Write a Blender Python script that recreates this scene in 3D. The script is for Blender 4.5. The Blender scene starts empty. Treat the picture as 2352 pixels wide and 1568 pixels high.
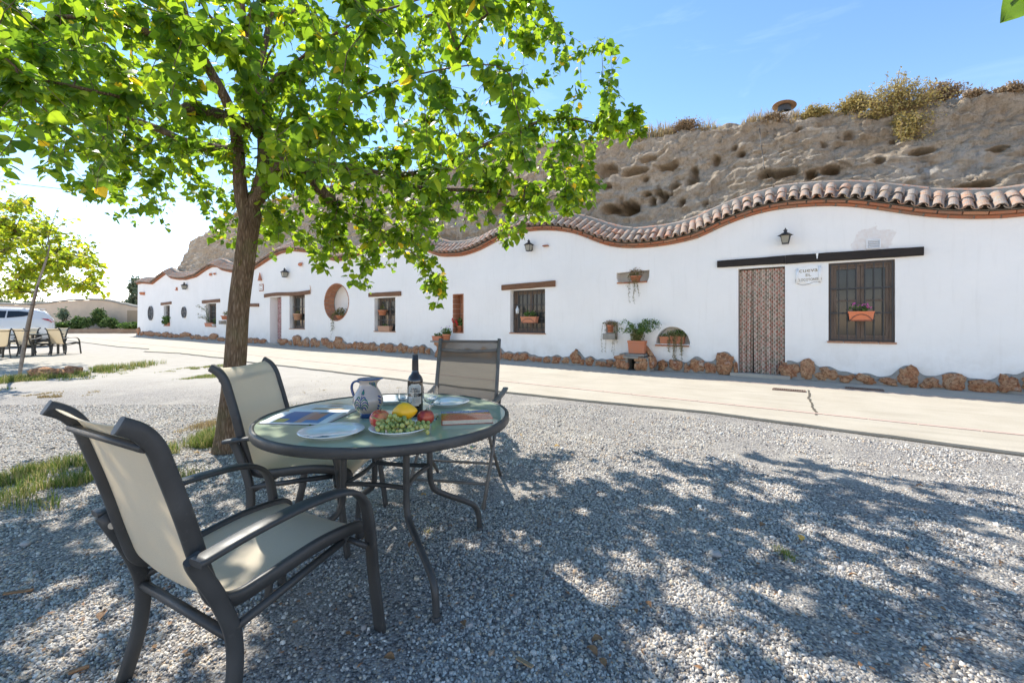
import bpy, bmesh, math, random
import numpy as np
from mathutils import Vector, Matrix
R = math.radians
rnd = random.Random(7)
rng = np.random.default_rng(11)
S = bpy.context.scene
COL = S.collection

# ------------------------------------------------------------------ camera, sky, sun, exposure
CAMH, FOC, CX, HY = 1.17, 980.0, 1176.0, 738.0
cd = bpy.data.cameras.new('camera'); cam = bpy.data.objects.new('camera', cd); COL.objects.link(cam)
cam.location = (0, 0, CAMH); cam.rotation_euler = (R(90), 0, 0)
cd.lens = 15.0; cd.sensor_width = 36.0; cd.shift_y = -46.0/2352
cd.clip_start = 0.05; cd.clip_end = 3000
S.camera = cam
SUN_AZ = (-0.593, 0.805); SUN_EL = R(48)
w = bpy.data.worlds.new("World"); S.world = w; w.use_nodes = True
nt = w.node_tree; nt.nodes.clear()
sky = nt.nodes.new('ShaderNodeTexSky'); sky.sky_type = 'NISHITA'; sky.sun_disc = False
sky.sun_elevation = SUN_EL; sky.sun_rotation = math.atan2(SUN_AZ[0], SUN_AZ[1])
sky.altitude = 2600; sky.air_density = 0.8; sky.dust_density = 0.0; sky.ozone_density = 2.0
bg = nt.nodes.new('ShaderNodeBackground'); bg.inputs[1].default_value = 0.15
ow = nt.nodes.new('ShaderNodeOutputWorld')
# faint wisps of high cloud, fixed in the sky
tcw = nt.nodes.new('ShaderNodeTexCoord'); mpw = nt.nodes.new('ShaderNodeMapping'); mpw.inputs['Scale'].default_value = (1.6, 1.6, 6.0)
nzw = nt.nodes.new('ShaderNodeTexNoise'); nzw.inputs['Scale'].default_value = 2.2; nzw.inputs['Detail'].default_value = 7; nzw.inputs['Roughness'].default_value = .62; nzw.inputs['Distortion'].default_value = .6
rpw = nt.nodes.new('ShaderNodeMapRange'); rpw.inputs['From Min'].default_value = .55; rpw.inputs['From Max'].default_value = .85; rpw.inputs['To Max'].default_value = .045
mxw = nt.nodes.new('ShaderNodeMix'); mxw.data_type = 'RGBA'; mxw.inputs[7].default_value = (6.5, 7.0, 7.6, 1)
L = nt.links.new
L(tcw.outputs['Generated'], mpw.inputs[0]); L(mpw.outputs[0], nzw.inputs['Vector']); L(nzw.outputs[0], rpw.inputs['Value'])
hsw = nt.nodes.new('ShaderNodeHueSaturation'); hsw.inputs['Saturation'].default_value = 1.23
wbw = nt.nodes.new('ShaderNodeMix'); wbw.data_type = 'RGBA'; wbw.blend_type = 'MULTIPLY'; wbw.inputs[0].default_value = 1; wbw.inputs[7].default_value = (1.46, .885, .63, 1)  # daylight white balance of the photograph
L(sky.outputs[0], hsw.inputs['Color']); L(hsw.outputs[0], wbw.inputs[6])
L(rpw.outputs[0], mxw.inputs[0]); L(wbw.outputs[2], mxw.inputs[6]); L(mxw.outputs[2], bg.inputs[0]); L(bg.outputs[0], ow.inputs[0])
sd = bpy.data.lights.new('sun', 'SUN'); sd.energy = 2.0; sd.angle = R(0.55); sd.color = (1.0, .95, .86)
sun = bpy.data.objects.new('sun', sd); COL.objects.link(sun)
sv = Vector((SUN_AZ[0]*math.cos(SUN_EL), SUN_AZ[1]*math.cos(SUN_EL), math.sin(SUN_EL)))
sun.rotation_euler = sv.to_track_quat('Z', 'Y').to_euler(); sun.location = (0, 0, 30)
S.view_settings.view_transform = 'Standard'; S.view_settings.look = 'None'
S.view_settings.exposure = 2.02; S.view_settings.gamma = 1; S.view_settings.use_curve_mapping = False
S.render.engine = 'CYCLES'
S.cycles.max_bounces = 12; S.cycles.transparent_max_bounces = 12
S.cycles.sample_clamp_indirect = 6

# ------------------------------------------------------------------ measuring helpers
def on_h(x, y, h=0.0):
    """point of height h seen at (x, y) of the 2352 px wide picture"""
    z = (CAMH-h)*FOC/(y-HY)
    return Vector(((x-CX)/FOC*z, z, h))
def at_z(x, y, z):
    return Vector(((x-CX)/FOC*z, z, CAMH+(HY-y)/FOC*z))
P0 = Vector((8.0, 6.67, 0)); HA = math.atan2(-.589, .808)
HX = Vector((math.cos(HA), math.sin(HA), 0)); HD = Vector((-math.sin(HA), math.cos(HA), 0))
def wp(x, y, d=0.0):
    """(s, h) on the plane d metres behind the white front"""
    dr = Vector(((x-CX)/FOC, 1, (HY-y)/FOC))
    t = (P0 + HD*d - Vector((0, 0, CAMH))).to_2d().dot(HD.to_2d())/dr.to_2d().dot(HD.to_2d())
    p = Vector((0, 0, CAMH)) + dr*t - P0
    return p.dot(HX), p.z
def hw(s, d, h):
    return P0 + HX*s + HD*d + Vector((0, 0, h))
MH = Matrix.Translation(P0) @ Matrix.Rotation(HA, 4, 'Z')
def house_coords(p):
    q = Vector((p[0], p[1], 0)) - P0
    return q.dot(HX), q.dot(HD)

# ------------------------------------------------------------------ vector noise (numpy)
def _hash(ix, iy, iz, seed):
    h = (ix.astype(np.int64)*374761393 + iy.astype(np.int64)*668265263 + iz.astype(np.int64)*2147483647 + seed*974634777) & 0xffffffff
    h = ((h ^ (h >> 13))*1274126177) & 0xffffffff
    h = (h ^ (h >> 16)) & 0xffffffff
    return h.astype(np.float64)/4294967295.0
def vnoise(p, seed=0):
    i = np.floor(p); f = p-i; f = f*f*f*(f*(f*6-15)+10)
    ix, iy, iz = i[..., 0], i[..., 1], i[..., 2]; r = 0
    for a in (0, 1):
        for b in (0, 1):
            for c in (0, 1):
                wgt = (f[..., 0] if a else 1-f[..., 0])*(f[..., 1] if b else 1-f[..., 1])*(f[..., 2] if c else 1-f[..., 2])
                r = r + wgt*_hash(ix+a, iy+b, iz+c, seed)
    return r*2-1
def fbm(p, octv=4, lac=2.03, gain=.5, seed=0):
    a, r, q = 1.0, 0, p.copy()
    for o in range(octv):
        r = r + a*vnoise(q, seed+o*13); q = q*lac; a *= gain
    return r

# ------------------------------------------------------------------ materials
MATS = {}
def hexc(s):
    s = s.lstrip('#'); c = [int(s[i:i+2], 16)/255 for i in (0, 2, 4)]
    return tuple((v/12.92 if v <= .04045 else ((v+.055)/1.055)**2.4) for v in c)
class NT:
    def __init__(s, name):
        s.m = bpy.data.materials.new(name); s.m.use_nodes = True; s.t = s.m.node_tree; s.t.nodes.clear()
        s.o = s.n('ShaderNodeOutputMaterial'); s.b = s.n('ShaderNodeBsdfPrincipled'); s.l(s.b.outputs[0], s.o.inputs[0])
    def n(s, k, **kw):
        x = s.t.nodes.new(k)
        for a, v in kw.items(): setattr(x, a, v)
        return x
    def l(s, a, b): s.t.links.new(a, b)
    def val(s, node, **kw):
        for k, v in kw.items(): node.inputs[k.replace('_', ' ')].default_value = v
        return node
    def coord(s, kind='Object', scale=(1, 1, 1)):
        t = s.n('ShaderNodeTexCoord'); m = s.n('ShaderNodeMapping'); m.inputs['Scale'].default_value = scale
        s.l(t.outputs[kind], m.inputs[0]); return m.outputs[0]
    def noise(s, vec, sc, det=4, rough=.55, dist=0):
        x = s.n('ShaderNodeTexNoise'); s.val(x, Scale=sc, Detail=det, Roughness=rough, Distortion=dist); s.l(vec, x.inputs['Vector']); return x.outputs[0]
    def voro(s, vec, sc, feat='F1', out=0):
        x = s.n('ShaderNodeTexVoronoi', feature=feat); s.val(x, Scale=sc); s.l(vec, x.inputs['Vector']); return x.outputs[out]
    def ramp(s, fac, stops, interp='LINEAR'):
        x = s.n('ShaderNodeValToRGB'); x.color_ramp.interpolation = interp; e = x.color_ramp.elements
        while len(e) < len(stops): e.new(.5)
        for k, (p, c) in enumerate(stops):
            e[k].position = p; e[k].color = (*c, 1) if len(c) == 3 else c
        s.l(fac, x.inputs[0]); return x.outputs[0]
    def rng(s, v, a, b, c=0, d=1, smooth=False):
        x = s.n('ShaderNodeMapRange'); s.l(v, x.inputs[0])
        if smooth: x.interpolation_type = 'SMOOTHSTEP'
        for k, q in zip(('From Min', 'From Max', 'To Min', 'To Max'), (a, b, c, d)): x.inputs[k].default_value = q
        return x.outputs[0]
    def mix(s, f, a, b, mode='MIX'):
        x = s.n('ShaderNodeMix', data_type='RGBA', blend_type=mode)
        for i, v in ((0, f), (6, a), (7, b)):
            if isinstance(v, (int, float)): x.inputs[i].default_value = v
            elif isinstance(v, tuple): x.inputs[i].default_value = (*v, 1)[:4]
            else: s.l(v, x.inputs[i])
        return x.outputs[2]
    def math(s, op, a, b=0):
        x = s.n('ShaderNodeMath', operation=op)
        for i, v in ((0, a), (1, b)):
            if isinstance(v, (int, float)): x.inputs[i].default_value = v
            else: s.l(v, x.inputs[i])
        return x.outputs[0]
    def bump(s, h, strength=.5, dist=.01, prev=None):
        x = s.n('ShaderNodeBump'); s.val(x, Strength=strength, Distance=dist); s.l(h, x.inputs['Height'])
        if prev is not None: s.l(prev, x.inputs['Normal'])
        return x.outputs[0]
    def set(s, col=None, rough=None, norm=None, **kw):
        for k, v in (('Base Color', col), ('Roughness', rough)):
            if v is None: continue
            if isinstance(v, tuple): s.b.inputs[k].default_value = (*v, 1)[:4]
            elif isinstance(v, (int, float)): s.b.inputs[k].default_value = v
            else: s.l(v, s.b.inputs[k])
        if norm is not None: s.l(norm, s.b.inputs['Normal'])
        for k, v in kw.items(): s.b.inputs[k.replace('_', ' ')].default_value = v
        return s.m
def simple(name, col, rough=.6, col2=None, sc=8, bs=0, bsc=60, bd=.003, kind='Object', **kw):
    t = NT(name); c = t.coord(kind)
    base = col if col2 is None else t.mix(t.rng(t.noise(c, sc, 5), .35, .65), col, col2)
    nm = t.bump(t.noise(c, bsc, 4), bs, bd) if bs else None
    return t.set(base, rough, nm, **kw)
def island_mat(name, stops, rough=.8, transl=0, nscale=None, spec=.3):
    """colour differs from piece to piece"""
    t = NT(name); g = t.n('ShaderNodeNewGeometry'); f = g.outputs['Random Per Island']
    c = t.ramp(f, stops)
    if nscale:
        c = t.mix(t.rng(t.noise(t.coord(), nscale, 3), .35, .65, 0, .35), c, (.5, .48, .44), 'MULTIPLY')
    t.set(c, rough, **{'Specular_IOR_Level': spec})
    if transl:
        tr = t.n('ShaderNodeBsdfTranslucent'); t.l(c, tr.inputs[0]); ms = t.n('ShaderNodeMixShader'); ms.inputs[0].default_value = transl
        t.l(t.b.outputs[0], ms.inputs[1]); t.l(tr.outputs[0], ms.inputs[2]); t.l(ms.outputs[0], t.o.inputs[0])
    return t.m

# ------------------------------------------------------------------ object helpers
def link(o, parent=None):
    COL.objects.link(o)
    if parent is not None: o.parent = parent
    return o
def tag(o, label=None, cat=None, group=None, kind=None):
    for k, v in (('label', label), ('category', cat), ('group', group), ('kind', kind)):
        if v: o[k] = v
    return o
def thing(name, label, cat, loc=(0, 0, 0), rz=0, group=None):
    o = bpy.data.objects.new(name, None); o.empty_display_size = .1; COL.objects.link(o)
    o.location = loc; o.rotation_euler = (0, 0, rz)
    return tag(o, label, cat, group)
def kids(o): return [c for c in bpy.data.objects if c.parent == o]
def copy_tree(root, loc, rz, label=None, group=None):
    def cp(o, par):
        c = o.copy(); COL.objects.link(c)
        if par is not None: c.parent = par
        for ch in kids_of.get(o.name, []): cp(ch, c)
        return c
    kids_of = {}
    for c in bpy.data.objects:
        if c.parent: kids_of.setdefault(c.parent.name, []).append(c)
    r = cp(root, None); r.location = loc; r.rotation_euler = (0, 0, rz)
    if label: r['label'] = label
    if group: r['group'] = group
    return r
def np_mesh(name, V, F, mats=(), smooth=False, mi=None):
    """V (n,3); F (m,k) equal sized faces or a list of such arrays"""
    me = bpy.data.meshes.new(name)
    Fs = F if isinstance(F, list) else [F]
    V = np.asarray(V, dtype=np.float32)
    me.vertices.add(len(V)); me.vertices.foreach_set('co', V.ravel())
    lv = np.concatenate([np.asarray(f, dtype=np.int32).ravel() for f in Fs])
    cnt = np.concatenate([np.full(len(f), np.asarray(f).shape[1], dtype=np.int32) for f in Fs])
    st = np.concatenate([[0], np.cumsum(cnt)[:-1]]).astype(np.int32)
    me.loops.add(len(lv)); me.loops.foreach_set('vertex_index', lv)
    me.polygons.add(len(cnt)); me.polygons.foreach_set('loop_start', st); me.polygons.foreach_set('loop_total', cnt)
    if smooth: me.polygons.foreach_set('use_smooth', np.ones(len(cnt), dtype=bool))
    if mi is not None: me.polygons.foreach_set('material_index', np.asarray(mi, dtype=np.int32))
    for m in (mats if isinstance(mats, (list, tuple)) else [mats]): me.materials.append(m)
    me.update(calc_edges=True); me.validate()
    return me
def mesh_obj(name, me, parent=None, loc=None, rot=None, scale=None):
    o = bpy.data.objects.new(name, me); link(o, parent)
    if loc is not None: o.location = loc
    if rot is not None: o.rotation_euler = rot
    if scale is not None: o.scale = scale if hasattr(scale, '__len__') else (scale,)*3
    return o
class MB:
    """collects shapes, then links them as ONE mesh object"""
    def __init__(s): s.v = []; s.f = []; s.sm = []
    def add(s, vs, fs, smooth=False):
        o = len(s.v); s.v += [tuple(v) for v in vs]; s.f += [tuple(i+o for i in f) for f in fs]; s.sm += [smooth]*len(fs); return s
    def box(s, c, d, rot=None, M=None):
        x, y, z = d[0]/2, d[1]/2, d[2]/2
        vs = [Vector(p) for p in ((-x, -y, -z), (x, -y, -z), (x, y, -z), (-x, y, -z), (-x, -y, z), (x, -y, z), (x, y, z), (-x, y, z))]
        if rot is not None: vs = [rot @ v for v in vs]
        vs = [v+Vector(c) for v in vs]
        if M is not None: vs = [M @ v for v in vs]
        return s.add(vs, [(0, 3, 2, 1), (4, 5, 6, 7), (0, 1, 5, 4), (1, 2, 6, 5), (2, 3, 7, 6), (3, 0, 4, 7)])
    def rbox(s, c, d, b=.005, rot=None):
        """box with chamfered vertical-and-top edges through a bmesh bevel"""
        bm = bmesh.new(); bmesh.ops.create_cube(bm, size=1)
        for v in bm.verts: v.co = Vector((v.co.x*d[0], v.co.y*d[1], v.co.z*d[2]))
        bmesh.ops.bevel(bm, geom=list(bm.edges), offset=b, segments=2, affect='EDGES', profile=.6)
        vs = [(rot @ v.co if rot is not None else v.co)+Vector(c) for v in bm.verts]
        fs = [[v.index for v in f.verts] for f in bm.faces]; bm.free()
        return s.add(vs, fs)
    def tube(s, pts, r, n=8, cap=True, flat=None, up=None):
        """sweep along pts; r number or list; flat=(a,b) half sizes of an oval/flat section with 'a' along up"""
        P = [Vector(p) for p in pts]; m = len(P); vs = []; prev = None
        for i in range(m):
            t = (P[min(i+1, m-1)]-P[max(i-1, 0)]).normalized()
            if up is not None: a = Vector(up)
            elif prev is not None: a = prev
            else: a = Vector((0, 0, 1)) if abs(t.z) < .9 else Vector((1, 0, 0))
            b = t.cross(a).normalized(); a = b.cross(t).normalized(); prev = a
            rr = r[i] if hasattr(r, '__len__') else r
            for k in range(n):
                q = 2*math.pi*k/n; ca, sa = math.cos(q), math.sin(q)
                if flat:
                    ca = math.copysign(abs(ca)**.55, ca); sa = math.copysign(abs(sa)**.55, sa)
                    vs.append(P[i]+a*(ca*flat[0])+b*(sa*flat[1]))
                else: vs.append(P[i]+a*(ca*rr)+b*(sa*rr))
        fs = [(i*n+k, i*n+(k+1) % n, (i+1)*n+(k+1) % n, (i+1)*n+k) for i in range(m-1) for k in range(n)]
        o = len(s.v); s.add(vs, fs, True)
        if cap:
            s.f.append(tuple(o+k for k in range(n))[::-1]); s.f.append(tuple(o+(m-1)*n+k for k in range(n))); s.sm += [False, False]
        return s
    def lathe(s, prof, n=24, c=(0, 0, 0), smooth=True, f=None):
        vs = []
        for (r, z) in prof:
            for k in range(n):
                q = 2*math.pi*k/n; v = Vector((r*math.cos(q), r*math.sin(q), z))
                if f: v = f(v)
                vs.append(v+Vector(c))
        m = len(prof)
        return s.add(vs, [(i*n+k, i*n+(k+1) % n, (i+1)*n+(k+1) % n, (i+1)*n+k) for i in range(m-1) for k in range(n)], smooth)
    def disc(s, c, r, n=24, up=1):
        vs = [(c[0]+r*math.cos(2*math.pi*k/n), c[1]+r*math.sin(2*math.pi*k/n), c[2]) for k in range(n)]
        f = tuple(range(n)); return s.add(vs, [f if up > 0 else f[::-1]])
    def ball(s, c, r, n=10, m=7, f=None):
        prof = [(max(1e-4, math.sin(math.pi*i/m)), -math.cos(math.pi*i/m)) for i in range(m+1)]
        rr = r if hasattr(r, '__len__') else (r, r, r)
        vs = []
        for (a, z) in prof:
            for k in range(n):
                q = 2*math.pi*k/n; v = Vector((a*math.cos(q)*rr[0], a*math.sin(q)*rr[1], z*rr[2]))
                if f: v = f(v)
                vs.append(v+Vector(c))
        return s.add(vs, [(i*n+k, i*n+(k+1) % n, (i+1)*n+(k+1) % n, (i+1)*n+k) for i in range(m) for k in range(n)], True)
    def prism(s, pts, z0, z1):
        n = len(pts); vs = [(x, y, z0) for x, y in pts]+[(x, y, z1) for x, y in pts]
        return s.add(vs, [tuple(range(n))[::-1], tuple(range(n, 2*n))]+[(k, (k+1) % n, n+(k+1) % n, n+k) for k in range(n)])
    def mesh(s, name, mat):
        me = bpy.data.meshes.new(name); me.from_pydata(s.v, [], s.f); me.polygons.foreach_set('use_smooth', s.sm)
        for m in (mat if isinstance(mat, (list, tuple)) else [mat]): me.materials.append(m)
        me.update(); return me
    def build(s, name, mat, parent=None, loc=None, rot=None):
        return mesh_obj(name, s.mesh(name, mat), parent, loc, rot)
def smooth_path(pts, k=6):
    """Catmull-Rom through the points"""
    P = [Vector(p) for p in pts]; out = []
    for i in range(len(P)-1):
        a, b, c, d = P[max(i-1, 0)], P[i], P[i+1], P[min(i+2, len(P)-1)]
        for j in range(k):
            t = j/k
            out.append(.5*((2*b)+(c-a)*t+(2*a-5*b+4*c-d)*t*t+(3*b-a-3*c+d)*t**3))
    out.append(P[-1]); return out
def rock_mesh(name, mat, seed, dims, rough=.18, n=3, sq=.75):
    bm = bmesh.new(); bmesh.ops.create_icosphere(bm, subdivisions=n, radius=1)
    V = np.array([v.co[:] for v in bm.verts])
    V = np.sign(V)*np.abs(V)**sq
    V = V/np.maximum(.001, np.abs(V).max(axis=0))
    d = fbm(V*1.5+seed*7.3, 4, seed=seed)
    d2 = np.abs(fbm(V*3.5+seed*3.1, 3, seed=seed+5))
    V = V*(1+rough*d[:, None]-.5*rough*d2[:, None])
    V = V*np.array(dims)/2
    me = bpy.data.meshes.new(name)
    for v, c in zip(bm.verts, V): v.co = c
    for f in bm.faces: f.smooth = True
    bm.to_mesh(me); bm.free(); me.materials.append(mat); return me
# ------------------------------------------------------------------ materials of this place
def mk_gravel_ground():
    t = NT('gravel_and_dust'); c = t.coord('Object')
    cell = t.n('ShaderNodeTexVoronoi'); t.val(cell, Scale=105.0, Randomness=1.0); t.l(c, cell.inputs['Vector'])
    sp = t.n('ShaderNodeSeparateColor'); t.l(cell.outputs['Color'], sp.inputs[0])
    st = t.ramp(sp.outputs[0], [(0, (.12, .11, .105)), (.25, (.27, .25, .24)), (.5, (.42, .39, .365)), (.72, (.54, .51, .47)), (.86, (.54, .45, .35)), (1, (.68, .64, .58))])
    edge = t.rng(cell.outputs['Distance'], .0, .75, 1, .35)
    st = t.mix(1.0, st, t.ramp(edge, [(0, (.3, .3, .3)), (1, (1, 1, 1))]), 'MULTIPLY')
    dust = t.ramp(t.noise(c, 3, 6), [(.3, (.38, .34, .285)), (.7, (.46, .42, .36))])
    fine = t.rng(t.noise(c, 120, 3), .3, .7, .8, 1.08)
    dust = t.mix(1.0, dust, t.ramp(fine, [(0, (0, 0, 0)), (1, (1, 1, 1))]), 'MULTIPLY')
    # dusty where cars drive: far left court, and thin places between the stones
    g = t.n('ShaderNodeSeparateXYZ'); t.l(c, g.inputs[0])
    far = t.math('ADD', t.math('MULTIPLY', g.outputs[1], 1.0), t.math('MULTIPLY', t.noise(c, .5, 5), 4.5))
    m1 = t.rng(far, 8.8, 11.2, 0, 1)
    m2 = t.rng(t.noise(c, 1.3, 6, .65), .50, .72, 0, .85)
    m = t.math('MAXIMUM', m1, m2)
    col = t.mix(m, st, dust)
    lv = t.rng(g.outputs[1], 5.5, 10.0, 0, .55)
    col = t.mix(lv, col, t.mix(.5, dust, (.41, .38, .34)))
    h = t.mix(m, t.ramp(cell.outputs['Distance'], [(0, (1, 1, 1)), (.8, (0, 0, 0))]), t.ramp(t.noise(c, 60, 4), [(0, (0, 0, 0)), (1, (.5, .5, .5))]))
    return t.set(col, .92, t.bump(h, .8, .008), **{'Specular_IOR_Level': .25})
GROUND = mk_gravel_ground()
PEBBLE = island_mat('pebble', [(0, (.10, .09, .085)), (.14, (.20, .185, .175)), (.34, (.37, .34, .315)), (.54, (.52, .48, .435)), (.74, (.62, .58, .52)), (.85, (.58, .47, .34)), (.90, (.42, .28, .18)), (.94, (.70, .66, .59)), (1, (.76, .72, .66))], .85)
def mk_concrete(name, a, b, sc=1.5, streak=True):
    t = NT(name); c = t.coord('Object')
    col = t.mix(t.rng(t.noise(c, sc, 6, .6), .35, .7), a, b)
    if streak:
        c2 = t.coord('Object', (.35, 3.0, 1)); s = t.noise(c2, 2.2, 7, .7)
        col = t.mix(t.rng(s, .50, .72, 0, .55), col, tuple(v*.72 for v in a))
    c3 = t.noise(c, 90, 5, .7); col = t.mix(t.rng(c3, .56, .68, 0, .5), col, tuple(v*.55 for v in a))
    return t.set(col, .88, t.bump(t.noise(c, 45, 6, .7), .45, .006), **{'Specular_IOR_Level': .25})
PATHM = mk_concrete('worn_cream_concrete', (.41, .36, .285), (.47, .42, .34))
APRON = mk_concrete('grey_cement', (.40, .36, .30), (.46, .42, .35), 2.5)
MORTAR = mk_concrete('cement_mortar', (.25, .235, .20), (.34, .31, .27), 6, False)
DARKGAP = simple('dark_gap', (.06, .052, .042), .95, (.12, .10, .07), 20, .6, 80)
BRICKRED = simple('terracotta_brick', (.42, .16, .08), .85, (.30, .13, .08), 9, .5, 90, .003)
PAVEBRICK = simple('worn_brick', (.46, .31, .25), .9, (.56, .42, .35), 12, .4, 70)
def mk_plaster():
    t = NT('lime_washed_plaster'); c = t.coord('Object')
    col = t.mix(t.rng(t.noise(c, .7, 5, .6), .35, .7), (.90, .875, .83), (.85, .825, .78))
    z = t.n('ShaderNodeSeparateXYZ'); t.l(c, z.inputs[0])
    low = t.math('MULTIPLY', t.rng(z.outputs[2], .25, .95, 1, 0), t.rng(t.noise(c, 2.4, 6, .7), .42, .72))
    col = t.mix(t.math('MULTIPLY', low, .5), col, (.62, .56, .48))
    dr = t.noise(t.coord('Object', (5, 5, .5)), 2.2, 5, .6)
    col = t.mix(t.rng(dr, .54, .76, 0, .15), col, (.60, .56, .50))
    # bare patch left by a repair round the vent
    s0, h0 = wp(2006, 553)
    v = t.n('ShaderNodeVectorMath', operation='DISTANCE'); t.l(c, v.inputs[0]); v.inputs[1].default_value = (s0, 0, h0)
    dd = t.math('ADD', v.outputs[1], t.math('MULTIPLY', t.math('SUBTRACT', t.noise(c, 5, 4), .5), .42))
    col = t.mix(t.rng(dd, .26, .29, .8, 0), col, t.mix(t.rng(t.noise(c, 16, 4), .35, .65), (.72, .64, .58), (.78, .745, .71)))
    n1 = t.bump(t.noise(c, 2.2, 4), .6, .04); n2 = t.bump(t.noise(t.coord('Object', (1, 1, 2.2)), 28, 6, .6), .35, .006, n1)
    n3 = t.bump(t.noise(c, 160, 2), .12, .002, n2)
    return t.set(col, .9, n3, **{'Specular_IOR_Level': .2})
PLASTER = mk_plaster()
def mk_earth():
    t = NT('dry_clay_cliff'); c = t.coord('Object')
    big = t.noise(c, .8, 6, .62)
    col = t.ramp(big, [(.28, (.44, .325, .215)), (.5, (.58, .46, .33)), (.72, (.66, .56, .43))])
    lay = t.noise(t.coord('Object', (.25, .6, 2.6)), 2.3, 7, .65, .4)
    col = t.mix(t.rng(lay, .42, .66, 0, .45), col, (.66, .60, .50))
    vs_ = t.noise(t.coord('Object', (2.2, 1, .35)), 2.6, 8, .75, .5); col = t.mix(t.rng(vs_, .50, .70, 0, .6), col, (.27, .195, .13))
    spk = t.noise(c, 20, 8, .8); col = t.mix(t.rng(spk, .48, .66, 0, .8), col, (.30, .235, .165))
    g = t.n('ShaderNodeNewGeometry'); z = t.n('ShaderNodeSeparateXYZ'); t.l(g.outputs['Normal'], z.inputs[0])
    peb = t.voro(c, 16); col = t.mix(t.rng(peb, .05, .22, .28, 0), col, (.56, .52, .46))
    s0, h0 = wp(2140, 392, 1.2)
    v = t.n('ShaderNodeVectorMath', operation='DISTANCE'); t.l(t.coord('Object', (.33, .5, 1.6)), v.inputs[0]); v.inputs[1].default_value = (s0*.33, .6, h0*1.6)
    wm = t.math('MULTIPLY', t.rng(v.outputs[1], .1, .6, 1, 0), t.rng(t.noise(c, 5, 6, .7), .42, .62))
    col = t.mix(t.math('MULTIPLY', wm, .75), col, (.72, .68, .62))
    n1 = t.bump(t.noise(c, 5, 10, .78, .3), .9, .09); n2 = t.bump(t.noise(t.coord('Object', (1.3, 1, 1)), 22, 8, .8), 1.0, .05, n1)
    dv = t.n('ShaderNodeVectorMath', operation='ADD'); t.l(c, dv.inputs[0]); nn = t.n('ShaderNodeTexNoise'); t.val(nn, Scale=3.0, Detail=5); t.l(c, nn.inputs['Vector']); t.l(nn.outputs['Color'], dv.inputs[1])
    n3 = t.bump(t.rng(t.voro(dv.outputs[0], 3.2, 'DISTANCE_TO_EDGE'), 0, .05), .55, .05, n2)
    return t.set(col, .97, n3, **{'Specular_IOR_Level': .12})
EARTH = mk_earth()
def mk_tile():
    t = NT('weathered_clay_tile'); o = t.n('ShaderNodeObjectInfo'); c = t.coord('Object')
    col = t.ramp(o.outputs['Random'], [(0, (.28, .21, .16)), (.25, (.40, .26, .18)), (.5, (.46, .25, .15)), (.75, (.54, .22, .115)), (1, (.38, .30, .235))])
    cc = t.n('ShaderNodeVectorMath', operation='ADD'); t.l(c, cc.inputs[0])
    m = t.n('ShaderNodeVectorMath', operation='SCALE'); t.l(o.outputs['Location'], m.inputs[0]); m.inputs[3].default_value = 3.1; t.l(m.outputs[0], cc.inputs[1])
    nz = t.noise(cc.outputs[0], 14, 6, .7)
    col = t.mix(t.rng(nz, .40, .56, 0, .9), col, (.33, .30, .265))
    n2 = t.noise(cc.outputs[0], 30, 4, .6); col = t.mix(t.rng(n2, .58, .68, 0, .7), col, (.13, .115, .095))
    n4 = t.noise(cc.outputs[0], 9, 4, .6); col = t.mix(t.rng(n4, .64, .70, 0, .6), col, (.50, .36, .10))
    return t.set(col, .92, t.bump(t.noise(c, 60, 5, .7), .5, .004), **{'Specular_IOR_Level': .2})
TILE = mk_tile()
def mk_piece(name, stops, dark, nsc=10, bsc=50, bd=.004, rough=.9, bs=.6):
    t = NT(name); o = t.n('ShaderNodeObjectInfo'); c = t.coord('Object')
    col = t.ramp(o.outputs['Random'], stops)
    cc = t.n('ShaderNodeVectorMath', operation='ADD'); t.l(c, cc.inputs[0])
    m = t.n('ShaderNodeVectorMath', operation='SCALE'); t.l(o.outputs['Location'], m.inputs[0]); m.inputs[3].default_value = 2.7; t.l(m.outputs[0], cc.inputs[1])
    col = t.mix(t.rng(t.noise(cc.outputs[0], nsc, 6, .7), .42, .68, 0, .75), col, dark)
    return t.set(col, rough, t.bump(t.noise(cc.outputs[0], bsc, 6, .7), bs, bd), **{'Specular_IOR_Level': .2})
CORNICE = mk_piece('cornice_brick', [(0, (.40, .14, .07)), (.4, (.47, .18, .09)), (.7, (.33, .15, .09)), (1, (.50, .24, .13))], (.24, .17, .12))
NICHEBRICK = mk_piece('niche_brick', [(0, (.46, .21, .12)), (.5, (.54, .27, .16)), (1, (.42, .20, .12))], (.32, .17, .11))
def mk_stone():
    t = NT('ochre_stone'); o = t.n('ShaderNodeObjectInfo'); c = t.coord('Object')
    cc = t.n('ShaderNodeVectorMath', operation='ADD'); t.l(c, cc.inputs[0])
    m = t.n('ShaderNodeVectorMath', operation='SCALE'); t.l(o.outputs['Location'], m.inputs[0]); m.inputs[3].default_value = 5.1; t.l(m.outputs[0], cc.inputs[1])
    v = cc.outputs[0]
    base = t.ramp(o.outputs['Random'], [(0, (.42, .17, .085)), (.35, (.52, .25, .12)), (.7, (.46, .20, .11)), (1, (.54, .30, .16))])
    col = t.mix(t.rng(t.noise(v, 7, 6, .65), .42, .62), base, (.60, .37, .21))
    col = t.mix(t.rng(t.noise(v, 4, 5, .6), .60, .68, 0, .65), col, (.64, .57, .49))
    n = t.noise(v, 24, 7, .75)
    col = t.mix(t.rng(n, .46, .62, 0, .9), col, (.19, .075, .036))
    n1 = t.bump(t.noise(v, 10, 6, .7), .9, .05); n2 = t.bump(n, .9, .025, n1)
    return t.set(col, .93, n2, **{'Specular_IOR_Level': .15})
STONE = mk_stone()
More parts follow.
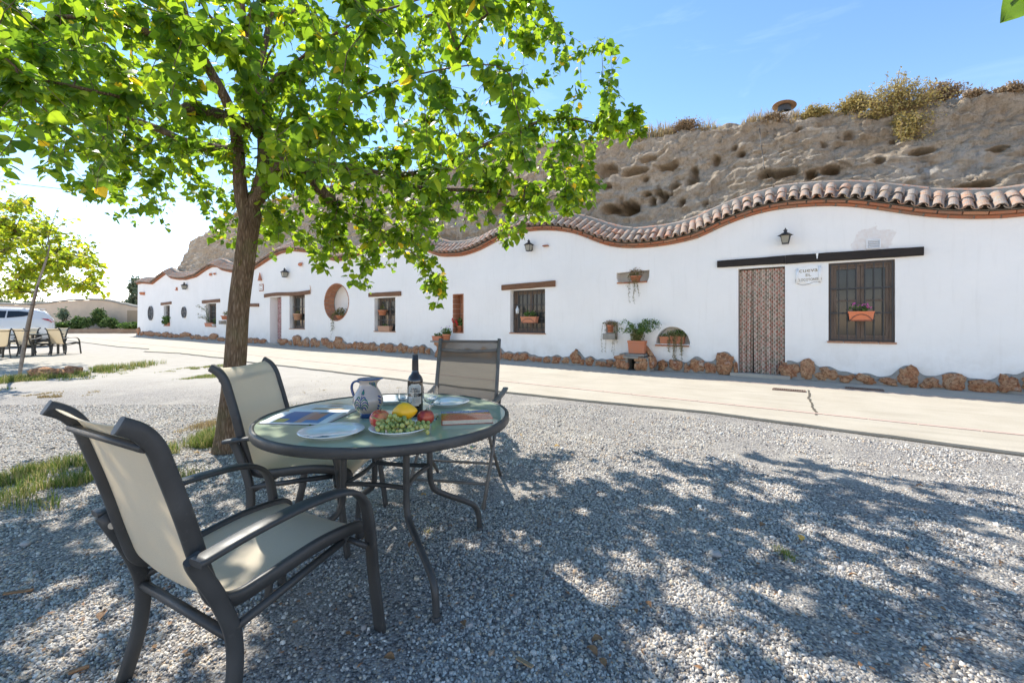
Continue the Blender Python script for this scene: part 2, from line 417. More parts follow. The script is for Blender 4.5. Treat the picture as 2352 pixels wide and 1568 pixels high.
def mk_wood(name, a, b, dark, axis=(1, 14, 14), rough=.75):
    t = NT(name); c = t.coord('Object', axis)
    col = t.mix(t.rng(t.noise(c, 3, 6, .65, .4), .35, .65), a, b)
    col = t.mix(t.rng(t.noise(c, 7, 5, .7), .52, .7, 0, .8), col, dark)
    return t.set(col, rough, t.bump(t.noise(c, 9, 6, .7), .7, .008), **{'Specular_IOR_Level': .3})
LINTEL = mk_wood('old_lintel_wood', (.15, .07, .035), (.24, .12, .06), (.05, .03, .02))
LINTELDARK = mk_wood('black_lintel_wood', (.020, .017, .016), (.035, .028, .024), (.055, .032, .02))
FRAMEW = mk_wood('window_frame_wood', (.15, .11, .085), (.20, .15, .115), (.08, .06, .05), (10, 10, 1))
IRON = simple('black_iron', (.028, .030, .033), .5, (.045, .045, .045), 30, .2, 120, .001)
def mk_glass(name, tint=(.05, .06, .06), rough=.04):
    t = NT(name); t.set(tint, rough, **{'Specular_IOR_Level': .7}); return t.m
PANE = mk_glass('dark_window_glass', (.06, .062, .055), .10); PANE.node_tree.nodes['Principled BSDF'].inputs['Specular IOR Level'].default_value = .3
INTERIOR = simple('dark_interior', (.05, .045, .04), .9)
TERRA = mk_piece('terracotta_pot', [(0, (.55, .20, .10)), (.5, (.58, .24, .13)), (1, (.50, .18, .09))], (.46, .20, .13), 5, 60, .001, .7, .2)
TERRAPALE = mk_piece('pale_terracotta', [(0, (.52, .30, .19)), (1, (.56, .34, .22))], (.42, .26, .18), 8, 60, .001, .8, .3)
ORANGEP = simple('orange_plastic', (.72, .20, .075), .45, (.66, .19, .08), 6)
SILL = simple('glazed_sill_tile', (.36, .17, .095), .5, (.44, .24, .14), 14, .2, 60)
SOIL = simple('potting_soil', (.05, .035, .025), .95, (.09, .06, .04), 40, .6, 80)
GREENP = island_mat('green_leaves', [(0, (.06, .12, .025)), (.5, (.11, .20, .04)), (1, (.20, .28, .07))], .55, .3)
OLIVEP = island_mat('olive_leaves', [(0, (.10, .11, .035)), (.5, (.19, .19, .06)), (1, (.30, .25, .11))], .7, .25)
DRYP = island_mat('dry_stems', [(0, (.20, .13, .07)), (.5, (.34, .24, .14)), (1, (.46, .35, .22))], .85, .15)
TREELEAF_STOPS = [(0, (.045, .105, .012)), (.35, (.080, .165, .014)), (.7, (.125, .215, .016)), (.985, (.19, .27, .02)), (.99, (.55, .42, .03)), (1, (.60, .45, .04))]
def mk_leaf(name, stops, use_obj=False):
    t = NT(name)
    if use_obj: f = t.n('ShaderNodeObjectInfo').outputs['Random']
    else: f = t.n('ShaderNodeNewGeometry').outputs['Random Per Island']
    c = t.ramp(f, stops)
    v = t.noise(t.coord('Object'), 60, 3); c = t.mix(t.rng(v, .4, .7, 0, .25), c, (.06, .12, .02))
    t.set(c, .42, t.bump(t.noise(t.coord('Object'), 70, 3), .35, .004), **{'Specular_IOR_Level': .45})
    hs = t.n('ShaderNodeHueSaturation'); t.val(hs, Hue=.474, Saturation=1.04, Value=2.9); t.l(c, hs.inputs['Color'])
    tr = t.n('ShaderNodeBsdfTranslucent'); t.l(hs.outputs[0], tr.inputs[0])
    ms = t.n('ShaderNodeMixShader'); ms.inputs[0].default_value = .58
    t.l(t.b.outputs[0], ms.inputs[1]); t.l(tr.outputs[0], ms.inputs[2]); t.l(ms.outputs[0], t.o.inputs[0])
    return t.m
LEAF = mk_leaf('mulberry_leaf', TREELEAF_STOPS)
LEAFOBJ = mk_leaf('mulberry_leaf_near', TREELEAF_STOPS, True)
LEAFYEL = mk_leaf('sunlit_leaf', [(0, (.10, .165, .014)), (.5, (.165, .235, .018)), (.85, (.23, .27, .025)), (1, (.33, .29, .03))])
def mk_bark(name, a, b):
    t = NT(name); c = t.coord('Object', (1, 1, .16))
    v = t.voro(c, 62, 'DISTANCE_TO_EDGE'); n = t.noise(c, 30, 6, .7, .5)
    h = t.math('ADD', t.math('MULTIPLY', t.rng(v, 0, .35), .4), t.math('MULTIPLY', n, 1.15))
    col = t.ramp(h, [(.35, tuple(x*.35 for x in a)), (.75, a), (1.1, b)])
    col = t.mix(t.rng(t.noise(t.coord('Object'), 4, 5), .5, .68, 0, .45), col, (.13, .13, .055))
    return t.set(col, .95, t.bump(h, 1.0, .02), **{'Specular_IOR_Level': .15})
BARK = mk_bark('mulberry_bark', (.18, .12, .075), (.28, .205, .14))
BARKTWIG = simple('twig_bark', (.10, .065, .045), .9, (.17, .12, .085), 20, .3, 80)
def mk_metal_paint():
    t = NT('grey_powder_coat'); c = t.coord('Object')
    col = t.mix(t.rng(t.noise(c, 6, 5, .6), .35, .7), (.034, .034, .033), (.062, .062, .060))
    col = t.mix(t.rng(t.noise(c, 40, 5, .7), .60, .75, 0, .35), col, (.13, .125, .115))
    r = t.rng(t.noise(c, 12, 4), .3, .7, .38, .58)
    return t.set(col, r, t.bump(t.noise(c, 220, 2), .15, .001), **{'Specular_IOR_Level': .45})
METAL = mk_metal_paint()
METALBR = simple('brown_grey_coat', (.10, .088, .075), .45, (.15, .135, .115), 12)
def mk_sling(name, a, b, transp, sc=330):
    t = NT(name); c = t.coord('Object')
    h = t.noise(c, 700, 2); col = t.mix(t.rng(h, .35, .65), tuple(v*.88 for v in a), a)
    col = t.mix(t.rng(t.noise(c, 4, 5, .6), .45, .75, 0, .6), col, b)
    t.set(col, .75, t.bump(h, .18, .001), **{'Specular_IOR_Level': .3})
    tr = t.n('ShaderNodeBsdfTranslucent'); t.l(col, tr.inputs[0]); ms = t.n('ShaderNodeMixShader'); ms.inputs[0].default_value = .42
    t.l(t.b.outputs[0], ms.inputs[1]); t.l(tr.outputs[0], ms.inputs[2])
    tp = t.n('ShaderNodeBsdfTransparent'); m2 = t.n('ShaderNodeMixShader'); m2.inputs[0].default_value = transp
    t.l(ms.outputs[0], m2.inputs[1]); t.l(tp.outputs[0], m2.inputs[2]); t.l(m2.outputs[0], t.o.inputs[0])
    return t.m
SLING = mk_sling('cream_sling_mesh', (.87, .78, .62), (.80, .70, .54), .02)
SLINGBR = mk_sling('brown_sling_mesh', (.17, .135, .10), (.14, .115, .088), .20)
def mk_tableglass():
    t = NT('frosted_table_glass'); c = t.coord('Object')
    t.set((.46, .53, .38), t.rng(t.noise(c, 7, 4), .35, .7, .035, .075), **{'Specular_IOR_Level': .5, 'Coat_Weight': .12, 'Coat_Roughness': .03})
    tp = t.n('ShaderNodeBsdfTranslucent'); tp.inputs[0].default_value = (.62, .74, .66, 1)
    ms = t.n('ShaderNodeMixShader'); ms.inputs[0].default_value = .22
    t.l(t.b.outputs[0], ms.inputs[1]); t.l(tp.outputs[0], ms.inputs[2]); t.l(ms.outputs[0], t.o.inputs[0])
    return t.m
TGLASS = mk_tableglass()
def mk_clear(name, col=(1, 1, 1), rough=0.0, ior=1.45):
    t = NT(name); t.set(col, rough, **{'Transmission_Weight': 1.0, 'IOR': ior}); return t.m
CLEAR = mk_clear('drinking_glass')
CERAMIC = simple('white_porcelain', (.82, .83, .82), .12, Coat_Weight=.5)
# ------------------------------------------------------------------ ground, path, kerbs
g = MB(); xs = [-400, -40, -10, -3, 3, 10, 40, 400]; ys = [-60, -5, 0, 3, 8, 20, 60, 900]
vs = [(x, y, 0) for y in ys for x in xs]; n = len(xs)
g.add(vs, [(j*n+i, j*n+i+1, (j+1)*n+i+1, (j+1)*n+i) for j in range(len(ys)-1) for i in range(n-1)])
tag(g.build('ground', GROUND), 'grey gravel yard with dusty pale patches', kind='structure')

def hc(x, y): return house_coords(on_h(x, y, 0.0))
edge_px = [(2352, 1048), (2187, 1026), (1969, 995), (1634, 950.6), (1315, 918.7), (1164, 903), (900, 871), (656, 842), (569, 832), (517, 824), (410, 812), (332, 808), (344, 802.3), (273, 797), (175, 784.6), (90, 777)]
ep = [hc(*p) for p in edge_px]
ep = [(7.0, -4.5)]+ep
fine = []
for (a, b) in zip(ep[:-1], ep[1:]):
    k = max(2, int(math.hypot(b[0]-a[0], b[1]-a[1])/.12)) if a[0] > -28 else 10
    for i in range(k):
        t = i/k; s, d = a[0]+(b[0]-a[0])*t, a[1]+(b[1]-a[1])*t
        q = vnoise(np.array([[s*2.1, 3.3, 0.5]]), 4)[0]*.035+vnoise(np.array([[s*7.0, 1.3, 0.5]]), 5)[0]*.018
        fine.append((s, d+q))
fine.append(ep[-1])
poly = fine+[(-85, -1), (-85, 14), (-48.5, 14), (-48.2, .2), (7, .2)]
bm = bmesh.new(); TH = .03
top = [bm.verts.new((x, y, TH)) for x, y in poly]; bot = [bm.verts.new((x, y, -.12)) for x, y in poly]
bm.faces.new(top)
for i in range(len(poly)):
    j = (i+1) % len(poly); bm.faces.new((top[i], bot[i], bot[j], top[j]))
bmesh.ops.recalc_face_normals(bm, faces=bm.faces); bmesh.ops.triangulate(bm, faces=[f for f in bm.faces if len(f.verts) > 4])
me = bpy.data.meshes.new('path'); bm.to_mesh(me); bm.free(); me.materials.append(PATHM)
path = mesh_obj('path', me); path.matrix_world = MH
tag(path, 'cream concrete path running along the white cave house', kind='structure')
a = MB(); a.box((-21, -.52, TH+.002), (56, 1.04, .004)); ap = a.build('apron', APRON); ap.matrix_world = MH
tag(ap, 'grey cement gutter strip along the foot of the wall', kind='structure')
# dark strip laid on the ground where the slab stands above the gravel
gp = MB(); pts = fine[::1]
for i in range(len(pts)-1):
    (s0, d0), (s1, d1) = pts[i], pts[i+1]
    wq = .018+.022*abs(vnoise(np.array([[s0*3.0, 9, 2]]), 8)[0])
    gp.add([(s0, d0+.0, .006), (s1, d1, .006), (s1, d1-wq, .006), (s0, d0-wq, .006)], [(0, 1, 2, 3)])
o = gp.build('soil', DARKGAP); o.matrix_world = MH; tag(o, 'dark line along the broken edge of the path', kind='stuff')
# thin terracotta pieces let into the concrete
bb = MB(); bb.box((0, 0, 0), (1, 1, 1)); pbm = bb.mesh('paving_brick', PAVEBRICK)
def brick_line(d, wd, s_to, far):
    s = 6.0; k = 0
    while s > s_to:
        ln = .46+rnd.uniform(-.05, .05)
        mesh_obj('brick', pbm, path, (s-ln/2, d+rnd.uniform(-.004, .004), TH+.001), (0, 0, rnd.uniform(-.012, .012)), (ln-.012, wd, .012)); s -= ln
    m = MB(); m.box(((s+far)/2, d, TH+.002), (s-far, wd, .01)); tag(m.build('brick_line', PAVEBRICK, path), kind='stuff')
brick_line(-3.62, .055, -12, -47); brick_line(-1.068, .04, -10, -47)
# crack across the slab
cr = MB(); cp = [(1856, 896), (1859, 905), (1857, 915), (1864, 924), (1866, 934), (1872, 944), (1876, 953)]
for i in range(len(cp)-1):
    for j in range(4):
        a1 = Vector(cp[i]).lerp(Vector(cp[i+1]), j/4); b1 = Vector(cp[i]).lerp(Vector(cp[i+1]), (j+1)/4)
        q = lambda t: (t[0]+2.2*vnoise(np.array([[t[0]*.7, t[1]*.6, 1]]))[0], t[1])
        A, B = on_h(*q(a1), TH), on_h(*q(b1), TH); W = Vector((.014+.01*rnd.random(), .004, 0)); Z = Vector((0, 0, .0045))
        cr.add([A-W+Z, A+W+Z, B+W+Z, B-W+Z], [(0, 1, 2, 3)])
tag(cr.build('crack', DARKGAP), 'jagged dark crack across the cream concrete path', kind='structure')
cr = MB()
for (x, y) in ():
    pass
def grate(x0, x1, y, z, label):
    A, B = on_h(x0, y, TH), on_h(x1, y, TH); c = (A+B)/2; ln = (B-A).length
    t = thing('drain_grate', label, 'drain grate', (c.x, c.y, z), HA, 'rusty drain grates in the path')
    m = MB(); m.box((0, 0, .0), (ln, .18, .006)); m.build('well', simple_dark, t)
    f = MB()
    for q in (-1, 1): f.box((0, q*.085, .006), (ln, .016, .012)); f.box((q*(ln/2-.008), 0, .006), (.016, .154, .012))
    f.build('frame', RUST, t)
    k = int(ln/.03); bmsh = MB(); bmsh.box((0, 0, 0), (.011, .152, .01)); bme = bmsh.mesh('bar', RUST)
    for i in range(1, k): mesh_obj('bar', bme, t, (-ln/2+i*ln/k, 0, .007))
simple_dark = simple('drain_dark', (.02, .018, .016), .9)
RUST = simple('rusted_iron', (.17, .095, .065), .8, (.25, .17, .13), 20, .4, 90)
grate(1780, 1844, 896.5, TH+.004, 'rusty drain grate in the cream concrete below the curtained doorway')
grate(1950, 2019, 894.5, TH+.008, 'rusty drain grate in the grey strip below the barred window')

# ------------------------------------------------------------------ the white cave house
house = thing('cave_house', 'long white cave house with wavy clay tile eaves and stone footing', 'house', P0, HA)
wave_px = [(327, 651.2), (351, 653.3), (366.7, 640.8), (382.3, 629.4), (393.7, 639.8), (410.4, 642.9), (429, 642.9), (452, 636.6), (473, 622), (487.5, 613.7), (500, 613.7), (510.4, 621), (531, 626), (556, 627), (582, 621.4), (600, 610), (621, 596), (645, 583), (671, 577), (705, 580), (740, 592), (775, 601), (810, 594), (840, 580), (870, 566), (905, 559), (940, 562), (975, 575), (1000, 586), (1017, 590.5), (1063, 588.6), (1100, 577), (1129, 561.4), (1163, 544), (1203.4, 532.8), (1246, 529), (1283.6, 530), (1323.7, 537), (1358, 551), (1395, 565), (1438, 570.6), (1481, 569.4), (1524, 564.8), (1567, 557), (1610, 545.6), (1641, 529), (1689, 508), (1737.7, 491.8), (1786, 481), (1834.6, 476.3), (1883, 473.4), (1934.7, 473.4), (1980, 477.3), (2028, 483.7), (2077, 491.8), (2125, 498), (2173.7, 501.5), (2222, 503), (2270.6, 503), (2319, 500.5), (2352, 498)]
wv = sorted(wp(x, y) for x, y in wave_px)
wv = [(-47.5, wv[0][1])]+[q for q in wv if q[0] > -47.2]+[(wv[-1][0]+1.5, wv[-1][1]+.12), (6.5, wv[-1][1]+.3)]
WS = np.array([q[0] for q in wv]); WH = np.array([q[1] for q in wv])
_g = np.arange(-47.6, 6.5, .05); _h = np.interp(_g, WS, WH); _k = np.hanning(17); _k /= _k.sum()
_h = np.convolve(np.pad(_h, 8, mode='edge'), _k, 'valid')
def hwall(s): return float(np.interp(s, _g, _h))
def slope(s): return math.atan((hwall(s+.08)-hwall(s-.08))/.16)
# wall body
sl = -47.5; ss = list(np.arange(sl, 6.01, .12))
bm = bmesh.new(); TW = .75
fr, bk = [], []
prof = [(sl-.22, -.2), (sl-.12, .9)]+[(s, hwall(s)) for s in ss]+[(6.0, -.2)]
for s, h in prof: fr.append(bm.verts.new((s, 0, h))); bk.append(bm.verts.new((s, TW, h)))
bm.faces.new(fr); bm.faces.new(bk[::-1])
for i in range(len(prof)): j = (i+1) % len(prof); bm.faces.new((fr[j], fr[i], bk[i], bk[j]))
bmesh.ops.recalc_face_normals(bm, faces=bm.faces)
bmesh.ops.triangulate(bm, faces=[f for f in bm.faces if len(f.verts) > 4])
me = bpy.data.meshes.new('wall'); bm.to_mesh(me); bm.free(); me.materials.append(PLASTER)
wall = mesh_obj('wall', me, house)
cutters = []
def cut_poly(pts, depth):
    m = MB(); n = len(pts)
    vs = [(s, -.3, h) for s, h in pts]+[(s, depth, h) for s, h in pts]
    m.add(vs, [tuple(range(n)), tuple(range(n, 2*n))[::-1]]+[(k, n+k, n+(k+1) % n, (k+1) % n) for k in range(n)])
    me = m.mesh('cutter', PLASTER); b = bmesh.new(); b.from_mesh(me); bmesh.ops.recalc_face_normals(b, faces=b.faces); b.to_mesh(me); b.free()
    cutters.append(bpy.data.objects.new('cutter', me))
def rect(x0, x1, yt, yb):
    ym, xm = (yt+yb)/2, (x0+x1)/2
    s0, s1 = wp(x0, ym)[0], wp(x1, ym)[0]; return s0, s1, wp(xm, yb)[1], wp(xm, yt)[1]
def cut_rect(r, depth): cut_poly([(r[0], r[2]), (r[1], r[2]), (r[1], r[3]), (r[0], r[3])], depth)
WIN = {'A': rect(1903, 2056, 600, 785), 'B': rect(1171.8, 1252, 665, 764.5), 'C': rect(860, 908, 683.5, 760.5), 'F': rect(665, 700, 677.5, 754.5), 'G': rect(472.9, 496.4, 697, 749.5), 'H': rect(376, 390, 701.5, 748)}
for k, r in WIN.items(): cut_rect(r, .42)
D1 = rect(1695, 1803, 614.5, 861); D1 = (D1[0], D1[1], .06, D1[3]); cut_rect(D1, .55)
D2 = rect(619.7, 646.2, 682, 791); D2 = (D2[0], D2[1], .06, D2[3]); cut_rect(D2, .6)
E = rect(1040.6, 1064.7, 675, 764.7); cut_rect(E, .34)
OC = rect(745, 801.5, 651, 736.6); oc = ((OC[0]+OC[1])/2, (OC[2]+OC[3])/2, (OC[1]-OC[0])/2, (OC[3]-OC[2])/2)
cut_poly([(oc[0]+oc[2]*math.cos(q), oc[1]+oc[3]*math.sin(q)) for q in np.linspace(0, 2*math.pi, 40, endpoint=False)], .5)
N1 = rect(1416, 1491.7, 622.5, 650)
cut_poly([(N1[0]+.06, N1[2]), (N1[1]-.06, N1[2]), (N1[1]-.01, N1[2]+.12), (N1[1], N1[3]), (N1[0], N1[3]-.02), (N1[0]-.0, N1[2]+.14)], .30)
N2 = rect(1392, 1420.3, 739.8, 765); c2 = ((N2[0]+N2[1])/2, (N2[1]-N2[0])/2)
cut_poly([(N2[1], N2[2])]+[(c2[0]+c2[1]*math.cos(q), N2[3]-.08+.08*math.sin(q)) for q in np.linspace(0, math.pi, 9)]+[(N2[0], N2[2])], .26)
N3 = rect(1505.8, 1584.8, 750.3, 790); c3 = ((N3[0]+N3[1])/2, (N3[1]-N3[0])/2)
cut_poly([(c3[0]+c3[1]*math.cos(q), N3[2]+(N3[3]-N3[2])*math.sin(q)) for q in np.linspace(0, math.pi, 21)], .30)
for c in cutters:
    md = wall.modifiers.new('cut', 'BOOLEAN'); md.operation = 'DIFFERENCE'; md.object = c; md.solver = 'EXACT'; COL.objects.link(c); c.parent = house
dg = bpy.context.evaluated_depsgraph_get(); dg.update()
nm = bpy.data.meshes.new_from_object(wall.evaluated_get(dg)); wall.modifiers.clear(); wall.data = nm
nm.name = 'wall'; nm.materials.clear(); nm.materials.append(PLASTER)
nm.polygons.foreach_set('material_index', [0]*len(nm.polygons))
for c in cutters: bpy.data.objects.remove(c)

# cornice: two courses of thin bricks
_b = MB(); _b.rbox((0, 0, 0), (1, 1, 1), .02)
bme = []
for k in range(4):
    m = MB(); v = rnd.uniform(-1, 1)
    m.rbox((0, 0, 0), (.285, .20, .044), .006, Matrix.Rotation(.012*v, 3, 'Z')); bme.append(m.mesh('brick', CORNICE))
rest = MB(); nb = 0; jobs = []
for c, (dd, hh, off) in enumerate(((.045, .024, 0), (-.015, .074, .15))):
    s = 5.6-off
    while s > -47.5: jobs.append((s, dd, hh)); s -= .30
jobs.sort(key=lambda t: -t[0])
for s, dd, hh in jobs:
    a = slope(s); p = (s-math.sin(a)*hh, dd, hwall(s)+math.cos(a)*hh)
    if nb < 300:
        mesh_obj('brick', bme[nb % 4], house, p, (rnd.uniform(-.02, .02), -a+rnd.uniform(-.015, .015), 0)); nb += 1
    else: rest.box(p, (.285, .20, .044), Matrix.Rotation(-a, 3, 'Y'))
tag(rest.build('brickwork', CORNICE, house), kind='stuff')
# mortar bed under the tiles
mb = MB(); sv_ = list(np.arange(-47.6, 6.0, .12)); pr = [(-.035, .002), (-.035, .095), (-.12, .115), (.0, .17), (.16, .35), (.22, .52), (.46, .53), (.5, .0)]
vs = []
for s in sv_:
    a = slope(s)
    for d, h in pr: vs.append((s-math.sin(a)*h, d, hwall(s)+math.cos(a)*h+.004*rnd.uniform(-1, 1)))
k = len(pr); mb.add(vs, [(i*k+j, i*k+j+1, (i+1)*k+j+1, (i+1)*k+j) for i in range(len(sv_)-1) for j in range(k-1)], False)
mb.build('mortar_bed', MORTAR, house)
def clay(len_, r0, r1, arc, th=.014, n=9, inv=False, name='roof_tile', seg=2):
    """curved clay tile along +y (into the roof), its round back up"""
    vs = []; rows = []
    for (off) in (0, th):
        for i in range(seg+1):
            t = i/seg
            r = (r0+(r1-r0)*t)-off
            for k in range(n+1):
                q = math.pi/2+arc*(k/n-.5); z = r*math.sin(q)-(r0 if False else 0)
                vs.append((r*math.cos(q), len_*t, (z if not inv else -z)))
    N = n+1; m = MB(); fs = []
    lay = (seg+1)*N
    for i in range(seg):
        for k in range(n):
            fs.append((i*N+k, i*N+k+1, (i+1)*N+k+1, (i+1)*N+k)); fs.append((lay+i*N+k, lay+(i+1)*N+k, lay+(i+1)*N+k+1, lay+i*N+k+1))
    for k in range(n): fs.append((k, lay+k, lay+k+1, k+1)); fs.append((seg*N+k, seg*N+k+1, lay+seg*N+k+1, lay+seg*N+k))
    for i in range(seg): fs.append((i*N, (i+1)*N, lay+(i+1)*N, lay+i*N)); fs.append((i*N+n, lay+i*N+n, lay+(i+1)*N+n, (i+1)*N+n))
    m.add(vs, fs, False); return m
cover = []
for k in range(3):
    m = clay(.34, .080, .068, R(168)); cover.append(m.mesh('roof_tile', TILE))
m = clay(.20, .088, .080, R(172)); collar = m.mesh('collar_tile', TILE)
m = clay(.36, .078, .088, R(140), inv=True); valley = m.mesh('valley_tile', TILE)
s = 5.5; k = 0; PITCH = R(38)
while s > -47.4:
    a = slope(s); up = Vector((-math.sin(a), 0, math.cos(a)))
    base = Vector((s, 0, hwall(s)))
    j = lambda q: rnd.uniform(-q, q)
    rot = (Matrix.Rotation(-a+j(.05), 4, 'Y') @ Matrix.Rotation(PITCH+j(.05), 4, 'X') @ Matrix.Rotation(j(.05), 4, 'Z')).to_euler()
    mesh_obj('roof_tile', cover[k % 3], house, base+up*(.125+j(.008))+Vector((0, -.195+j(.015), 0)), rot)
    mesh_obj('collar_tile', collar, house, base+up*(.285+j(.008))+Vector((0, .015+j(.012), 0)), rot)
    s2 = s-.0925; a2 = slope(s2); up2 = Vector((-math.sin(a2), 0, math.cos(a2)))
    rot2 = (Matrix.Rotation(-a2+j(.04), 4, 'Y') @ Matrix.Rotation(PITCH*.9, 4, 'X')).to_euler()
    mesh_obj('valley_tile', valley, house, Vector((s2, -.215+j(.012), hwall(s2)))+up2*.182, rot2)
    s -= .185*math.cos(a)+.002; k += 1
m = clay(.40, .085, .078, R(165)); ridge = m.mesh('ridge_tile', TILE)
s = 5.6
while s > -47.3:
    a = slope(s-.17); up = Vector((-math.sin(a), 0, math.cos(a)))
    rot = (Matrix.Rotation(-a+rnd.uniform(-.02, .03), 4, 'Y') @ Matrix.Rotation(R(90), 4, 'Z')).to_euler()
    mesh_obj('ridge_tile', ridge, house, Vector((s, .30, hwall(s)))+up*(.475+rnd.uniform(0, .012)), rot); s -= .36*math.cos(a)

# footing stones
S_ = []
def st(x0, x1, yt): S_.append((x0, x1, yt))
for q in ((1838.5, 1871, 829), (1875.7, 1923.8, 846), (1923.8, 1961, 859.6), (1965, 2013.5, 862), (2018.5, 2060, 870.6), (2060.5, 2110.8, 845.4), (2110.8, 2163, 870.6), (2160.7, 2215.3, 859.6), (2214.7, 2293.4, 876), (2290, 2338, 864), (2342, 2395, 855), (1792.6, 1835.8, 833), (1617, 1646.7, 835), (1646.7, 1684.8, 811.6), (1686.4, 1695.8, 835), (1157.7, 1181, 810), (1181, 1201, 812), (1197.6, 1216.3, 810), (1216.3, 1235, 818), (1234, 1250, 823), (1252, 1268, 821), (1269, 1291, 819.5), (1293.7, 1312.4, 822.5), (1313, 1336, 808.5), (1331, 1347, 826.5), (1348, 1365, 822), (1371, 1395, 829), (1395.6, 1412, 828), (1412, 1426, 829.5), (1511.7, 1534, 831), (1538, 1570, 829), (1571, 1586.7, 837.5), (1586.7, 1616, 823)): st(*q)
for q in ((5, 82, 805), (60, 108, 860), (105, 165, 828), (145, 178, 880), (178, 240, 832), (225, 280, 860), (282, 360, 833), (335, 425, 866), (415, 500, 825), (470, 530, 870), (525, 592, 885), (592, 640, 872), (630, 705, 875), (690, 740, 905), (710, 770, 888), (758, 815, 878), (790, 860, 910), (860, 918, 890), (905, 1005, 888), (985, 1040, 912), (1040, 1085, 890), (1075, 1140, 910), (1138, 1182, 925), (1180, 1240, 915), (1232, 1315, 902), (1308, 1365, 938), (1440, 1500, 920), (1500, 1580, 945), (1590, 1660, 950), (1670, 1740, 940), (1750, 1830, 955), (1840, 1900, 930), (1905, 1980, 960), (1985, 2060, 935)): st(673.7+q[0]/4.266, 673.7+q[1]/4.266, 581.9+q[2]/4.266)
for q in ((50, 80, 965), (85, 130, 1010), (130, 245, 1005), (245, 320, 1020), (325, 395, 1017), (390, 450, 1027), (440, 510, 1040), (512, 640, 1022), (640, 690, 1055), (690, 750, 1050), (755, 845, 1062), (845, 940, 1035), (935, 1020, 1075), (1030, 1110, 1070), (1120, 1190, 1080), (1195, 1260, 1085), (1262, 1340, 1085), (1335, 1400, 1087), (1395, 1480, 1095), (1612, 1720, 1095), (1720, 1770, 1110)): st(306.2+q[0]/4.8, 306.2+q[1]/4.8, 551.2+q[2]/4.8)
stones = []
base_y = lambda x: HY+(x+166)*.0687
for x0, x1, yt in S_:
    xm = (x0+x1)/2; s0, s1 = wp(x0, base_y(x0))[0], wp(x1, base_y(x1))[0]; h = max(.14, wp(xm, yt)[1]); stones.append(((s0+s1)/2, s1-s0, h))
stones.sort()
for i, (sc, wd, h) in enumerate(stones):
    n = 3 if sc > -8 else 2
    me = rock_mesh('stone', STONE, i+3, (wd*1.02+.01, .18, h*1.0), .34, n, .80)
    mesh_obj('stone', me, house, (sc, -.045, h*.5+.025), (0, rnd.uniform(-.06, .06), 0))
_ws = np.arange(-47.75, 5.9, .04); _wh = np.full(len(_ws), .11)
for sc, wd, h in stones:
    q = np.clip(1-((_ws-sc)/(wd*.5+.10))**2, 0, 1)**.6; _wh = np.maximum(_wh, (h+.055)*q)
_k2 = np.hanning(7); _k2 /= _k2.sum(); _wh = np.convolve(np.pad(_wh, 3, mode='edge'), _k2, 'valid')
mk = MB(); vs = []; ok = []
for s, h in zip(_ws, _wh):
    ok.append(not (D1[0]-.02 < s < D1[1]+.02 or D2[0]-.02 < s < D2[1]+.02))
    h = h+.012*vnoise(np.array([[s*5, 0, 0]]), 3)[0]
    vs += [(s, -.10, -.05), (s, -.085, h*.45), (s, -.045, h*.93), (s, -.012, h), (s, .02, h)]
mk.add(vs, [(i*5+j, (i+1)*5+j, (i+1)*5+j+1, i*5+j+1) for i in range(len(_ws)-1) if ok[i] and ok[i+1] for j in range(4)], True)
mk.build('mortar_skirt', MORTAR, house)
# step below the near door
stp = MB(); stp.prism([(D1[0]-.12, -.20), (D1[1]+.10, -.20), (D1[1]+.02, .05), (D1[0]-.0, .05)], .034, .10); stp.build('step', APRON, house)
stp = MB(); stp.prism([(D2[0]-.1, -.14), (D2[1]+.1, -.14), (D2[1], .05), (D2[0], .05)], .034, .09); stp.build('step', APRON, house)

# lintels
def lintel(p0, p1, th0, th1, mat, bend=0, dd=.10):
    """p0, p1: left and right ends (x, y of the middle)"""
    s0, h0 = wp(*p0); s1, h1 = wp(*p1); t0 = th0/2; t1 = th1/2
    m = MB(); N = 12; vs = []
    for i in range(N+1):
        t = i/N; s = s0+(s1-s0)*t; h = h0+(h1-h0)*t+bend*math.sin(t*math.pi*2)
        th = (t0+(t1-t0)*t)*(1+.08*vnoise(np.array([[s*4, h, 0.]]), 6)[0]); f = -.055+.01*vnoise(np.array([[s*3, 0, 5.]]), 7)[0]
        vs += [(s, f+.012, h-th), (s, f, h-th+.015), (s, f, h+th-.015), (s, f+.012, h+th), (s, dd, h+th), (s, dd, h-th)]
    fs = [(i*6+j, i*6+(j+1) % 6, (i+1)*6+(j+1) % 6, (i+1)*6+j) for i in range(N) for j in range(6)]
    m.add(vs, fs+[tuple(range(6))[::-1], tuple(N*6+j for j in range(6))])
    return m.build('lintel', mat, house)
lintel((1648, 607), (1803, 596.5), .145, .16, LINTELDARK, .0)
o = lintel((1804, 596.5), (2121, 577), .165, .15, LINTELDARK, .0)
lintel((1153.7, 660.7), (1276, 651), .16, .16, LINTEL)
lintel((848.3, 677.6), (921.7, 674), .155, .155, LINTEL)
lintel((608.3, 679.3), (713.5, 670.5), .17, .17, LINTEL, .03)
lintel((465.6, 693.5), (505.6, 690), .19, .19, LINTEL)
lintel((370.8, 698.2), (394.3, 695.3), .18, .18, LINTEL)
lintel((566, 700.5), (595.4, 700.5), .17, .17, LINTEL)
# thin gap of plaster between the two beams, wedge shaped
m = MB(); s0, h0 = wp(1877, 583); m.add([(s0-.02, -.062, h0+.005), (s0+.02, -.062, h0+.01), (s0+.006, -.062, h0-.10), (s0-.006, -.062, h0-.10)], [(0, 1, 2, 3)]); m.build('plaster_wedge', PLASTER, house)

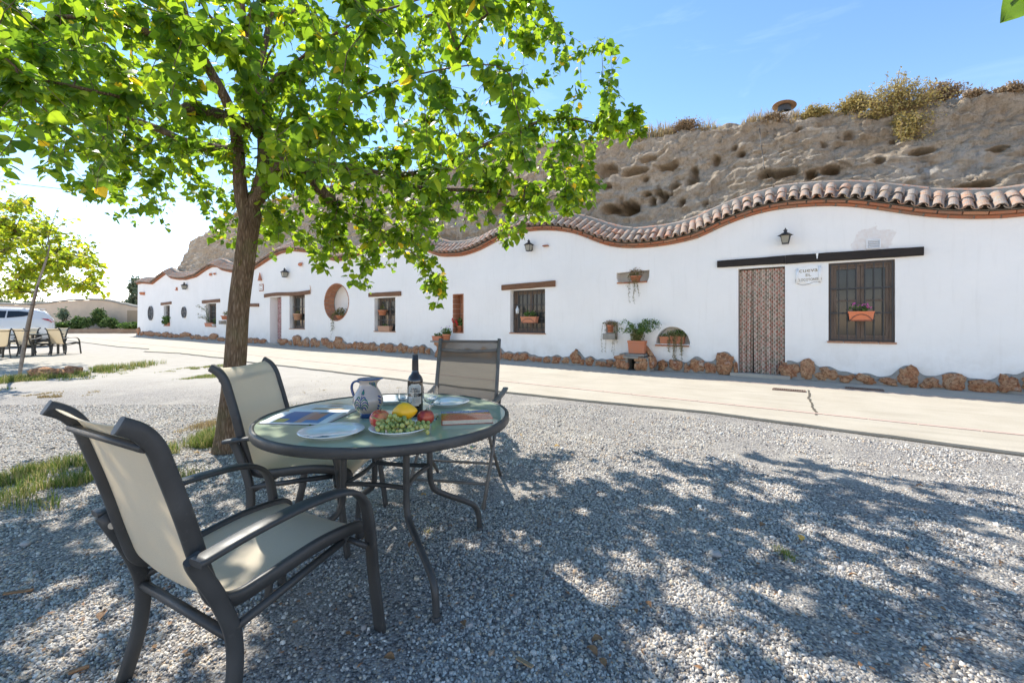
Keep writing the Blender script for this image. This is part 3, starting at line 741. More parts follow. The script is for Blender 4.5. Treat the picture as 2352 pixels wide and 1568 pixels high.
# windows
barm = MB(); barm.box((0, 0, 0), (.016, .016, 1)); barv = barm.mesh('bar', IRON)
barm = MB(); barm.box((0, 0, 0), (1, .008, .026)); barh = barm.mesh('bar', IRON)
def window(key, gd, fd, nbar, wood=True, sill=True, hs=(.33, .66), deep=.05):
    s0, s1, h0, h1 = WIN[key]; W, H = s1-s0, h1-h0; c = (s0+s1)/2
    f = MB(); fw = .07 if wood else .05
    for q in (-1, 1): f.box((q*(W/2-fw/2), 0, H/2), (fw, deep, H))
    f.box((0, 0, fw/2), (W-2*fw, deep, fw)); f.box((0, 0, H-fw/2), (W-2*fw, deep, fw))
    win = f.build('window', FRAMEW, house, (c, fd, h0))
    iw = (W-2*fw)/2
    for q in (-1, 1):
        cs = MB(); cw = .05; cx = q*iw/2; ih = H-2*fw; z0 = fw
        for r in (-1, 1): cs.box((cx+r*(iw/2-cw/2-.002), .0, z0+ih/2), (cw, deep*.7, ih-.004))
        cs.box((cx, 0, z0+cw/2+.002), (iw-2*cw-.004, deep*.7, cw)); cs.box((cx, 0, z0+ih-cw/2-.002), (iw-2*cw-.004, deep*.7, cw)); cs.box((cx, 0, z0+ih*.52), (iw-2*cw-.004, deep*.6, .03))
        cs.build('casement', FRAMEW, win, (0, .012, 0))
        pn = MB(); pn.box((cx, .018, z0+ih/2), (iw-2*cw-.004, .004, ih-2*cw)); pn.build('pane', PANE, win)
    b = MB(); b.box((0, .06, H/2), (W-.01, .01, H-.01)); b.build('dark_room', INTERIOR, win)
    g = MB(); fr = .02
    for q in (-1, 1): g.box((q*(W/2-.03), 0, H/2), (fr, .01, H-.04))
    g.box((0, 0, .03), (W-.06-fr, .01, fr)); g.box((0, 0, H-.03), (W-.06-fr, .01, fr))
    gr = g.build('window_grille', IRON, house, (c, gd, h0))
    for i in range(nbar):
        x = -W/2+.03+(W-.06)*(i+1)/(nbar+1); mesh_obj('bar', barv, gr, (x, 0, H/2), None, (1, 1, H-.06-fr))
    for q in hs: mesh_obj('bar', barh, gr, (0, -.012, H*q), None, (W-.06, 1, 1))
    if sill:
        n = max(2, round(W/.27)); sw = (W+.05)/n
        for i in range(n):
            m = MB(); m.rbox((0, 0, 0), (sw-.006, .14, .036), .012); m.build('sill_tile', SILL, house, (s0-.025+sw*(i+.5), .035, h0-.012), (0, 0, rnd.uniform(-.01, .01)))
    return c, h0, W, H
window('A', .035, .10, 6, True, True, (.36, .67), .07)
window('B', .15, .24, 6, True); window('C', .15, .24, 6); window('F', .15, .24, 5); window('G', .15, .24, 5); window('H', .15, .24, 4)
# oval niche lined with bricks
N = 30
for i in range(N):
    q0, q1 = 2*math.pi*i/N, 2*math.pi*(i+1)/N
    for j, (d0, d1) in enumerate(((-.012, .205), (.212, .43))):
        off = (q1-q0)/2*j; gap = .06*(q1-q0)
        P = [(oc[0]+(oc[2]-t)*math.cos(q+off), oc[1]+(oc[3]-t)*math.sin(q+off)) for q, t in ((q0+gap, -.012), (q1-gap, -.012), (q1-gap, .022+.006*rnd.random()), (q0+gap, .022+.006*rnd.random()))]
        cx_ = sum(p[0] for p in P)/4; cz_ = sum(p[1] for p in P)/4
        m = MB(); vs = [(p[0]-cx_, d0, p[1]-cz_) for p in P]+[(p[0]-cx_, d1, p[1]-cz_) for p in P]
        m.add(vs, [(0, 1, 2, 3), (7, 6, 5, 4), (0, 4, 5, 1), (1, 5, 6, 2), (2, 6, 7, 3), (3, 7, 4, 0)]); m.build('niche_brick', NICHEBRICK, house, (cx_, 0, cz_))
m = MB(); n = 60; vs = []
for q in np.linspace(0, 2*math.pi, n, endpoint=False):
    for d in (-.002, .47): vs.append((oc[0]+(oc[2]-.016)*math.cos(q), d, oc[1]+(oc[3]-.016)*math.sin(q)))
m.add(vs, [(2*i, 2*((i+1) % n), 2*((i+1) % n)+1, 2*i+1) for i in range(n)]); m.build('niche_mortar', MORTAR, house)
# tall niche lined with bricks
s0, s1, h0, h1 = E; H = h1-h0; W = s1-s0
for i in range(8):
    z = h0+H*(i+.5)/8
    for sx, dd in ((s0+.012, .0), (s1-.012, .0)):
        for j in range(2):
            m = MB(); m.rbox((0, 0, 0), (.03, .155, H/8-.01), .003); m.build('niche_brick', NICHEBRICK, house, (sx, .065+.165*j, z))
for i in range(4):
    for j in range(2):
        m = MB(); m.rbox((0, 0, 0), ((W-.06)/2-.008, .03, H/4-.012), .003)
        m.build('niche_brick', NICHEBRICK, house, (s0+.03+(W-.06)*(j+.5)/2, .325, h0+H*(i+(.5 if j else .5))/4))
for zz, nm_ in ((h0+.012, 'b'), (h1-.012, 't')):
    m = MB(); m.box((0, 0, 0), (W-.06, .32, .024)); m.build('niche_brick', NICHEBRICK, house, ((s0+s1)/2, .145, zz))
# sills of the two plastered niches
for (x0, x1, y, nb_) in ((1418, 1486, 650, 4), (1505.8, 1583.5, 791.8, 5)):
    s0, h = wp(x0, y); s1 = wp(x1, y)[0]; sw = (s1-s0)/nb_
    for i in range(nb_):
        m = MB(); m.rbox((0, 0, 0), (sw-.008, .30, .034), .004); m.build('niche_sill_brick', CORNICE, house, (s0+sw*(i+.5), .10, h-.005))

# ------------------------------------------------------------------ clay hill behind the house
sky_px = [(383, 618), (387, 606), (392, 600), (405, 580), (430, 558), (470, 535), (513, 503), (600, 466), (700, 440), (800, 418), (900, 398), (1000, 380), (1140, 356), (1250, 333), (1356, 313), (1440, 306), (1530, 300), (1600, 289), (1700, 281), (1800, 272), (1860, 263), (1950, 258), (2010, 252), (2080, 240), (2150, 230), (2250, 217), (2352, 203)]
DT = 1.85
sk = sorted(wp(x, y, DT) for x, y in sky_px)
SKS = np.array([q[0] for q in sk]+[9.0]); SKH = np.array([q[1] for q in sk]+[sk[-1][1]])
holes = [(1447, 484, 22, 14, .9), (1408, 487, 13, 9, .6), (1453, 394, 26, 8, .35), (1529, 378, 20, 8, .35), (1488, 449, 8, 6, .3), (1527, 455, 9, 12, .5), (1512, 443, 10, 8, .35), (1500, 465, 7, 10, .4), (1590, 415, 12, 10, .4), (1550, 430, 12, 7, .3), (1385, 388, 20, 16, .35), (1570, 470, 8, 9, .35), (1640, 362, 8, 10, .3), (1807, 403, 26, 9, .4), (1763, 407, 14, 8, .35), (1905, 398, 16, 8, .4), (1863, 410, 10, 10, .35), (2120, 347, 26, 6, .25), (2020, 372, 12, 7, .2), (1950, 300, 10, 8, .2), (1395, 430, 9, 6, .3), (1365, 455, 8, 6, .25), (1590, 395, 8, 14, .3), (1480, 410, 8, 5, .25), (1830, 290, 9, 6, .2), (1700, 350, 9, 8, .25), (2230, 440, 40, 7, .3), (2290, 345, 22, 6, .25), (1480, 360, 18, 5, .2), (1150, 480, 25, 12, .4)]
hl = []
for x, y, rx, ry, dp in holes:
    s, h = wp(x, y, 1.2); t = (wp(x+10, y, 1.2)[0]-s)/10; u = (wp(x, y-10, 1.2)[1]-h)/10; hl.append((s, h, rx*t, ry*u, dp))
su = np.concatenate([np.arange(-46.5, -14, .16), np.arange(-14, 8.5, .05)])
vv = np.linspace(0, 1, 84); NV = len(vv); TOPN = 16
SG, VG = np.meshgrid(su, vv, indexing='ij')
Htop = np.interp(SG, SKS, SKH)
Hb = np.interp(SG, _g, _h)+.05
HT = np.maximum(Htop, Hb*.6)
h = Hb+(HT-Hb)*VG
lean = 1.15
d = .55+VG*(DT-.55)*.95+np.clip(VG-.93, 0, 1)*3.0
P = np.stack([SG, d, h], -1)
n1 = fbm(P*np.array([.55, .5, .8]), 5, seed=21); n2 = fbm(P*np.array([2.2, 2, 2.6])+9, 4, seed=31); n3 = fbm(P*np.array([6., 6, 6.5])+4, 3, seed=41)
n4 = 1-np.abs(fbm(P*np.array([1.5, 1.5, 2.8])+17, 4, seed=51))
n5 = fbm(P*np.array([13., 13, 14])+4, 3, seed=45); led = fbm(P*np.array([.6, .8, 4.5])+3, 3, seed=61)
edge = np.clip(VG*5, 0, 1)
disp = (.105*n1+.04*n2+.045*n3-.04*(np.clip(n4, 0, 1)**4-.3)+.05*led+.034*n5)*(.35+.65*edge)
Pw = P*np.array([1.5, 1.5, 1.2])+fbm(P*1.3+60, 3, seed=131)[..., None]*.7; Pv = P*np.array([4.2, 4, 3.0])+fbm(P*3+70, 3, seed=141)[..., None]*.5
disp -= (.05*np.clip(1-np.abs(vnoise(Pw, 151))*5, 0, 1)**2+.035*np.clip(1-np.abs(vnoise(Pv, 161))*4, 0, 1)**2)*(.3+.7*edge)
hd = np.zeros_like(h)
wob = fbm(P*np.array([3.0, 3, 3])+40, 3, seed=71)*.35
for s, hh, rx, ry, dp in hl:
    q = ((SG-s)/(rx*1.1))**2+((h-hh)/(ry*1.1))**2+wob
    hd = np.maximum(hd, 1.35*dp*(1/(1+np.exp((q-1)*7))))
# more small swallow holes in the middle of the face
for k in range(18):
    s = rnd.uniform(-12, 1.5); hh = float(np.interp(s, _g, _h))+rnd.uniform(.6, 2.3); r = rnd.uniform(.03, .075)
    q = ((SG-s)/r)**2+((h-hh)/(r*rnd.uniform(.7, 1.6)))**2+wob*.6
    hd = np.maximum(hd, .22*(1/(1+np.exp((q-1)*5))))
P[..., 1] -= disp*1.05; P[..., 1] += hd
P[..., 2] += .09*n2*np.clip((VG-.6)*2.5, 0, 1)+.06*n3*np.clip((VG-.6)*2.5, 0, 1)
# round off the left end
endf = np.clip((-41.0-SG)/3.0, 0, 1); P[..., 1] += 3.0*endf**2
# plateau
top = P[:, -1, :]; rows = [P]
tp = []
for k in range(1, TOPN+1):
    t = k/TOPN; q = top.copy(); q[:, 1] = top[:, 1]+9.0*t**1.5; q[:, 2] = top[:, 2]-.0+.10*t+.05*fbm(q*1.2, 3, seed=81)-.35*t*t
    tp.append(q)
A = np.concatenate([P]+[q[:, None, :] for q in tp], axis=1); n0, n1_ = A.shape[:2]
idx = np.arange(n0*n1_).reshape(n0, n1_)
F = np.stack([idx[:-1, :-1], idx[1:, :-1], idx[1:, 1:], idx[:-1, 1:]], -1).reshape(-1, 4)
hme = np_mesh('hill', A.reshape(-1, 3), F, [EARTH], False)
hill = mesh_obj('hill', hme); hill.matrix_world = MH; tag(hill, 'eroded dry clay cliff full of holes above the house', kind='structure')
# left end closure of the hill
m = MB(); e = A[0]; m.add([tuple(p) for p in e]+[(p[0]-.2, p[1]+1.5, -1) for p in e], [(i, i+1, len(e)+i+1, len(e)+i) for i in range(len(e)-1)], True)
o = m.build('hillside', EARTH); o.matrix_world = MH; tag(o, kind='structure')
def hill_top(s): return float(np.interp(s, su, A[:, NV-1, 1])), float(np.interp(s, su, A[:, NV-1, 2]))
# ------------------------------------------------------------------ things on and by the house front
def text_mesh(body, size, mat, name='lettering', ext=.002, bend=None, sx=1.0, align='CENTER', shear=0, off=0):
    cu = bpy.data.curves.new(name, 'FONT'); cu.body = body; cu.size = size; cu.extrude = ext; cu.align_x = align; cu.align_y = 'CENTER'; cu.shear = shear; cu.offset = off
    cu.resolution_u = 3
    o = bpy.data.objects.new(name, cu); COL.objects.link(o); dg = bpy.context.evaluated_depsgraph_get(); dg.update()
    me = bpy.data.meshes.new_from_object(o.evaluated_get(dg)); bpy.data.objects.remove(o)
    me.name = name; me.materials.clear(); me.materials.append(mat)
    if len(me.vertices):
        co = np.empty(len(me.vertices)*3); me.vertices.foreach_get('co', co); co = co.reshape(-1, 3); co[:, 0] *= sx
        if bend:
            a = co[:, 0]/bend; r = bend+co[:, 2]; co = np.stack([r*np.sin(a), -r*np.cos(a), co[:, 1]], -1)
        me.vertices.foreach_set('co', co.ravel())
    return me
def scatter_mesh(name, TV, TF, M, T, mat, smooth=False):
    """TV (v,3), TF (f,k) template; M (n,3,3), T (n,3)"""
    n, v = len(T), len(TV)
    V = np.einsum('nij,vj->nvi', M, TV)+T[:, None, :]
    F = (TF[None]+(np.arange(n)*v)[:, None, None]).reshape(-1, TF.shape[1])
    return np_mesh(name, V.reshape(-1, 3), F, [mat], smooth)
def rand_rot(n, tilt=None):
    q = rng.normal(size=(n, 4)); q /= np.linalg.norm(q, axis=1)[:, None]; a, b, c, d = q.T
    return np.stack([1-2*(c*c+d*d), 2*(b*c-a*d), 2*(b*d+a*c), 2*(b*c+a*d), 1-2*(b*b+d*d), 2*(c*d-a*b), 2*(b*d-a*c), 2*(c*d+a*b), 1-2*(b*b+c*c)], -1).reshape(n, 3, 3)
LQ_V = np.array([[0, 0, 0], [.28, .4, .06], [0, 1, -.05], [-.28, .4, .06]]); LQ_F = np.array([[0, 1, 2, 3]])
def leaf_cloud(name, pts, size, mat, parent=None, loc=None, squash=1):
    n = len(pts); sz = size*rng.uniform(.6, 1.3, n); M = rand_rot(n)*sz[:, None, None]
    return mesh_obj(name, scatter_mesh(name, LQ_V, LQ_F, M, np.asarray(pts), mat), parent, loc)
def ell(n, c, r, fill=.6):
    v = rng.normal(size=(n, 3)); v /= np.linalg.norm(v, axis=1)[:, None]; v *= rng.uniform(fill, 1, n)[:, None]**.6
    return np.array(c)+v*np.array(r)
def clumpy(n, c, r, k=9, cr=.42):
    cs = ell(k, c, np.array(r)*.68, .3); w = rng.integers(0, k, n); v = rng.normal(size=(n, 3)); v /= np.linalg.norm(v, axis=1)[:, None]
    return cs[w]+v*(rng.uniform(.2, 1, n)**.5)[:, None]*np.array(r)*cr
def strand_pts(path, n, jit): 
    P = smooth_path(path, 5); out = []
    for i in range(n):
        t = rnd.random()*(len(P)-1); a = P[int(t)].lerp(P[min(int(t)+1, len(P)-1)], t % 1); out.append((a.x+rnd.gauss(0, jit), a.y+rnd.gauss(0, jit), a.z+rnd.gauss(0, jit)))
    return out
def pot_mesh(kind, w, h, d=None):
    m = MB()
    if kind == 'round':
        r = w/2; m.lathe([(.001, 0), (r*.68, 0), (r*.86, h*.78), (r*.88, h*.78), (r, h*.80), (r, h), (r*.9, h), (r*.86, h*.84), (.001, h*.84)], 18)
    else:
        d = d or w*.4; vs = []
        for (q, z) in ((.86, 0), (.95, h*.82), (1.0, h*.84), (1.0, h), (.93, h), (.9, h*.85)):
            vs += [(-w/2*q, -d/2*q, z), (w/2*q, -d/2*q, z), (w/2*q, d/2*q, z), (-w/2*q, d/2*q, z)]
        fs = [(i*4+j, i*4+(j+1) % 4, (i+1)*4+(j+1) % 4, (i+1)*4+j) for i in range(5) for j in range(4)]+[(3, 2, 1, 0), (20, 21, 22, 23)]
        m.add(vs, fs)
    return m
def potted(label, cat, x, ybot, wpx, hpx, kind, mat, d=-.02, plant=None, group=None, name='flower_pot', saucer=False, ironband=False):
    """pot standing where its bottom centre is seen at (x, ybot) on the plane d behind the front"""
    s, h = wp(x, ybot, d); W = wp(x+wpx/2, ybot, d)[0]-wp(x-wpx/2, ybot, d)[0]; H = wp(x, ybot-hpx, d)[1]-h
    t = thing(name, label, cat, hw(s, d, h), HA, group)
    pot_mesh(kind, W, H, min(.17, W*.45)).build('pot', mat, t)
    m = MB()
    if kind == 'round': m.disc((0, 0, H*.87), W/2*.86, 14)
    else: m.box((0, 0, H*.86), (W*.88, min(.17, W*.45)*.86, .01))
    m.build('soil', SOIL, t)
    if saucer: MB().lathe([(.001, 0), (W*.42, 0), (W*.5, .025), (W*.45, .022), (.001, .012)], 16, (0, 0, -.001)).build('saucer', mat, t)
    if ironband:
        dd = min(.17, W*.45)/2+.006; b = MB()
        b.tube(smooth_path([(-W*.46, -dd, -.01), (-W*.25, -dd-.004, H*.5), (0, -dd-.006, H*.68), (W*.25, -dd-.004, H*.5), (W*.46, -dd, -.01)], 5), .005, 6)
        b.tube([(-W*.5, -dd, .01), (W*.5, -dd, .01)], .005, 6)
        for q in (-1, 1): b.tube([(q*W*.47, -dd, .01), (q*W*.47, dd+.03, .01), (q*W*.47, dd+.03, H*.8)], .005, 6)
        b.build('iron_hanger', IRON, t)
    if plant: plant(t, W, H)
    return t
FLPINK = simple('pink_petals', (.62, .10, .36), .6); FLRED = simple('red_petals', (.60, .012, .02), .6); FLVIO = simple('violet_petals', (.35, .20, .50), .6)
def pl_bushy(n, size, mat, rx, rz, extra=None, zc=.5):
    def f(t, W, H):
        leaf_cloud('foliage', ell(n, (0, 0, H+rz*zc), (rx, rx*.45, rz), .2), size, mat, t)
        if extra: extra(t, W, H)
    return f
def flowers(mat, cs, size=.035, k=7):
    def f(t, W, H):
        for c in cs:
            leaf_cloud('flower', ell(k, (c[0], c[1], H+c[2]), (size*.5,)*3, .1), size, mat, t)
    return f
def trailing(xs, length, n, size, mat, front=-.12):
    def f(t, W, H):
        pts = []; st = MB()
        for x in xs:
            ln = length*rnd.uniform(.55, 1.1); x2 = x+rnd.uniform(-.05, .05); f0 = front-rnd.uniform(0, .04)
            path = [(x*.5, 0, H*.9), (x, f0*.7, H+.05), (x2, f0, H-.08), (x2+rnd.uniform(-.03, .03), f0, H-ln*.5), (x2+rnd.uniform(-.04, .04), f0, H-ln)]
            pts += strand_pts(path, n, .011); st.tube(smooth_path(path, 4), .0028, 4, False)
        leaf_cloud('foliage', pts, size, mat, t); st.build('stem', DRYP, t)
    return f
def both(*fs):
    def f(t, W, H):
        for q in fs: q(t, W, H)
    return f
# flower boxes hung on the grilles and standing on the sills
potted('bright orange trough with pink flowers hung on the largest barred window', 'flower box', 1977.5, 737, 61, 22, 'box', ORANGEP, -.09, both(pl_bushy(90, .05, GREENP, .16, .07), flowers(FLPINK, [(-.03, -.03, .10), (.04, -.05, .12), (.09, -.03, .08), (.13, -.04, .07), (-.1, 0, .14), (.08, -.05, .13)])), ironband=True, name='flower_box')
potted('terracotta trough with green plant hung on the window right of the leaf canopy', 'flower box', 1216.4, 742, 36, 15, 'box', TERRA, .04, pl_bushy(150, .075, GREENP, .22, .12), ironband=True, name='flower_box')
potted('small terracotta pot hooked high on the barred window under the branches', 'flower pot', 878.8, 724, 14, 12, 'round', TERRA, .06, pl_bushy(60, .07, OLIVEP, .14, .16))
potted('pale clay trough on the sill of the window under the branches', 'flower box', 884.5, 760, 28, 11.5, 'box', TERRAPALE, .03, pl_bushy(50, .05, GREENP, .16, .06), name='flower_box')
potted('straw coloured basket pot on the window beside the floral curtain', 'flower pot', 684, 735, 11, 15, 'round', TERRAPALE, .04, both(pl_bushy(60, .07, OLIVEP, .16, .10), trailing([-.1, -.16, -.13], .5, 30, .05, OLIVEP, 0)))
def wisps(t, W, H):
    st = MB(); pts = []
    for k in range(9):
        e = (-rnd.uniform(.25, .95), -rnd.uniform(0, .4), rnd.uniform(.35, 1.15)); path = [(-.05, 0, H), (e[0]*.4, e[1]*.3, H+e[2]*.65), (e[0]*.8, e[1], H+e[2]*.95), (e[0]*1.15, e[1], H+e[2]*.9)]
        st.tube(smooth_path(path, 4), .005, 4, False); pts += strand_pts(path, 40, .035)
    st.build('stem', GREENP, t); leaf_cloud('foliage', pts, .05, OLIVEP, t)
potted('orange trough with tall wispy stems on the sill left of the trunk', 'flower box', 481.5, 749.5, 18, 8, 'box', TERRA, .04, wisps, name='flower_box')
potted('little white pot with light green plant beside the wispy trough', 'flower pot', 493, 749.5, 5, 5, 'round', CERAMIC, .03, pl_bushy(60, .08, GREENP, .14, .22, zc=.8))
potted('orange trough with dark bushy plant on the leftmost window sill', 'flower box', 385, 747.5, 10, 6, 'box', TERRA, -.02, pl_bushy(260, .16, GREENP, .62, .32, zc=.5), name='flower_box')
potted('orange pot with reddish plant on the block just left of the trunk', 'flower pot', 518, 734, 8, 9, 'round', TERRA, -.12, pl_bushy(50, .09, OLIVEP, .2, .2))
m = MB(); s_, h_ = wp(517, 739.5); m.rbox((0, 0, 0), (.32, .3, .2), .02); m.build('block', MORTAR, house, (s_, -.12, h_-.02))
potted('terracotta pot of red geraniums inside the tall brick niche', 'flower pot', 1056.5, 762, 10.5, 14, 'round', TERRA, .08, both(pl_bushy(110, .08, GREENP, .17, .17), flowers(FLRED, [(-.24, -.1, .20), (-.20, -.12, .12), (-.06, -.12, .10), (-.03, -.12, .04), (-.08, -.1, .17)], .05, 12)), saucer=True)
potted('dark trailing plant in a pot in the round brick niche', 'potted plant', 782, 731, 12, 7, 'round', TERRA, .12, both(pl_bushy(420, .07, OLIVEP, .40, .20, zc=.6), trailing([-.32, -.36, -.28, -.30], .95, 50, .05, OLIVEP, -.16)))
potted('dry trailing plant in the small shelf niche above the potted fern', 'potted plant', 1460, 646, 26, 12, 'round', TERRA, .03, both(pl_bushy(420, .045, DRYP, .20, .13, zc=.6), trailing([-.10, -.05, 0, .05, .10, -.02, .08], .62, 70, .028, OLIVEP, -.10)))
nb_ = N2; m = MB(); s_, h_ = (N2[0]+N2[1])/2, N2[2]
m.rbox((0, 0, 0), (N2[1]-N2[0]+.0, .30, .15), .012); m.build('block', MORTAR, house, (s_-.02, -.02, h_-.078))
potted('small red pot with thin trailing stems on the block by the fern', 'potted plant', 1402, 763, 16, 17, 'round', TERRA, -.05, both(pl_bushy(260, .035, DRYP, .17, .08, zc=.5), trailing([-.17, -.14, .10, .14, .17, .19, .22], .68, 60, .028, OLIVEP, -.07)), saucer=True)
potted('square terracotta pot at the left of the arched niche', 'flower pot', 1527, 789.5, 22, 17, 'box', TERRA, .08, pl_bushy(90, .035, GREENP, .12, .04))
potted('overgrown trough whose stems hang from the arched niche', 'flower box', 1556, 789.5, 34, 18, 'box', TERRA, .08, both(pl_bushy(420, .045, GREENP, .24, .09, zc=.6), trailing([-.17, -.12, -.08, -.03, .02, .07, .12, .17, .2, -.05, .1], .60, 80, .03, OLIVEP, -.13)), name='flower_box')
# bunch of twigs on the vent arch of the small niches is part of the pots above
# stone kennel-like pedestal and the big fern pot
def kennel():
    s0, _ = wp(1430, 855); s1, _ = wp(1506, 860); c = (s0+s1)/2; W = s1-s0; ht = wp(1465, 812, -.2)[1]
    t = thing('stone_pedestal', 'rough stone pedestal with a square hole carrying the big terracotta pot', 'pedestal', hw(c, -.02, .03), HA)
    body = MB(); D = .46
    hole = (-.02, .20)
    prof = [(-W/2, 0), (hole[0]-.09, 0), (hole[0]-.09, .27), (hole[0]+.11, .27), (hole[0]+.11, 0), (W/2, 0), (W/2-.03, .30), (W/2-.12, ht-.10), (-W/2+.08, ht-.08), (-W/2+.02, .25)]
    b2 = bmesh.new(); fr_ = [b2.verts.new((x, -D+.03, z)) for x, z in prof]; bk_ = [b2.verts.new((x, .02, z)) for x, z in prof]
    b2.faces.new(fr_); b2.faces.new(bk_[::-1])
    for i in range(len(prof)): j = (i+1) % len(prof); b2.faces.new((fr_[j], fr_[i], bk_[i], bk_[j]))
    bmesh.ops.recalc_face_normals(b2, faces=b2.faces); bmesh.ops.triangulate(b2, faces=b2.faces); me = bpy.data.meshes.new('core'); b2.to_mesh(me); b2.free(); me.materials.append(MORTAR); mesh_obj('core', me, t)
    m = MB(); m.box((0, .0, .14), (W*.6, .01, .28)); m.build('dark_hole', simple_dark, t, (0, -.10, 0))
    k = 0
    for (x, z, w_, h_) in ((-.40, .14, .16, .24), (-.27, .13, .16, .20), (-.17, .10, .13, .17), (-.30, .30, .24, .12), (.16, .10, .18, .17), (.15, .27, .16, .12), (.33, .16, .20, .30), (-.34, ht-.12, .30, .11), (-.02, ht-.10, .32, .07), (.27, ht-.14, .22, .08)):
        if x == -.02:
            m = MB(); m.rbox((0, 0, 0), (.36, .30, .05), .01); m.build('stone', MORTAR, t, (x, -D+.12, z)); continue
        mesh_obj('stone', rock_mesh('stone', STONE, 200+k, (w_, .16, h_), .15, 2, .7), t, (x*W/.98, -D+.05, z), (0, rnd.uniform(-.15, .15), 0)); k += 1
    for (y) in (-.30, -.12): mesh_obj('stone', rock_mesh('stone', STONE, 230+k, (.16, .2, .30), .15, 2, .7), t, (W/2-.02, y, .2)); k += 1
    mesh_obj('stone', rock_mesh('stone', STONE, 260, (.12, .12, .52), .12, 3, .8), t, (W/2-.14, -.06, ht+.02), (0, R(-38), 0))
    m = MB(); m.rbox((0, 0, 0), (W*.72, .34, .05), .01); m.build('slab', MORTAR, t, (-.04, -.2, ht-.055))
    return c, ht
kc, kht = kennel()
def fern(t, W, H):
    st = MB(); pts = []
    leaf_cloud('dense_foliage', ell(900, (0, 0, H+.12), (.17, .15, .16), .1), .045, OLIVEP, t)
    for k in range(34):
        a = rnd.uniform(0, 2*math.pi); l = rnd.uniform(.22, .5); e = (math.cos(a)*l*1.05, math.sin(a)*l*.4-.05, rnd.uniform(.22, .5))
        if k < 5: e = (rnd.uniform(.4, .58), -.08, rnd.uniform(.40, .5))
        path = [(0, 0, H-.02), (e[0]*.35, e[1]*.5, H+e[2]*.7), (e[0]*.8, e[1], H+e[2]), (e[0]*1.1, e[1], H+e[2]*.8)]
        st.tube(smooth_path(path, 4), .003, 4, False); pts += strand_pts(path[1:], 46, .018)
    st.build('stem', GREENP, t); leaf_cloud('fronds', pts, .04, GREENP, t)
potted('large square terracotta pot with spiky fern on the stone pedestal', 'potted plant', 1463.5, 811, 40, 29, 'box', TERRA, -.22, fern)
# pillar stand left of the folding chair with two pots
sx_, sh_ = wp(1012, 791, -.35)
t = thing('pot_stand', 'short stone pillar stand with flat top partly behind the brown chair', 'pot stand', hw(sx_, -.35, .03), HA)
MB().lathe([(.001, 0), (.20, 0), (.18, .14), (.12, .24), (.13, .34), (.22, .40), (.22, .47), (.001, .47)], 12).build('pillar', STONE, t)
m = MB(); m.rbox((.05, 0, .495), (.72, .34, .05), .012); m.build('slab', MORTAR, t)
def place_on_stand(px, label, w, h, kind, plant, dz=.55):
    q = thing('flower_pot' if kind == 'round' else 'flower_box', label, 'flower pot' if kind == 'round' else 'flower box', hw(sx_+px, -.35, dz), HA)
    pot_mesh(kind, w, h, .2).build('pot', TERRA, q); mm = MB(); mm.disc((0, 0, h*.86), min(w/2*.8, .09), 10); mm.build('soil', SOIL, q); plant(q, w, h)
place_on_stand(-.10, 'terracotta trough of low green plants left end of the stone stand', .42, .15, 'box', pl_bushy(160, .05, GREENP, .2, .07))
place_on_stand(.27, 'round terracotta pot with violet flowers right on the stone stand', .28, .22, 'round', both(pl_bushy(320, .06, GREENP, .22, .13), flowers(FLVIO, [(-.2, -.05, .2), (.05, -.05, .24), (.12, 0, .22)], .04)))

# lanterns
def lantern(x, y, label, sc=1.0, side=0):
    s, h = wp(x, y, -.16); t = thing('wall_lantern', label, 'lantern', hw(s, -.16, h), HA, 'wall lanterns on the white house')
    t.scale = (sc, sc, sc)
    m = MB()
    for a, b in ((-1, -1), (1, -1), (1, 1), (-1, 1)): m.tube([(a*.055, b*.055, -.11), (a*.085, b*.085, .05)], .006, 4)
    m.box((0, 0, -.115), (.125, .125, .014)); m.box((0, 0, .055), (.185, .185, .012)); m.build('cage', IRON, t)
    m = MB(); vs = [(-.052, -.052, -.105), (.052, -.052, -.105), (.052, .052, -.105), (-.052, .052, -.105), (-.08, -.08, .048), (.08, -.08, .048), (.08, .08, .048), (-.08, .08, .048)]
    m.add(vs, [(0, 1, 5, 4), (1, 2, 6, 5), (2, 3, 7, 6), (3, 0, 4, 7)]); m.build('glass', LGLASS, t)
    m = MB(); m.lathe([(.15, .062), (.13, .066), (.075, .105), (.03, .125), (.03, .15), (.045, .165), (.02, .185), (.006, .215), (.001, .22)], 4 if False else 8); m.build('cap', IRON, t)
    m = MB(); m.tube(smooth_path([(0, .16, -.02), (0, .13, .06), (0, .05, .15), (0, 0, .13)], 5), .010, 6); m.box((0, .152, -.01), (.06, .014, .16)); m.build('bracket', IRON, t)
    return t
LGLASS = simple('frosted_lamp_glass', (.30, .28, .22), .35, Specular_IOR_Level=.6)
lantern(1804, 547, 'black wall lantern above the dark beam of the curtained doorway', .92)
lantern(1214.5, 567, 'black wall lantern above the window right of the leaf canopy', 1.0)
lantern(653.5, 629, 'black wall lantern just right of the trunk near the leaves', 1.35)
lantern(423, 658.5, 'black wall lantern between the two leftmost barred windows', 1.45)

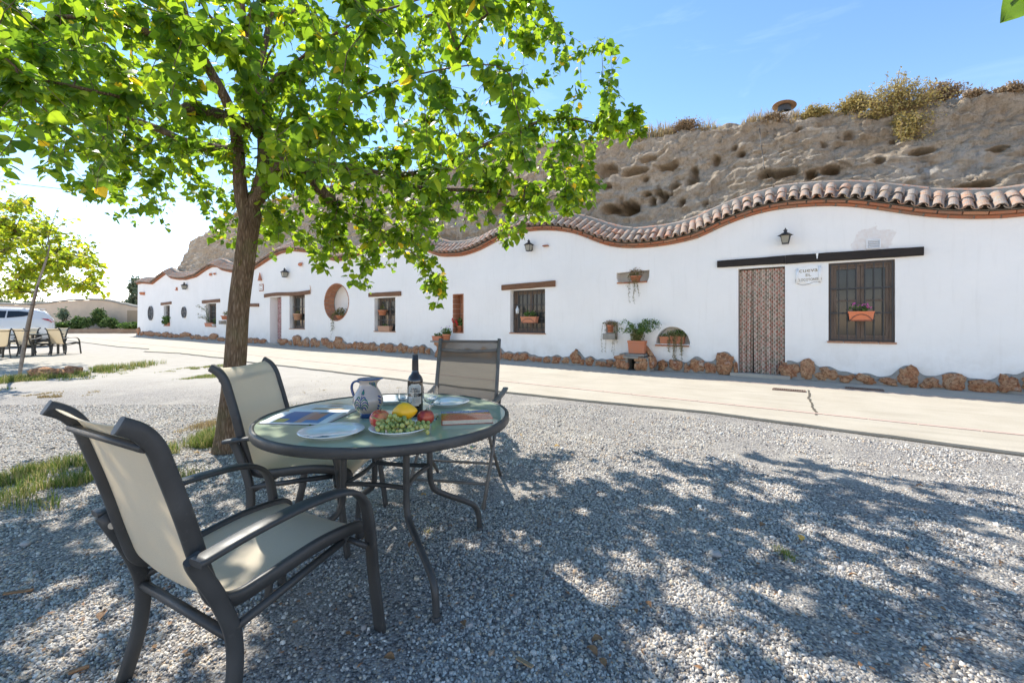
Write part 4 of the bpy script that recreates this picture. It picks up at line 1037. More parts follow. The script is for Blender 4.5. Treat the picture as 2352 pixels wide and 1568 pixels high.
# curtains
def mk_pinwheel():
    t = NT('pinwheel_cloth'); uv = t.n('ShaderNodeUVMap'); s = t.n('ShaderNodeVectorMath', operation='SCALE'); t.l(uv.outputs[0], s.inputs[0]); s.inputs[3].default_value = 23.0
    fl = t.n('ShaderNodeVectorMath', operation='FLOOR'); t.l(s.outputs[0], fl.inputs[0]); fr = t.n('ShaderNodeVectorMath', operation='FRACTION'); t.l(s.outputs[0], fr.inputs[0])
    wn = t.n('ShaderNodeTexWhiteNoise', noise_dimensions='2D'); t.l(fl.outputs[0], wn.inputs['Vector'])
    a = t.n('ShaderNodeSeparateXYZ'); t.l(fl.outputs[0], a.inputs[0]); b = t.n('ShaderNodeSeparateXYZ'); t.l(fr.outputs[0], b.inputs[0])
    par = t.math('PINGPONG', t.math('ADD', a.outputs[0], a.outputs[1]), 1.0)
    m1 = t.math('GREATER_THAN', b.outputs[0], b.outputs[1]); m2 = t.math('GREATER_THAN', t.math('ADD', b.outputs[0], b.outputs[1]), 1.0)
    mask = t.math('ADD', t.math('MULTIPLY', m1, par), t.math('MULTIPLY', m2, t.math('SUBTRACT', 1.0, par)))
    c = t.ramp(wn.outputs[0], [(0, (.33, .13, .09)), (.22, (.16, .15, .11)), (.42, (.46, .24, .19)), (.6, (.22, .145, .10)), (.75, (.44, .35, .27)), (.88, (.26, .26, .20))], 'CONSTANT')
    col = t.mix(mask, (.54, .44, .36), c)
    return t.set(col, .9, **{'Specular_IOR_Level': .15})
def mk_floral():
    t = NT('floral_cloth'); c = t.coord('UV'); v = t.voro(c, 22); n = t.noise(c, 18, 3)
    col = t.mix(t.rng(v, .2, .5), (.30, .05, .08), (.55, .38, .36)); col = t.mix(t.rng(n, .5, .65), col, (.10, .09, .09))
    return t.set(col, .9)
def curtain(r, label, mat, gap=None, y0=.14, sway=.0, nf=9, shrink=0.0):
    s0, s1, h0, h1 = r[0]+.012, r[1]-.012, r[2]+.035, r[3]-.03; NX, NZ = 130, 24; W = s1-s0; c = (s0+s1)/2
    t = thing('door_curtain', label, 'curtain', hw(c, y0, h0), HA)
    for part, (a, b) in enumerate(((0, gap or 1.0), (gap, 1.0)) if gap else ((0, 1),)):
        V = []; UV = []
        nx = int(NX*(b-a))
        for j in range(NZ+1):
            v = j/NZ
            for i in range(nx+1):
                u = a+(b-a)*i/nx
                x = -W/2+W*u; low = (1-v)
                if gap and part == 0: x += .03*low*(u/gap)*-1
                x += (0-x)*shrink*low
                if part == 1: x += .0
                f = .034*(.45+.55*low)*math.sin(u*nf*2*math.pi+.8*math.sin(v*3))+.012*math.sin(u*nf*4.7*math.pi+2)
                V.append((x, f-.03*part, v*(h1-h0)+.012*low*math.sin(u*5))); UV.append((u*W*1.12, v*(h1-h0)))
        m = MB(); n = nx+1; m.add(V, [(j*n+i, j*n+i+1, (j+1)*n+i+1, (j+1)*n+i) for j in range(NZ) for i in range(nx)], True)
        me = m.mesh('curtain_panel', mat); ul = me.uv_layers.new(name='UVMap'); li = np.empty(len(me.loops), dtype=np.int32); me.loops.foreach_get('vertex_index', li)
        ul.data.foreach_set('uv', np.array(UV)[li].astype(np.float32).ravel()); mesh_obj('curtain_panel', me, t)
    m = MB(); m.tube([(-W/2, .03, h1-h0-.01), (W/2, .03, h1-h0-.01)], .010, 8); m.build('curtain_rail', IRON, t)
    return t
curtain(D1, 'beige curtain with red and green pinwheel pattern in the near doorway', mk_pinwheel(), .34, .10, nf=7)
curtain(D2, 'pink floral curtain in the doorway right of the trunk', mk_floral(), None, .36, nf=6)
DDOOR = mk_wood('dark_door_wood', (.05, .03, .022), (.08, .05, .035), (.02, .012, .01), (10, 10, 1))
for r, y in ((D1, .20), (D2, .46)):
    m = MB(); W, H = r[1]-r[0], r[3]-r[2]
    for q in (-1, 1): m.box((q*(W/2-.035), 0, H/2), (.066, .06, H-.004))
    m.box((0, 0, H-.04), (W-.14, .06, .07)); m.box((0, .04, H/2), (W-.01, .02, H-.01)); m.build('door', DDOOR, house, ((r[0]+r[1])/2, y, r[2]))

# plaster scroll sign
s0, h1 = wp(1829, 614); s1, h0 = wp(1885, 649); W = s1-s0; H = .36; cs_, ch_ = (s0+s1)/2, wp(1857, 632)[1]
t = thing('name_plaque', 'white plaster scroll plaque lettered between the curtained door and window', 'sign', hw(cs_, -.001, ch_), HA)
PLQ = simple('white_plaque_plaster', (.89, .88, .85), .85, (.85, .84, .81), 10, .3, 60)
LET = simple('brown_lettering', (.26, .19, .10), .8, (.34, .27, .15), 30)
m = MB(); N = 20; vs = []
for i in range(N+1):
    u = i/N-.5; zt = H*.46+.018*math.sin(u*6+.5); zb = -H*.46-.03*math.sin(u*6.0)
    vs += [(u*W*.86, -.014, zt), (u*W*.86, -.014, zb), (u*W*.86, 0, zt), (u*W*.86, 0, zb)]
m.add(vs, [(i*4, i*4+1, i*4+5, i*4+4) for i in range(N)]+[(i*4, i*4+4, i*4+6, i*4+2) for i in range(N)]+[(i*4+1, i*4+3, i*4+7, i*4+5) for i in range(N)]); m.build('scroll', PLQ, t)
for q in (-1, 1):
    m = MB(); m.tube([(q*W*.46, -.012, -H*.40+q*.01), (q*W*.46, -.012, H*.40+q*.02)], [.022, .026], 10); m.build('scroll_roll', PLQ, t)
m = MB(); m.tube(smooth_path([(-W*.5, -.015, -H*.40), (-W*.25, -.018, -H*.52), (0, -.016, -H*.48), (W*.25, -.016, -H*.38), (W*.5, -.015, -H*.42)], 5), .004, 5); m.build('scroll_edge', MORTAR, t)
for body, z, sz, sx in (('cueva', .095, .115, 1.15), ('EL', .0, .075, 1.3), ('MELOCOTONERO', -.09, .078, .66)):
    mesh_obj('lettering', text_mesh(body, sz, LET, sx=sx, off=-.0002), t, (0, -.0165, z), (R(90), R(-2), 0))
# small far plaque, cone and clay ornaments
sF, hF = wp(601, 660.5); t = thing('wall_plaque', 'small square tile plaque right of the trunk above the stub beam', 'plaque', hw(sF, -.003, hF), HA)
m = MB(); m.rbox((0, -.012, 0), (.46, .03, .36), .01); m.build('frame', BRICKRED, t); m = MB(); m.box((0, -.030, 0), (.36, .008, .27)); m.build('tile_face', PLQ, t)
m = MB()
for z, w_ in ((.08, .22), (.0, .07), (-.08, .24)): m.box((0, -.035, z), (w_, .003, .03))
m.build('marks', LET, t)
def ornament(x, y, kind, label, sz):
    s, h = wp(x, y); t = thing('clay_ornament', label, 'wall ornament', hw(s, -.002, h), HA)
    m = MB()
    if kind == 'cone': m.lathe([(.001, sz), (.02, sz*.9), (sz*.35, -sz*.5), (sz*.42, -sz*.62), (.001, -sz*.62)], 10, (0, -sz*.3, 0)); m.build('cone', TERRA, t)
    elif kind == 'bird':
        m.ball((0, -.07, 0), (sz, .06, sz*.55), 10, 7); m.build('body', TERRA, t); m = MB(); m.tube([(sz*.7, -.07, .02), (sz*1.3, -.07, sz*.5)], [.03, .012], 6); m.build('tail', TERRA, t)
    elif kind == 'ledge': m.rbox((0, -.05, 0), (sz*1.6, .1, .035), .008); m.build('ledge', BRICKRED, t)
    elif kind == 'corner': m.rbox((0, -.05, -sz*.4), (sz*1.5, .1, .05), .008); m.rbox((sz*.4, -.05, sz*.2), (.06, .1, sz*1.1), .008); m.build('step', TERRA, t)
    else: m.lathe([(.001, -.1), (sz*.5, -.1), (sz*.75, .05), (sz*.6, .12), (.001, .12)], 12, (0, -.1, 0)); m.build('bowl', TERRA, t)
ornament(600.6, 637.5, 'cone', 'small clay cone on the wall above the tile plaque', .26)
ornament(486, 630.5, 'bird', 'clay bird figure under the second roof wave from the left', .16)
ornament(495.5, 629, 'bird', 'smaller clay bird figure right beside the larger one', .11)
ornament(692.5, 607.5, 'bird', 'clay bird figure close under the eaves right of the lantern', .15)
ornament(1255.5, 565, 'ledge', 'thin red brick ledge right of the lantern over the window', .10)
ornament(407, 664, 'corner', 'small stepped clay ornament left of the far lantern', .16)
ornament(331.5, 674.5, 'bowl', 'round clay bowl fixed near the left corner of the house', .30)
# crescent hook at the beam end
s, h = wp(712, 664); t = thing('horn_ornament', 'pale curved horn at the right end of the far door beam', 'wall ornament', hw(s, -.03, h), HA)
m = MB(); m.tube([(.09*math.sin(a), 0, -.17*math.cos(a)) for a in np.linspace(0, 3.0, 12)], list(np.linspace(.022, .006, 12)), 6); m.build('horn', TERRAPALE, t)
# iron wheels
def wheel(x, y, r, label, ns):
    s, h = wp(x, y); t = thing('iron_wheel', label, 'wheel', hw(s, -.05, h), HA)
    m = MB(); n = 40; vs = []
    for i in range(n):
        a = 2*math.pi*i/n
        for rr, yy in ((r, -.045), (r, .04), (r*.86, .04), (r*.86, -.045)): vs.append((rr*math.cos(a), yy, rr*math.sin(a)))
    m.add(vs, [(i*4+j, i*4+(j+1) % 4, ((i+1) % n)*4+(j+1) % 4, ((i+1) % n)*4+j) for i in range(n) for j in range(4)]); m.build('rim', WHEELM, t)
    m = MB(); m.lathe([(.001, -.06), (.07, -.06), (.09, .0), (.001, .0)], 14, f=lambda v: Vector((v.x, v.z, v.y))); m.build('hub', WHEELM, t)
    for i in range(ns):
        a = 2*math.pi*i/ns+.3; m = MB()
        m.tube(smooth_path([(.07*math.cos(a), 0, .07*math.sin(a)), (r*.45*math.cos(a+.12), 0, r*.45*math.sin(a+.12)), (r*.86*math.cos(a-.08), 0, r*.86*math.sin(a-.08))], 4), [.035]*9, 6); m.build('spoke', WHEELM, t)
    m = MB(); m.disc((0, 0, 0), r*.85, 30); m.build('backing', WHEELBK, t, (0, .044, 0), (R(90), 0, 0))
WHEELM = simple('grey_cast_iron', (.12, .12, .12), .7, (.18, .175, .17), 8, .3, 40); WHEELBK = simple('wheel_back', (.19, .185, .18), .9)
wheel(347.5, 719, .54, 'large grey cast iron wheel near the left corner of the house', 6)
wheel(424.3, 717.2, .37, 'smaller grey iron wheel between the two leftmost windows', 6)
# vent
s, h = wp(2006.3, 560.5); t = thing('air_vent', 'white louvred air vent above the dark beam near the largest window', 'vent', hw(s, -.002, h), HA)
m = MB(); W, H = .20, .165
for q in (-1, 1): m.box((q*(W/2-.008), -.012, 0), (.016, .02, H)); m.box((0, -.012, q*(H/2-.008)), (W-.032, .02, .016))
VEN = simple('white_plastic', (.80, .80, .80), .5); m.build('frame', VEN, t); m = MB(); m.box((0, -.002, 0), (W-.02, .004, H-.02)); m.build('back', simple('vent_shade', (.5, .5, .5), .8), t)
for i in range(4): m = MB(); m.box((0, 0, 0), (W-.036, .022, .004), Matrix.Rotation(R(40), 3, 'X')); m.build('slat', VEN, t, (0, -.012, -H/2+.033+i*.034))
# bottle hung on the window hinge
s, h = wp(1188.5, 712, .08); t = thing('hanging_bottle', 'clear plastic bottle hung at the left hinge of the window', 'bottle', hw(s, .08, h), HA)
MB().lathe([(.001, -.11), (.05, -.10), (.055, .02), (.02, .09), (.018, .12), (.001, .12)], 12).build('body', simple('cloudy_plastic', (.62, .64, .64), .2), t)
# ornament: cable on the cliff, chimney
def hillp(x, y, off=0.0):
    s0, h0 = wp(x, y, 1.2); i = int(np.argmin(np.abs(su-s0))); col = A[i, :NV]
    # walk along the surface to the vertex seen at that height in the picture
    best, bd = None, 1e9
    for di in range(-12, 13):
        ii = min(max(i+di, 0), len(su)-1)
        for p in A[ii, 3:NV]:
            wv_ = hw(p[0], p[1], p[2]); xx = CX+FOC*wv_.x/wv_.y; yy = HY-(wv_.z-CAMH)*FOC/wv_.y
            e = (xx-x)**2+(yy-y)**2
            if e < bd: bd, best = e, wv_
    return best-HD*off
m = MB(); pts = [hillp(x, y, .03) for x, y in ((1738, 286), (1745, 300), (1746, 330), (1754, 360), (1757, 385), (1765, 410), (1775, 427))]
m.tube(smooth_path(pts, 6), .008, 6); tag(m.build('cable', IRON), 'thin black cable hanging down the clay cliff', 'cable')
hb = hillp(1795, 268); sH, dH = house_coords(hb)
ch = thing('chimney', 'black flue pipe under a tilted rusty disc on the hilltop', 'chimney', hb+HD*.35+Vector((0, 0, .12)), HA)
ch.scale = (.82, .82, .82)
MB().lathe([(.07, -.3), (.07, .30), (.06, .30)], 12).build('flue', simple_dark, ch)
m = MB(); m.lathe([(.17, .22), (.175, .26), (.17, .28), (.175, .30), (.17, .33), (.175, .36), (.17, .40), (.001, .41), (.001, .36), (.15, .36), (.15, .22)], 20); m.build('hood', IRON, ch)
m = MB(); m.lathe([(.001, 0), (.31, -.012), (.315, -.004), (.001, .02)], 28); m.build('disc', simple('rusty_sheet', (.22, .12, .065), .8, (.30, .18, .10), 12), ch, (0, 0, .40), (R(-10), R(6), 0))
m = MB(); m.rbox((0, 0, -.1), (.5, .5, .45), .04); m.build('base_block', PLASTER, ch)
# ------------------------------------------------------------------ garden chairs
def sling_chair(label, group=None):
    t = thing('garden_chair', label, 'chair', (0, 0, 0), 0, group)
    rail = smooth_path([(0, .285, .350), (0, .285, .385), (0, .24, .402), (0, .1, .408), (0, -.08, .388), (0, -.17, .382), (0, -.225, .41), (0, -.255, .49), (0, -.30, .66), (0, -.345, .81), (0, -.365, .865), (0, -.395, .905), (0, -.435, .93)], 5)
    for q in (-1, 1):
        m = MB(); m.tube([p+Vector((q*.222, 0, 0)) for p in rail], 0, 10, True, (.013, .022), (1, 0, 0)); m.build('side_rail', METAL, t)
        arm = smooth_path([(q*.292, .315, 0), (q*.29, .285, .22), (q*.287, .265, .42), (q*.285, .235, .525), (q*.285, .16, .578), (q*.285, .02, .592), (q*.288, -.16, .584), (q*.294, -.31, .566)], 6)
        m = MB(); m.tube(arm, 0, 12, True, (.027, .010), (1, 0, 0)); m.build('armrest', METAL, t)
        leg = smooth_path([(q*.275, -.245, 0), (q*.268, -.205, .16), (q*.262, -.20, .30), (q*.256, -.235, .42), (q*.25, -.285, .53), (q*.262, -.30, .566)], 6)
        m = MB(); m.tube(leg, 0, 10, True, (.013, .021), (1, 0, 0)); m.build('rear_leg', METAL, t)
        m = MB(); m.tube([(q*.266, -.205, .245), (q*.286, .285, .27)], 0, 8, True, (.010, .017), (1, 0, 0)) if False else m.tube([(q*.23, .22, .375), (q*.287, .255, .345)], .011, 8); m.build('seat_bracket', METAL, t)
        m = MB(); m.tube([(q*.238, -.282, .535), (q*.231, -.29, .535)], .011, 8); m.ball((q*.246, -.275, .54), .009, 8, 5); m.build('bolt', BOLT, t)
    for nm_, a, b, r in (('rear_stretcher', (-.265, -.202, .30), (.265, -.202, .30), .014), ('seat_tube', (-.262, -.20, .325), (-.222, .20, .372), .013), ('seat_tube', (.262, -.20, .325), (.222, .20, .372), .013), ('front_tube', (-.222, .20, .372), (.222, .20, .372), .013), ('top_tube', (-.222, -.385, .862), (.222, -.385, .862), .011)):
        m = MB(); m.tube([a, b], r, 8); m.build(nm_, METAL, t)
    P = [p for p in rail][1:-2]; NX = 10; vs = []
    for lay in (0, 1):
        for i, p in enumerate(P):
            tt = (P[min(i+1, len(P)-1)]-P[max(i-1, 0)]).normalized(); nrm = Vector((0, -tt.z, tt.y)) if False else Vector((1, 0, 0)).cross(tt)
            for k in range(NX+1):
                u = k/NX*2-1; sag = (1-u*u)*.012
                v = p+Vector((u*.212, 0, 0))+nrm*(sag+.003*lay-.004); vs.append(v)
    n = NX+1; L_ = len(P)*n; fs = []
    for i in range(len(P)-1):
        for k in range(NX): a = i*n+k; fs += [(a, a+1, a+n+1, a+n), (L_+a, L_+a+n, L_+a+n+1, L_+a+1)]
    for k in range(NX): fs += [(k, L_+k, L_+k+1, k+1), (L_-n+k, L_-n+k+1, 2*L_-n+k+1, 2*L_-n+k)]
    m = MB(); m.add(vs, fs, True); m.build('sling', SLING, t)
    return t
BOLT = simple('steel_bolt', (.45, .43, .38), .35, Metallic=.8)
def yaw(fx, fy): return math.atan2(-fx, fy)
c1 = sling_chair('cream sling armchair nearest the camera, its back turned to us')
c1.location = (-.905, 1.475, 0); c1.rotation_euler = (0, 0, yaw(.467, .884))
GB = 'cream sling chairs round the far table at left'
c2 = copy_tree(c1, (-1.125, 2.43, 0), yaw(1, -.03), 'cream sling armchair between the trunk and the round table')
far_chairs = [((75, 823), (.06, 1), 'far cream chair behind the thin leaning stem, back to us'), ((147, 819), (-.05, 1), 'rightmost far cream chair with its back to us')]
for (x, y), f, lb in far_chairs:
    p = on_h(x, y-6); copy_tree(c1, (p.x, p.y, 0), yaw(*f), lb, GB)
p = at_z(49, 790, 15.6); copy_tree(c1, (p.x, p.y, 0), yaw(0, -1), 'far cream chair facing us behind the table, in front of the car door', GB)
p = at_z(119, 790, 15.8); copy_tree(c1, (p.x, p.y, 0), yaw(0.05, -1), 'far cream chair facing us behind the table at its right end', GB)
p = at_z(12, 790, 13.4); copy_tree(c1, (p.x-.35, p.y, 0), yaw(-.9, .35), 'far grey framed chair cut by the left edge of the picture', GB)
# far rectangular table
tc = at_z(50, 790, 14.9)
t = thing('far_table', 'rectangular glass topped table amid the far cream chairs', 'table', (tc.x-.2, tc.y, 0), R(2))
m = MB(); m.box((0, 0, .725), (2.1, .95, .01)); m.build('glass_top', mk_glass('blue_green_glass', (.10, .22, .22), .08), t)
m = MB()
for q in (-1, 1): m.box((0, q*.49, .715), (2.2, .04, .04)); m.box((q*1.08, 0, .715), (.04, .94, .04))
m.build('table_frame', METAL, t)
for a in (-1, 1):
    for b in (-1, 1): m = MB(); m.box((a*1.0, b*.42, .347), (.05, .05, .694)); m.build('leg', METAL, t)
# folding chair with brown mesh
f3 = thing('folding_chair', 'tall folding chair with brown see-through mesh behind the table', 'chair', (-.385, 2.99, 0), yaw(-.17, -.98))
for q in (-1, 1):
    m = MB(); m.tube([(q*.235, -.33, 1.035), (q*.235, -.24, .70), (q*.235, -.175, .45)], 0, 8, True, (.013, .017), (1, 0, 0)); m.build('back_rail', METALBR, f3)
    m = MB(); m.tube([(q*.235, -.175, .45), (q*.235, .10, .44), (q*.235, .25, .43)], 0, 8, True, (.012, .015), (1, 0, 0)); m.build('seat_rail', METALBR, f3)
    m = MB(); m.tube([(q*.262, -.215, .60), (q*.262, .02, .31), (q*.262, .30, 0)], .012, 8); m.build('front_leg', METALBR, f3)
    m = MB(); m.tube([(q*.25, .24, .60), (q*.25, .0, .30), (q*.25, -.30, 0)], .012, 8); m.build('rear_leg', METALBR, f3)
    m = MB(); m.tube(smooth_path([(q*.278, -.36, .655), (q*.278, -.28, .64), (q*.278, -.05, .625), (q*.278, .18, .625), (q*.278, .25, .61)], 4), 0, 8, True, (.022, .010), (1, 0, 0)); m.build('armrest', METALBR, f3)
for a, b in (((-.262, .19, .12), (.262, .19, .12)), ((-.25, -.20, .12), (.25, -.20, .12)), ((-.235, -.325, 1.015), (.235, -.325, 1.015)), ((-.235, .25, .43), (.235, .25, .43))):
    m = MB(); m.tube([a, b], .010, 8); m.build('crossbar', METALBR, f3)
m = MB(); vs = []; bp = smooth_path([(0, -.326, 1.02), (0, -.24, .70), (0, -.168, .47), (0, -.10, .44), (0, .24, .435)], 6)
for lay in (0, .003):
    for p in bp:
        for k in range(7): u = k/3-1; vs.append((u*.226, p.y-(1-u*u)*.006-lay, p.z-lay*.5))
n = 7; L_ = len(bp)*n
fs = []
for i in range(len(bp)-1):
    for k in range(6): a = i*n+k; fs += [(a, a+1, a+n+1, a+n)]
m.add(vs[:L_], fs, True); m.build('sling', SLINGBR, f3)
m = MB(); m.tube([(-.226, -.30, .95), (-.1, -.305, .94), (.1, -.305, .94), (.226, -.30, .95)], 0, 6, True, (.012, .003), (0, 0, 1)); m.build('seam_strip', METALBR, f3)

# ------------------------------------------------------------------ round table
TX, TY, TH_ = -.600, 2.085, .72
tb = thing('round_table', 'round patio table with frosted green glass top and grey rim', 'table', (TX, TY, 0))
RT = .572
m = MB(); m.lathe([(.001, .712), (RT-.006, .712), (RT-.006, .720), (.001, .720)], 96, smooth=False); m.build('glass_top', TGLASS, tb)
m = MB(); m.lathe([(RT-.004, .708), (RT-.004, .7225), (RT+.002, .724), (RT+.009, .7235), (RT+.013, .719), (RT+.014, .690), (RT+.011, .684), (RT-.012, .683), (RT-.014, .708), (RT-.004, .708)], 96); m.build('rim', METAL, tb)
for a in (-54, 36, 126, 216):
    ca, sa = math.cos(R(a)), math.sin(R(a))
    prof = smooth_path([(.215, .70), (.215, .60), (.215, .42), (.217, .35), (.235, .30), (.30, .255), (.42, .195), (.485, .155), (.512, .10), (.52, .0)], 5)
    pr = [(.215, .69), (.215, .5), (.216, .38), (.226, .325), (.26, .28), (.42, .19), (.475, .155), (.505, .11), (.515, .05), (.518, 0)]
    m = MB(); m.tube(smooth_path([(r*ca, r*sa, z) for r, z in pr], 5), .0150, 10); m.build('leg', METAL, tb)
    m = MB(); m.lathe([(.019, 0), (.019, .02), (.016, .022)], 10, (.518*ca, .518*sa, 0)); m.build('foot_cap', IRON, tb)
ring = []
for k in range(4):
    a0, a1 = R(-54+90*k), R(36+90*k)
    for u in np.linspace(0, 1, 9)[:-1]:
        p = Vector((.215*math.cos(a0), .215*math.sin(a0), 0)).lerp(Vector((.215*math.cos(a1), .215*math.sin(a1), 0)), u); p *= 1-.10*math.sin(math.pi*u); ring.append((p.x, p.y, .425))
ring.append(ring[0]); m = MB(); m.tube(ring, .011, 8, False); m.build('ring_brace', METAL, tb)
m = MB(); m.lathe([(.24, .684), (.24, .70), (.225, .70), (.225, .684), (.24, .684)], 40); m.build('upper_ring', METAL, tb)
for k in range(4):
    a = R(-54+90*k); m = MB(); m.tube([(.225*math.cos(a), .225*math.sin(a), .692), (.575*math.cos(a), .575*math.sin(a), .692)], .009, 6); m.build('spoke', METAL, tb)
TZ = .7205
def tpt(x, y, h=0): return on_h(x, y, TZ+h)
# plates
BLUEP = simple('blue_green_glaze', (.04, .14, .16), .3)
def plate(x, y, r, label, sprig, z=0):
    p = tpt(x, y, .012); t = thing('dinner_plate', label, 'plate', (p.x, p.y, TZ))
    MB().lathe([(.001, .004), (r*.58, .004), (r*.62, .001), (r*.60, .0), (r*.66, .004), (r*.97, .019), (r, .022), (r*.985, .0235), (r*.70, .012), (r*.62, .008), (.001, .0075)], 48).build('dish', CERAMIC, t)
    m = MB()
    for k in range(sprig[2]):
        a = sprig[0]+k*.13+rnd.uniform(-.05, .05); L0 = r*.35; L1 = r*rnd.uniform(.78, .95)
        pts = [(math.cos(a+b)*rr, math.sin(a+b)*rr, .0085+max(0, rr/r-.62)*.038) for rr, b in ((L0, sprig[1]), ((L0+L1)/2, sprig[1]*.4), (L1, 0))]
        m.tube(smooth_path(pts, 4), .0011, 4)
        for j in range(4): e = pts[-1]; m.tube([e, (e[0]+rnd.uniform(-.012, .012), e[1]+rnd.uniform(-.012, .012), e[2]+.001)], .0008, 3)
    m.build('painted_sprig', BLUEP, t); return p
plate(762, 992, .124, 'white porcelain plate alone at the near left of the round table', (-2.2, .3, 5))
plate(1028, 924, .118, 'white porcelain plate with blue sprigs by the folding chair', (2.3, .5, 9))
plate(898, 918, .112, 'white porcelain plate half hidden behind the painted jug', (.2, -.4, 7))
fp = plate(917, 984, .120, 'white porcelain plate carrying the fruit and grapes', (-.5, .2, 2))
# fruit
APPLE = NT('red_apple_skin'); c = APPLE.coord('Object', (1, 1, .35)); APPLE.set(APPLE.mix(APPLE.rng(APPLE.noise(c, 40, 5, .6), .42, .66), (.48, .035, .025), (.60, .28, .09)), .28, Coat_Weight=.3); APPLE = APPLE.m
PEACH = NT('nectarine_skin'); c = PEACH.coord('Object'); PEACH.set(PEACH.mix(PEACH.rng(PEACH.noise(c, 22, 4), .45, .65), (.26, .012, .02), (.50, .10, .035)), .35); PEACH = PEACH.m
LEMON = simple('yellow_citrus_skin', (.86, .50, .015), .38, (.80, .42, .01), 20, .25, 160, .001)
def fruit(name, label, cat, dx, dy, z, r, mat, elong=1, rot=(0, 0, 0)):
    t = thing(name, label, cat, (fp.x+dx, fp.y+dy, TZ+z))
    m = MB()
    if name == 'lemon':
        m.lathe([(.001, -r*elong), (r*.16, -r*elong*.97), (r*.45, -r*.86*elong*.95), (r*.85, -r*.5), (r, 0), (r*.85, r*.5), (r*.45, r*.86*elong*.95), (r*.18, r*elong), (.001, r*elong*1.06)], 20)
    else:
        m.ball((0, 0, 0), r, 20, 14, lambda v: Vector((v.x, v.y, v.z*(.92)-.28*r*math.exp(-((v.x**2+v.y**2)/(r*r))*9)*(1 if v.z > 0 else -.5))))
    o = m.build('skin', mat, t, None, rot)
    if name != 'lemon': MB().tube([(0, 0, r*.55), (.003, 0, r*.9), (.006, .002, r*1.1)], .0016, 5).build('stalk', BARKTWIG, t)
    return t
fruit('apple', 'red and yellow apple at the left of the fruit plate', 'apple', -.080, .002, .052, .041, APPLE, rot=(R(14), R(8), 0))
fruit('lemon', 'bright yellow lemon on top of the fruit pile', 'lemon', .012, .035, .073, .040, LEMON, 1.28, (R(12), R(84), R(15)))
fruit('nectarine', 'dark red nectarine at the right behind the grapes', 'nectarine', .098, .048, .048, .036, PEACH)
gb = thing('grape_bunch', 'bunch of pale green grapes heaped at the front of the fruit plate', 'grapes', (fp.x, fp.y, TZ))
GR = NT('grape_skin'); oi = GR.n('ShaderNodeObjectInfo'); c = GR.ramp(oi.outputs['Random'], [(0, (.20, .26, .06)), (.5, (.34, .38, .10)), (.85, (.42, .42, .13)), (1, (.48, .40, .10))])
c = GR.mix(GR.rng(GR.noise(GR.coord(), 90, 4), .5, .7, 0, .35), c, (.36, .34, .16)); GR.set(c, .30, **{'Subsurface_Weight': .25, 'Subsurface_Scale': .006}); GRAPE = GR.m
gm = MB(); gm.ball((0, 0, 0), 1, 12, 8); gme = gm.mesh('grape', GRAPE)
placed = []
def hgt(x, y): return .012+.050*math.exp(-((x+.01)/.075)**2-((y+.03)/.05)**2)
for k in range(2600):
    if len(placed) >= 92: break
    u = rnd.random(); x = rnd.uniform(-.078, .125); y = rnd.uniform(-.088, .012) if x < .07 else rnd.uniform(-.05, .02)
    if (x/.125)**2+(y/.105)**2 > .93: continue
    r = rnd.uniform(.0083, .0105); z = rnd.uniform(.017, hgt(x, y)+.012 if x < .06 else .036)
    if all((x-a)**2+(y-b)**2+(z-c_)**2 > ((r+q)*.86)**2 for a, b, c_, q in placed): placed.append((x, y, z, r))
placed.append((.128, -.062, .012, .0085))
for x, y, z, r in placed: mesh_obj('grape', gme, gb, (x, y, z), (0, 0, 0), (r, r, r*1.06))
m = MB(); m.tube(smooth_path([(-.098, -.045, .070), (-.07, -.04, .058), (-.03, -.03, .05), (.03, -.02, .04), (.09, -.02, .03)], 5), .0022, 6)
for k in range(14): x, y, z, r = placed[k*5 % len(placed)]; m.tube([(x, y, z), (x*.8, y*.7, z+.012)], .001, 4)
m.build('stalk', simple('green_stalk', (.30, .33, .09), .6), gb)
# jug
JUGM = simple('cream_glazed_clay', (.50, .41, .335), .22, (.45, .36, .30), 14, Coat_Weight=.4); COB = simple('cobalt_glaze', (.022, .045, .17), .22, (.03, .08, .20), 60, Coat_Weight=.4); GRG = simple('green_glaze', (.015, .15, .10), .22, Coat_Weight=.4)
jp = tpt(845.3, 957); jg = thing('painted_jug', 'cream ceramic jug with blue and green painted plant', 'jug', (jp.x, jp.y, TZ), R(-4))
jprof = [(.034, .0), (.034, .016), (.037, .022), (.052, .036), (.064, .055), (.069, .075), (.066, .095), (.055, .118), (.044, .137), (.0385, .152), (.0385, .163), (.043, .174), (.047, .1785)]
JR = lambda z: float(np.interp(z, [q[1] for q in jprof], [q[0] for q in jprof]))
def spout(v):
    k = max(0, (v.z-.135)/.044); a = math.atan2(v.y, v.x); w_ = math.exp(-(a/.45)**2)
    return Vector((v.x+k*k*w_*.026, v.y*(1-.25*k*w_), v.z+k*w_*.004))
outer = smooth_path([(r, 0, z) for r, z in jprof[2:]], 4)
m = MB(); m.lathe([(p.x, p.z) for p in outer]+[(.043, .1785), (.039, .172), (.0345, .160), (.0345, .150)], 40, f=spout); m.build('body', JUGM, jg)
m = MB(); m.lathe([(.0342, .149), (.040, .134), (.05, .118), (.06, .09), (.05, .04), (.001, .03)], 32); m.build('inside', GRG, jg)
MB().lathe([(.001, 0), (.035, 0), (.0355, .018), (.037, .0215), (.030, .022)], 32).build('foot', COB, jg)
m = MB(); m.tube([spout(Vector((.0455*math.cos(a), .0455*math.sin(a), .1785))) for a in np.linspace(0, 2*math.pi, 49)], .0030, 8, False); m.build('blue_rim', COB, jg)
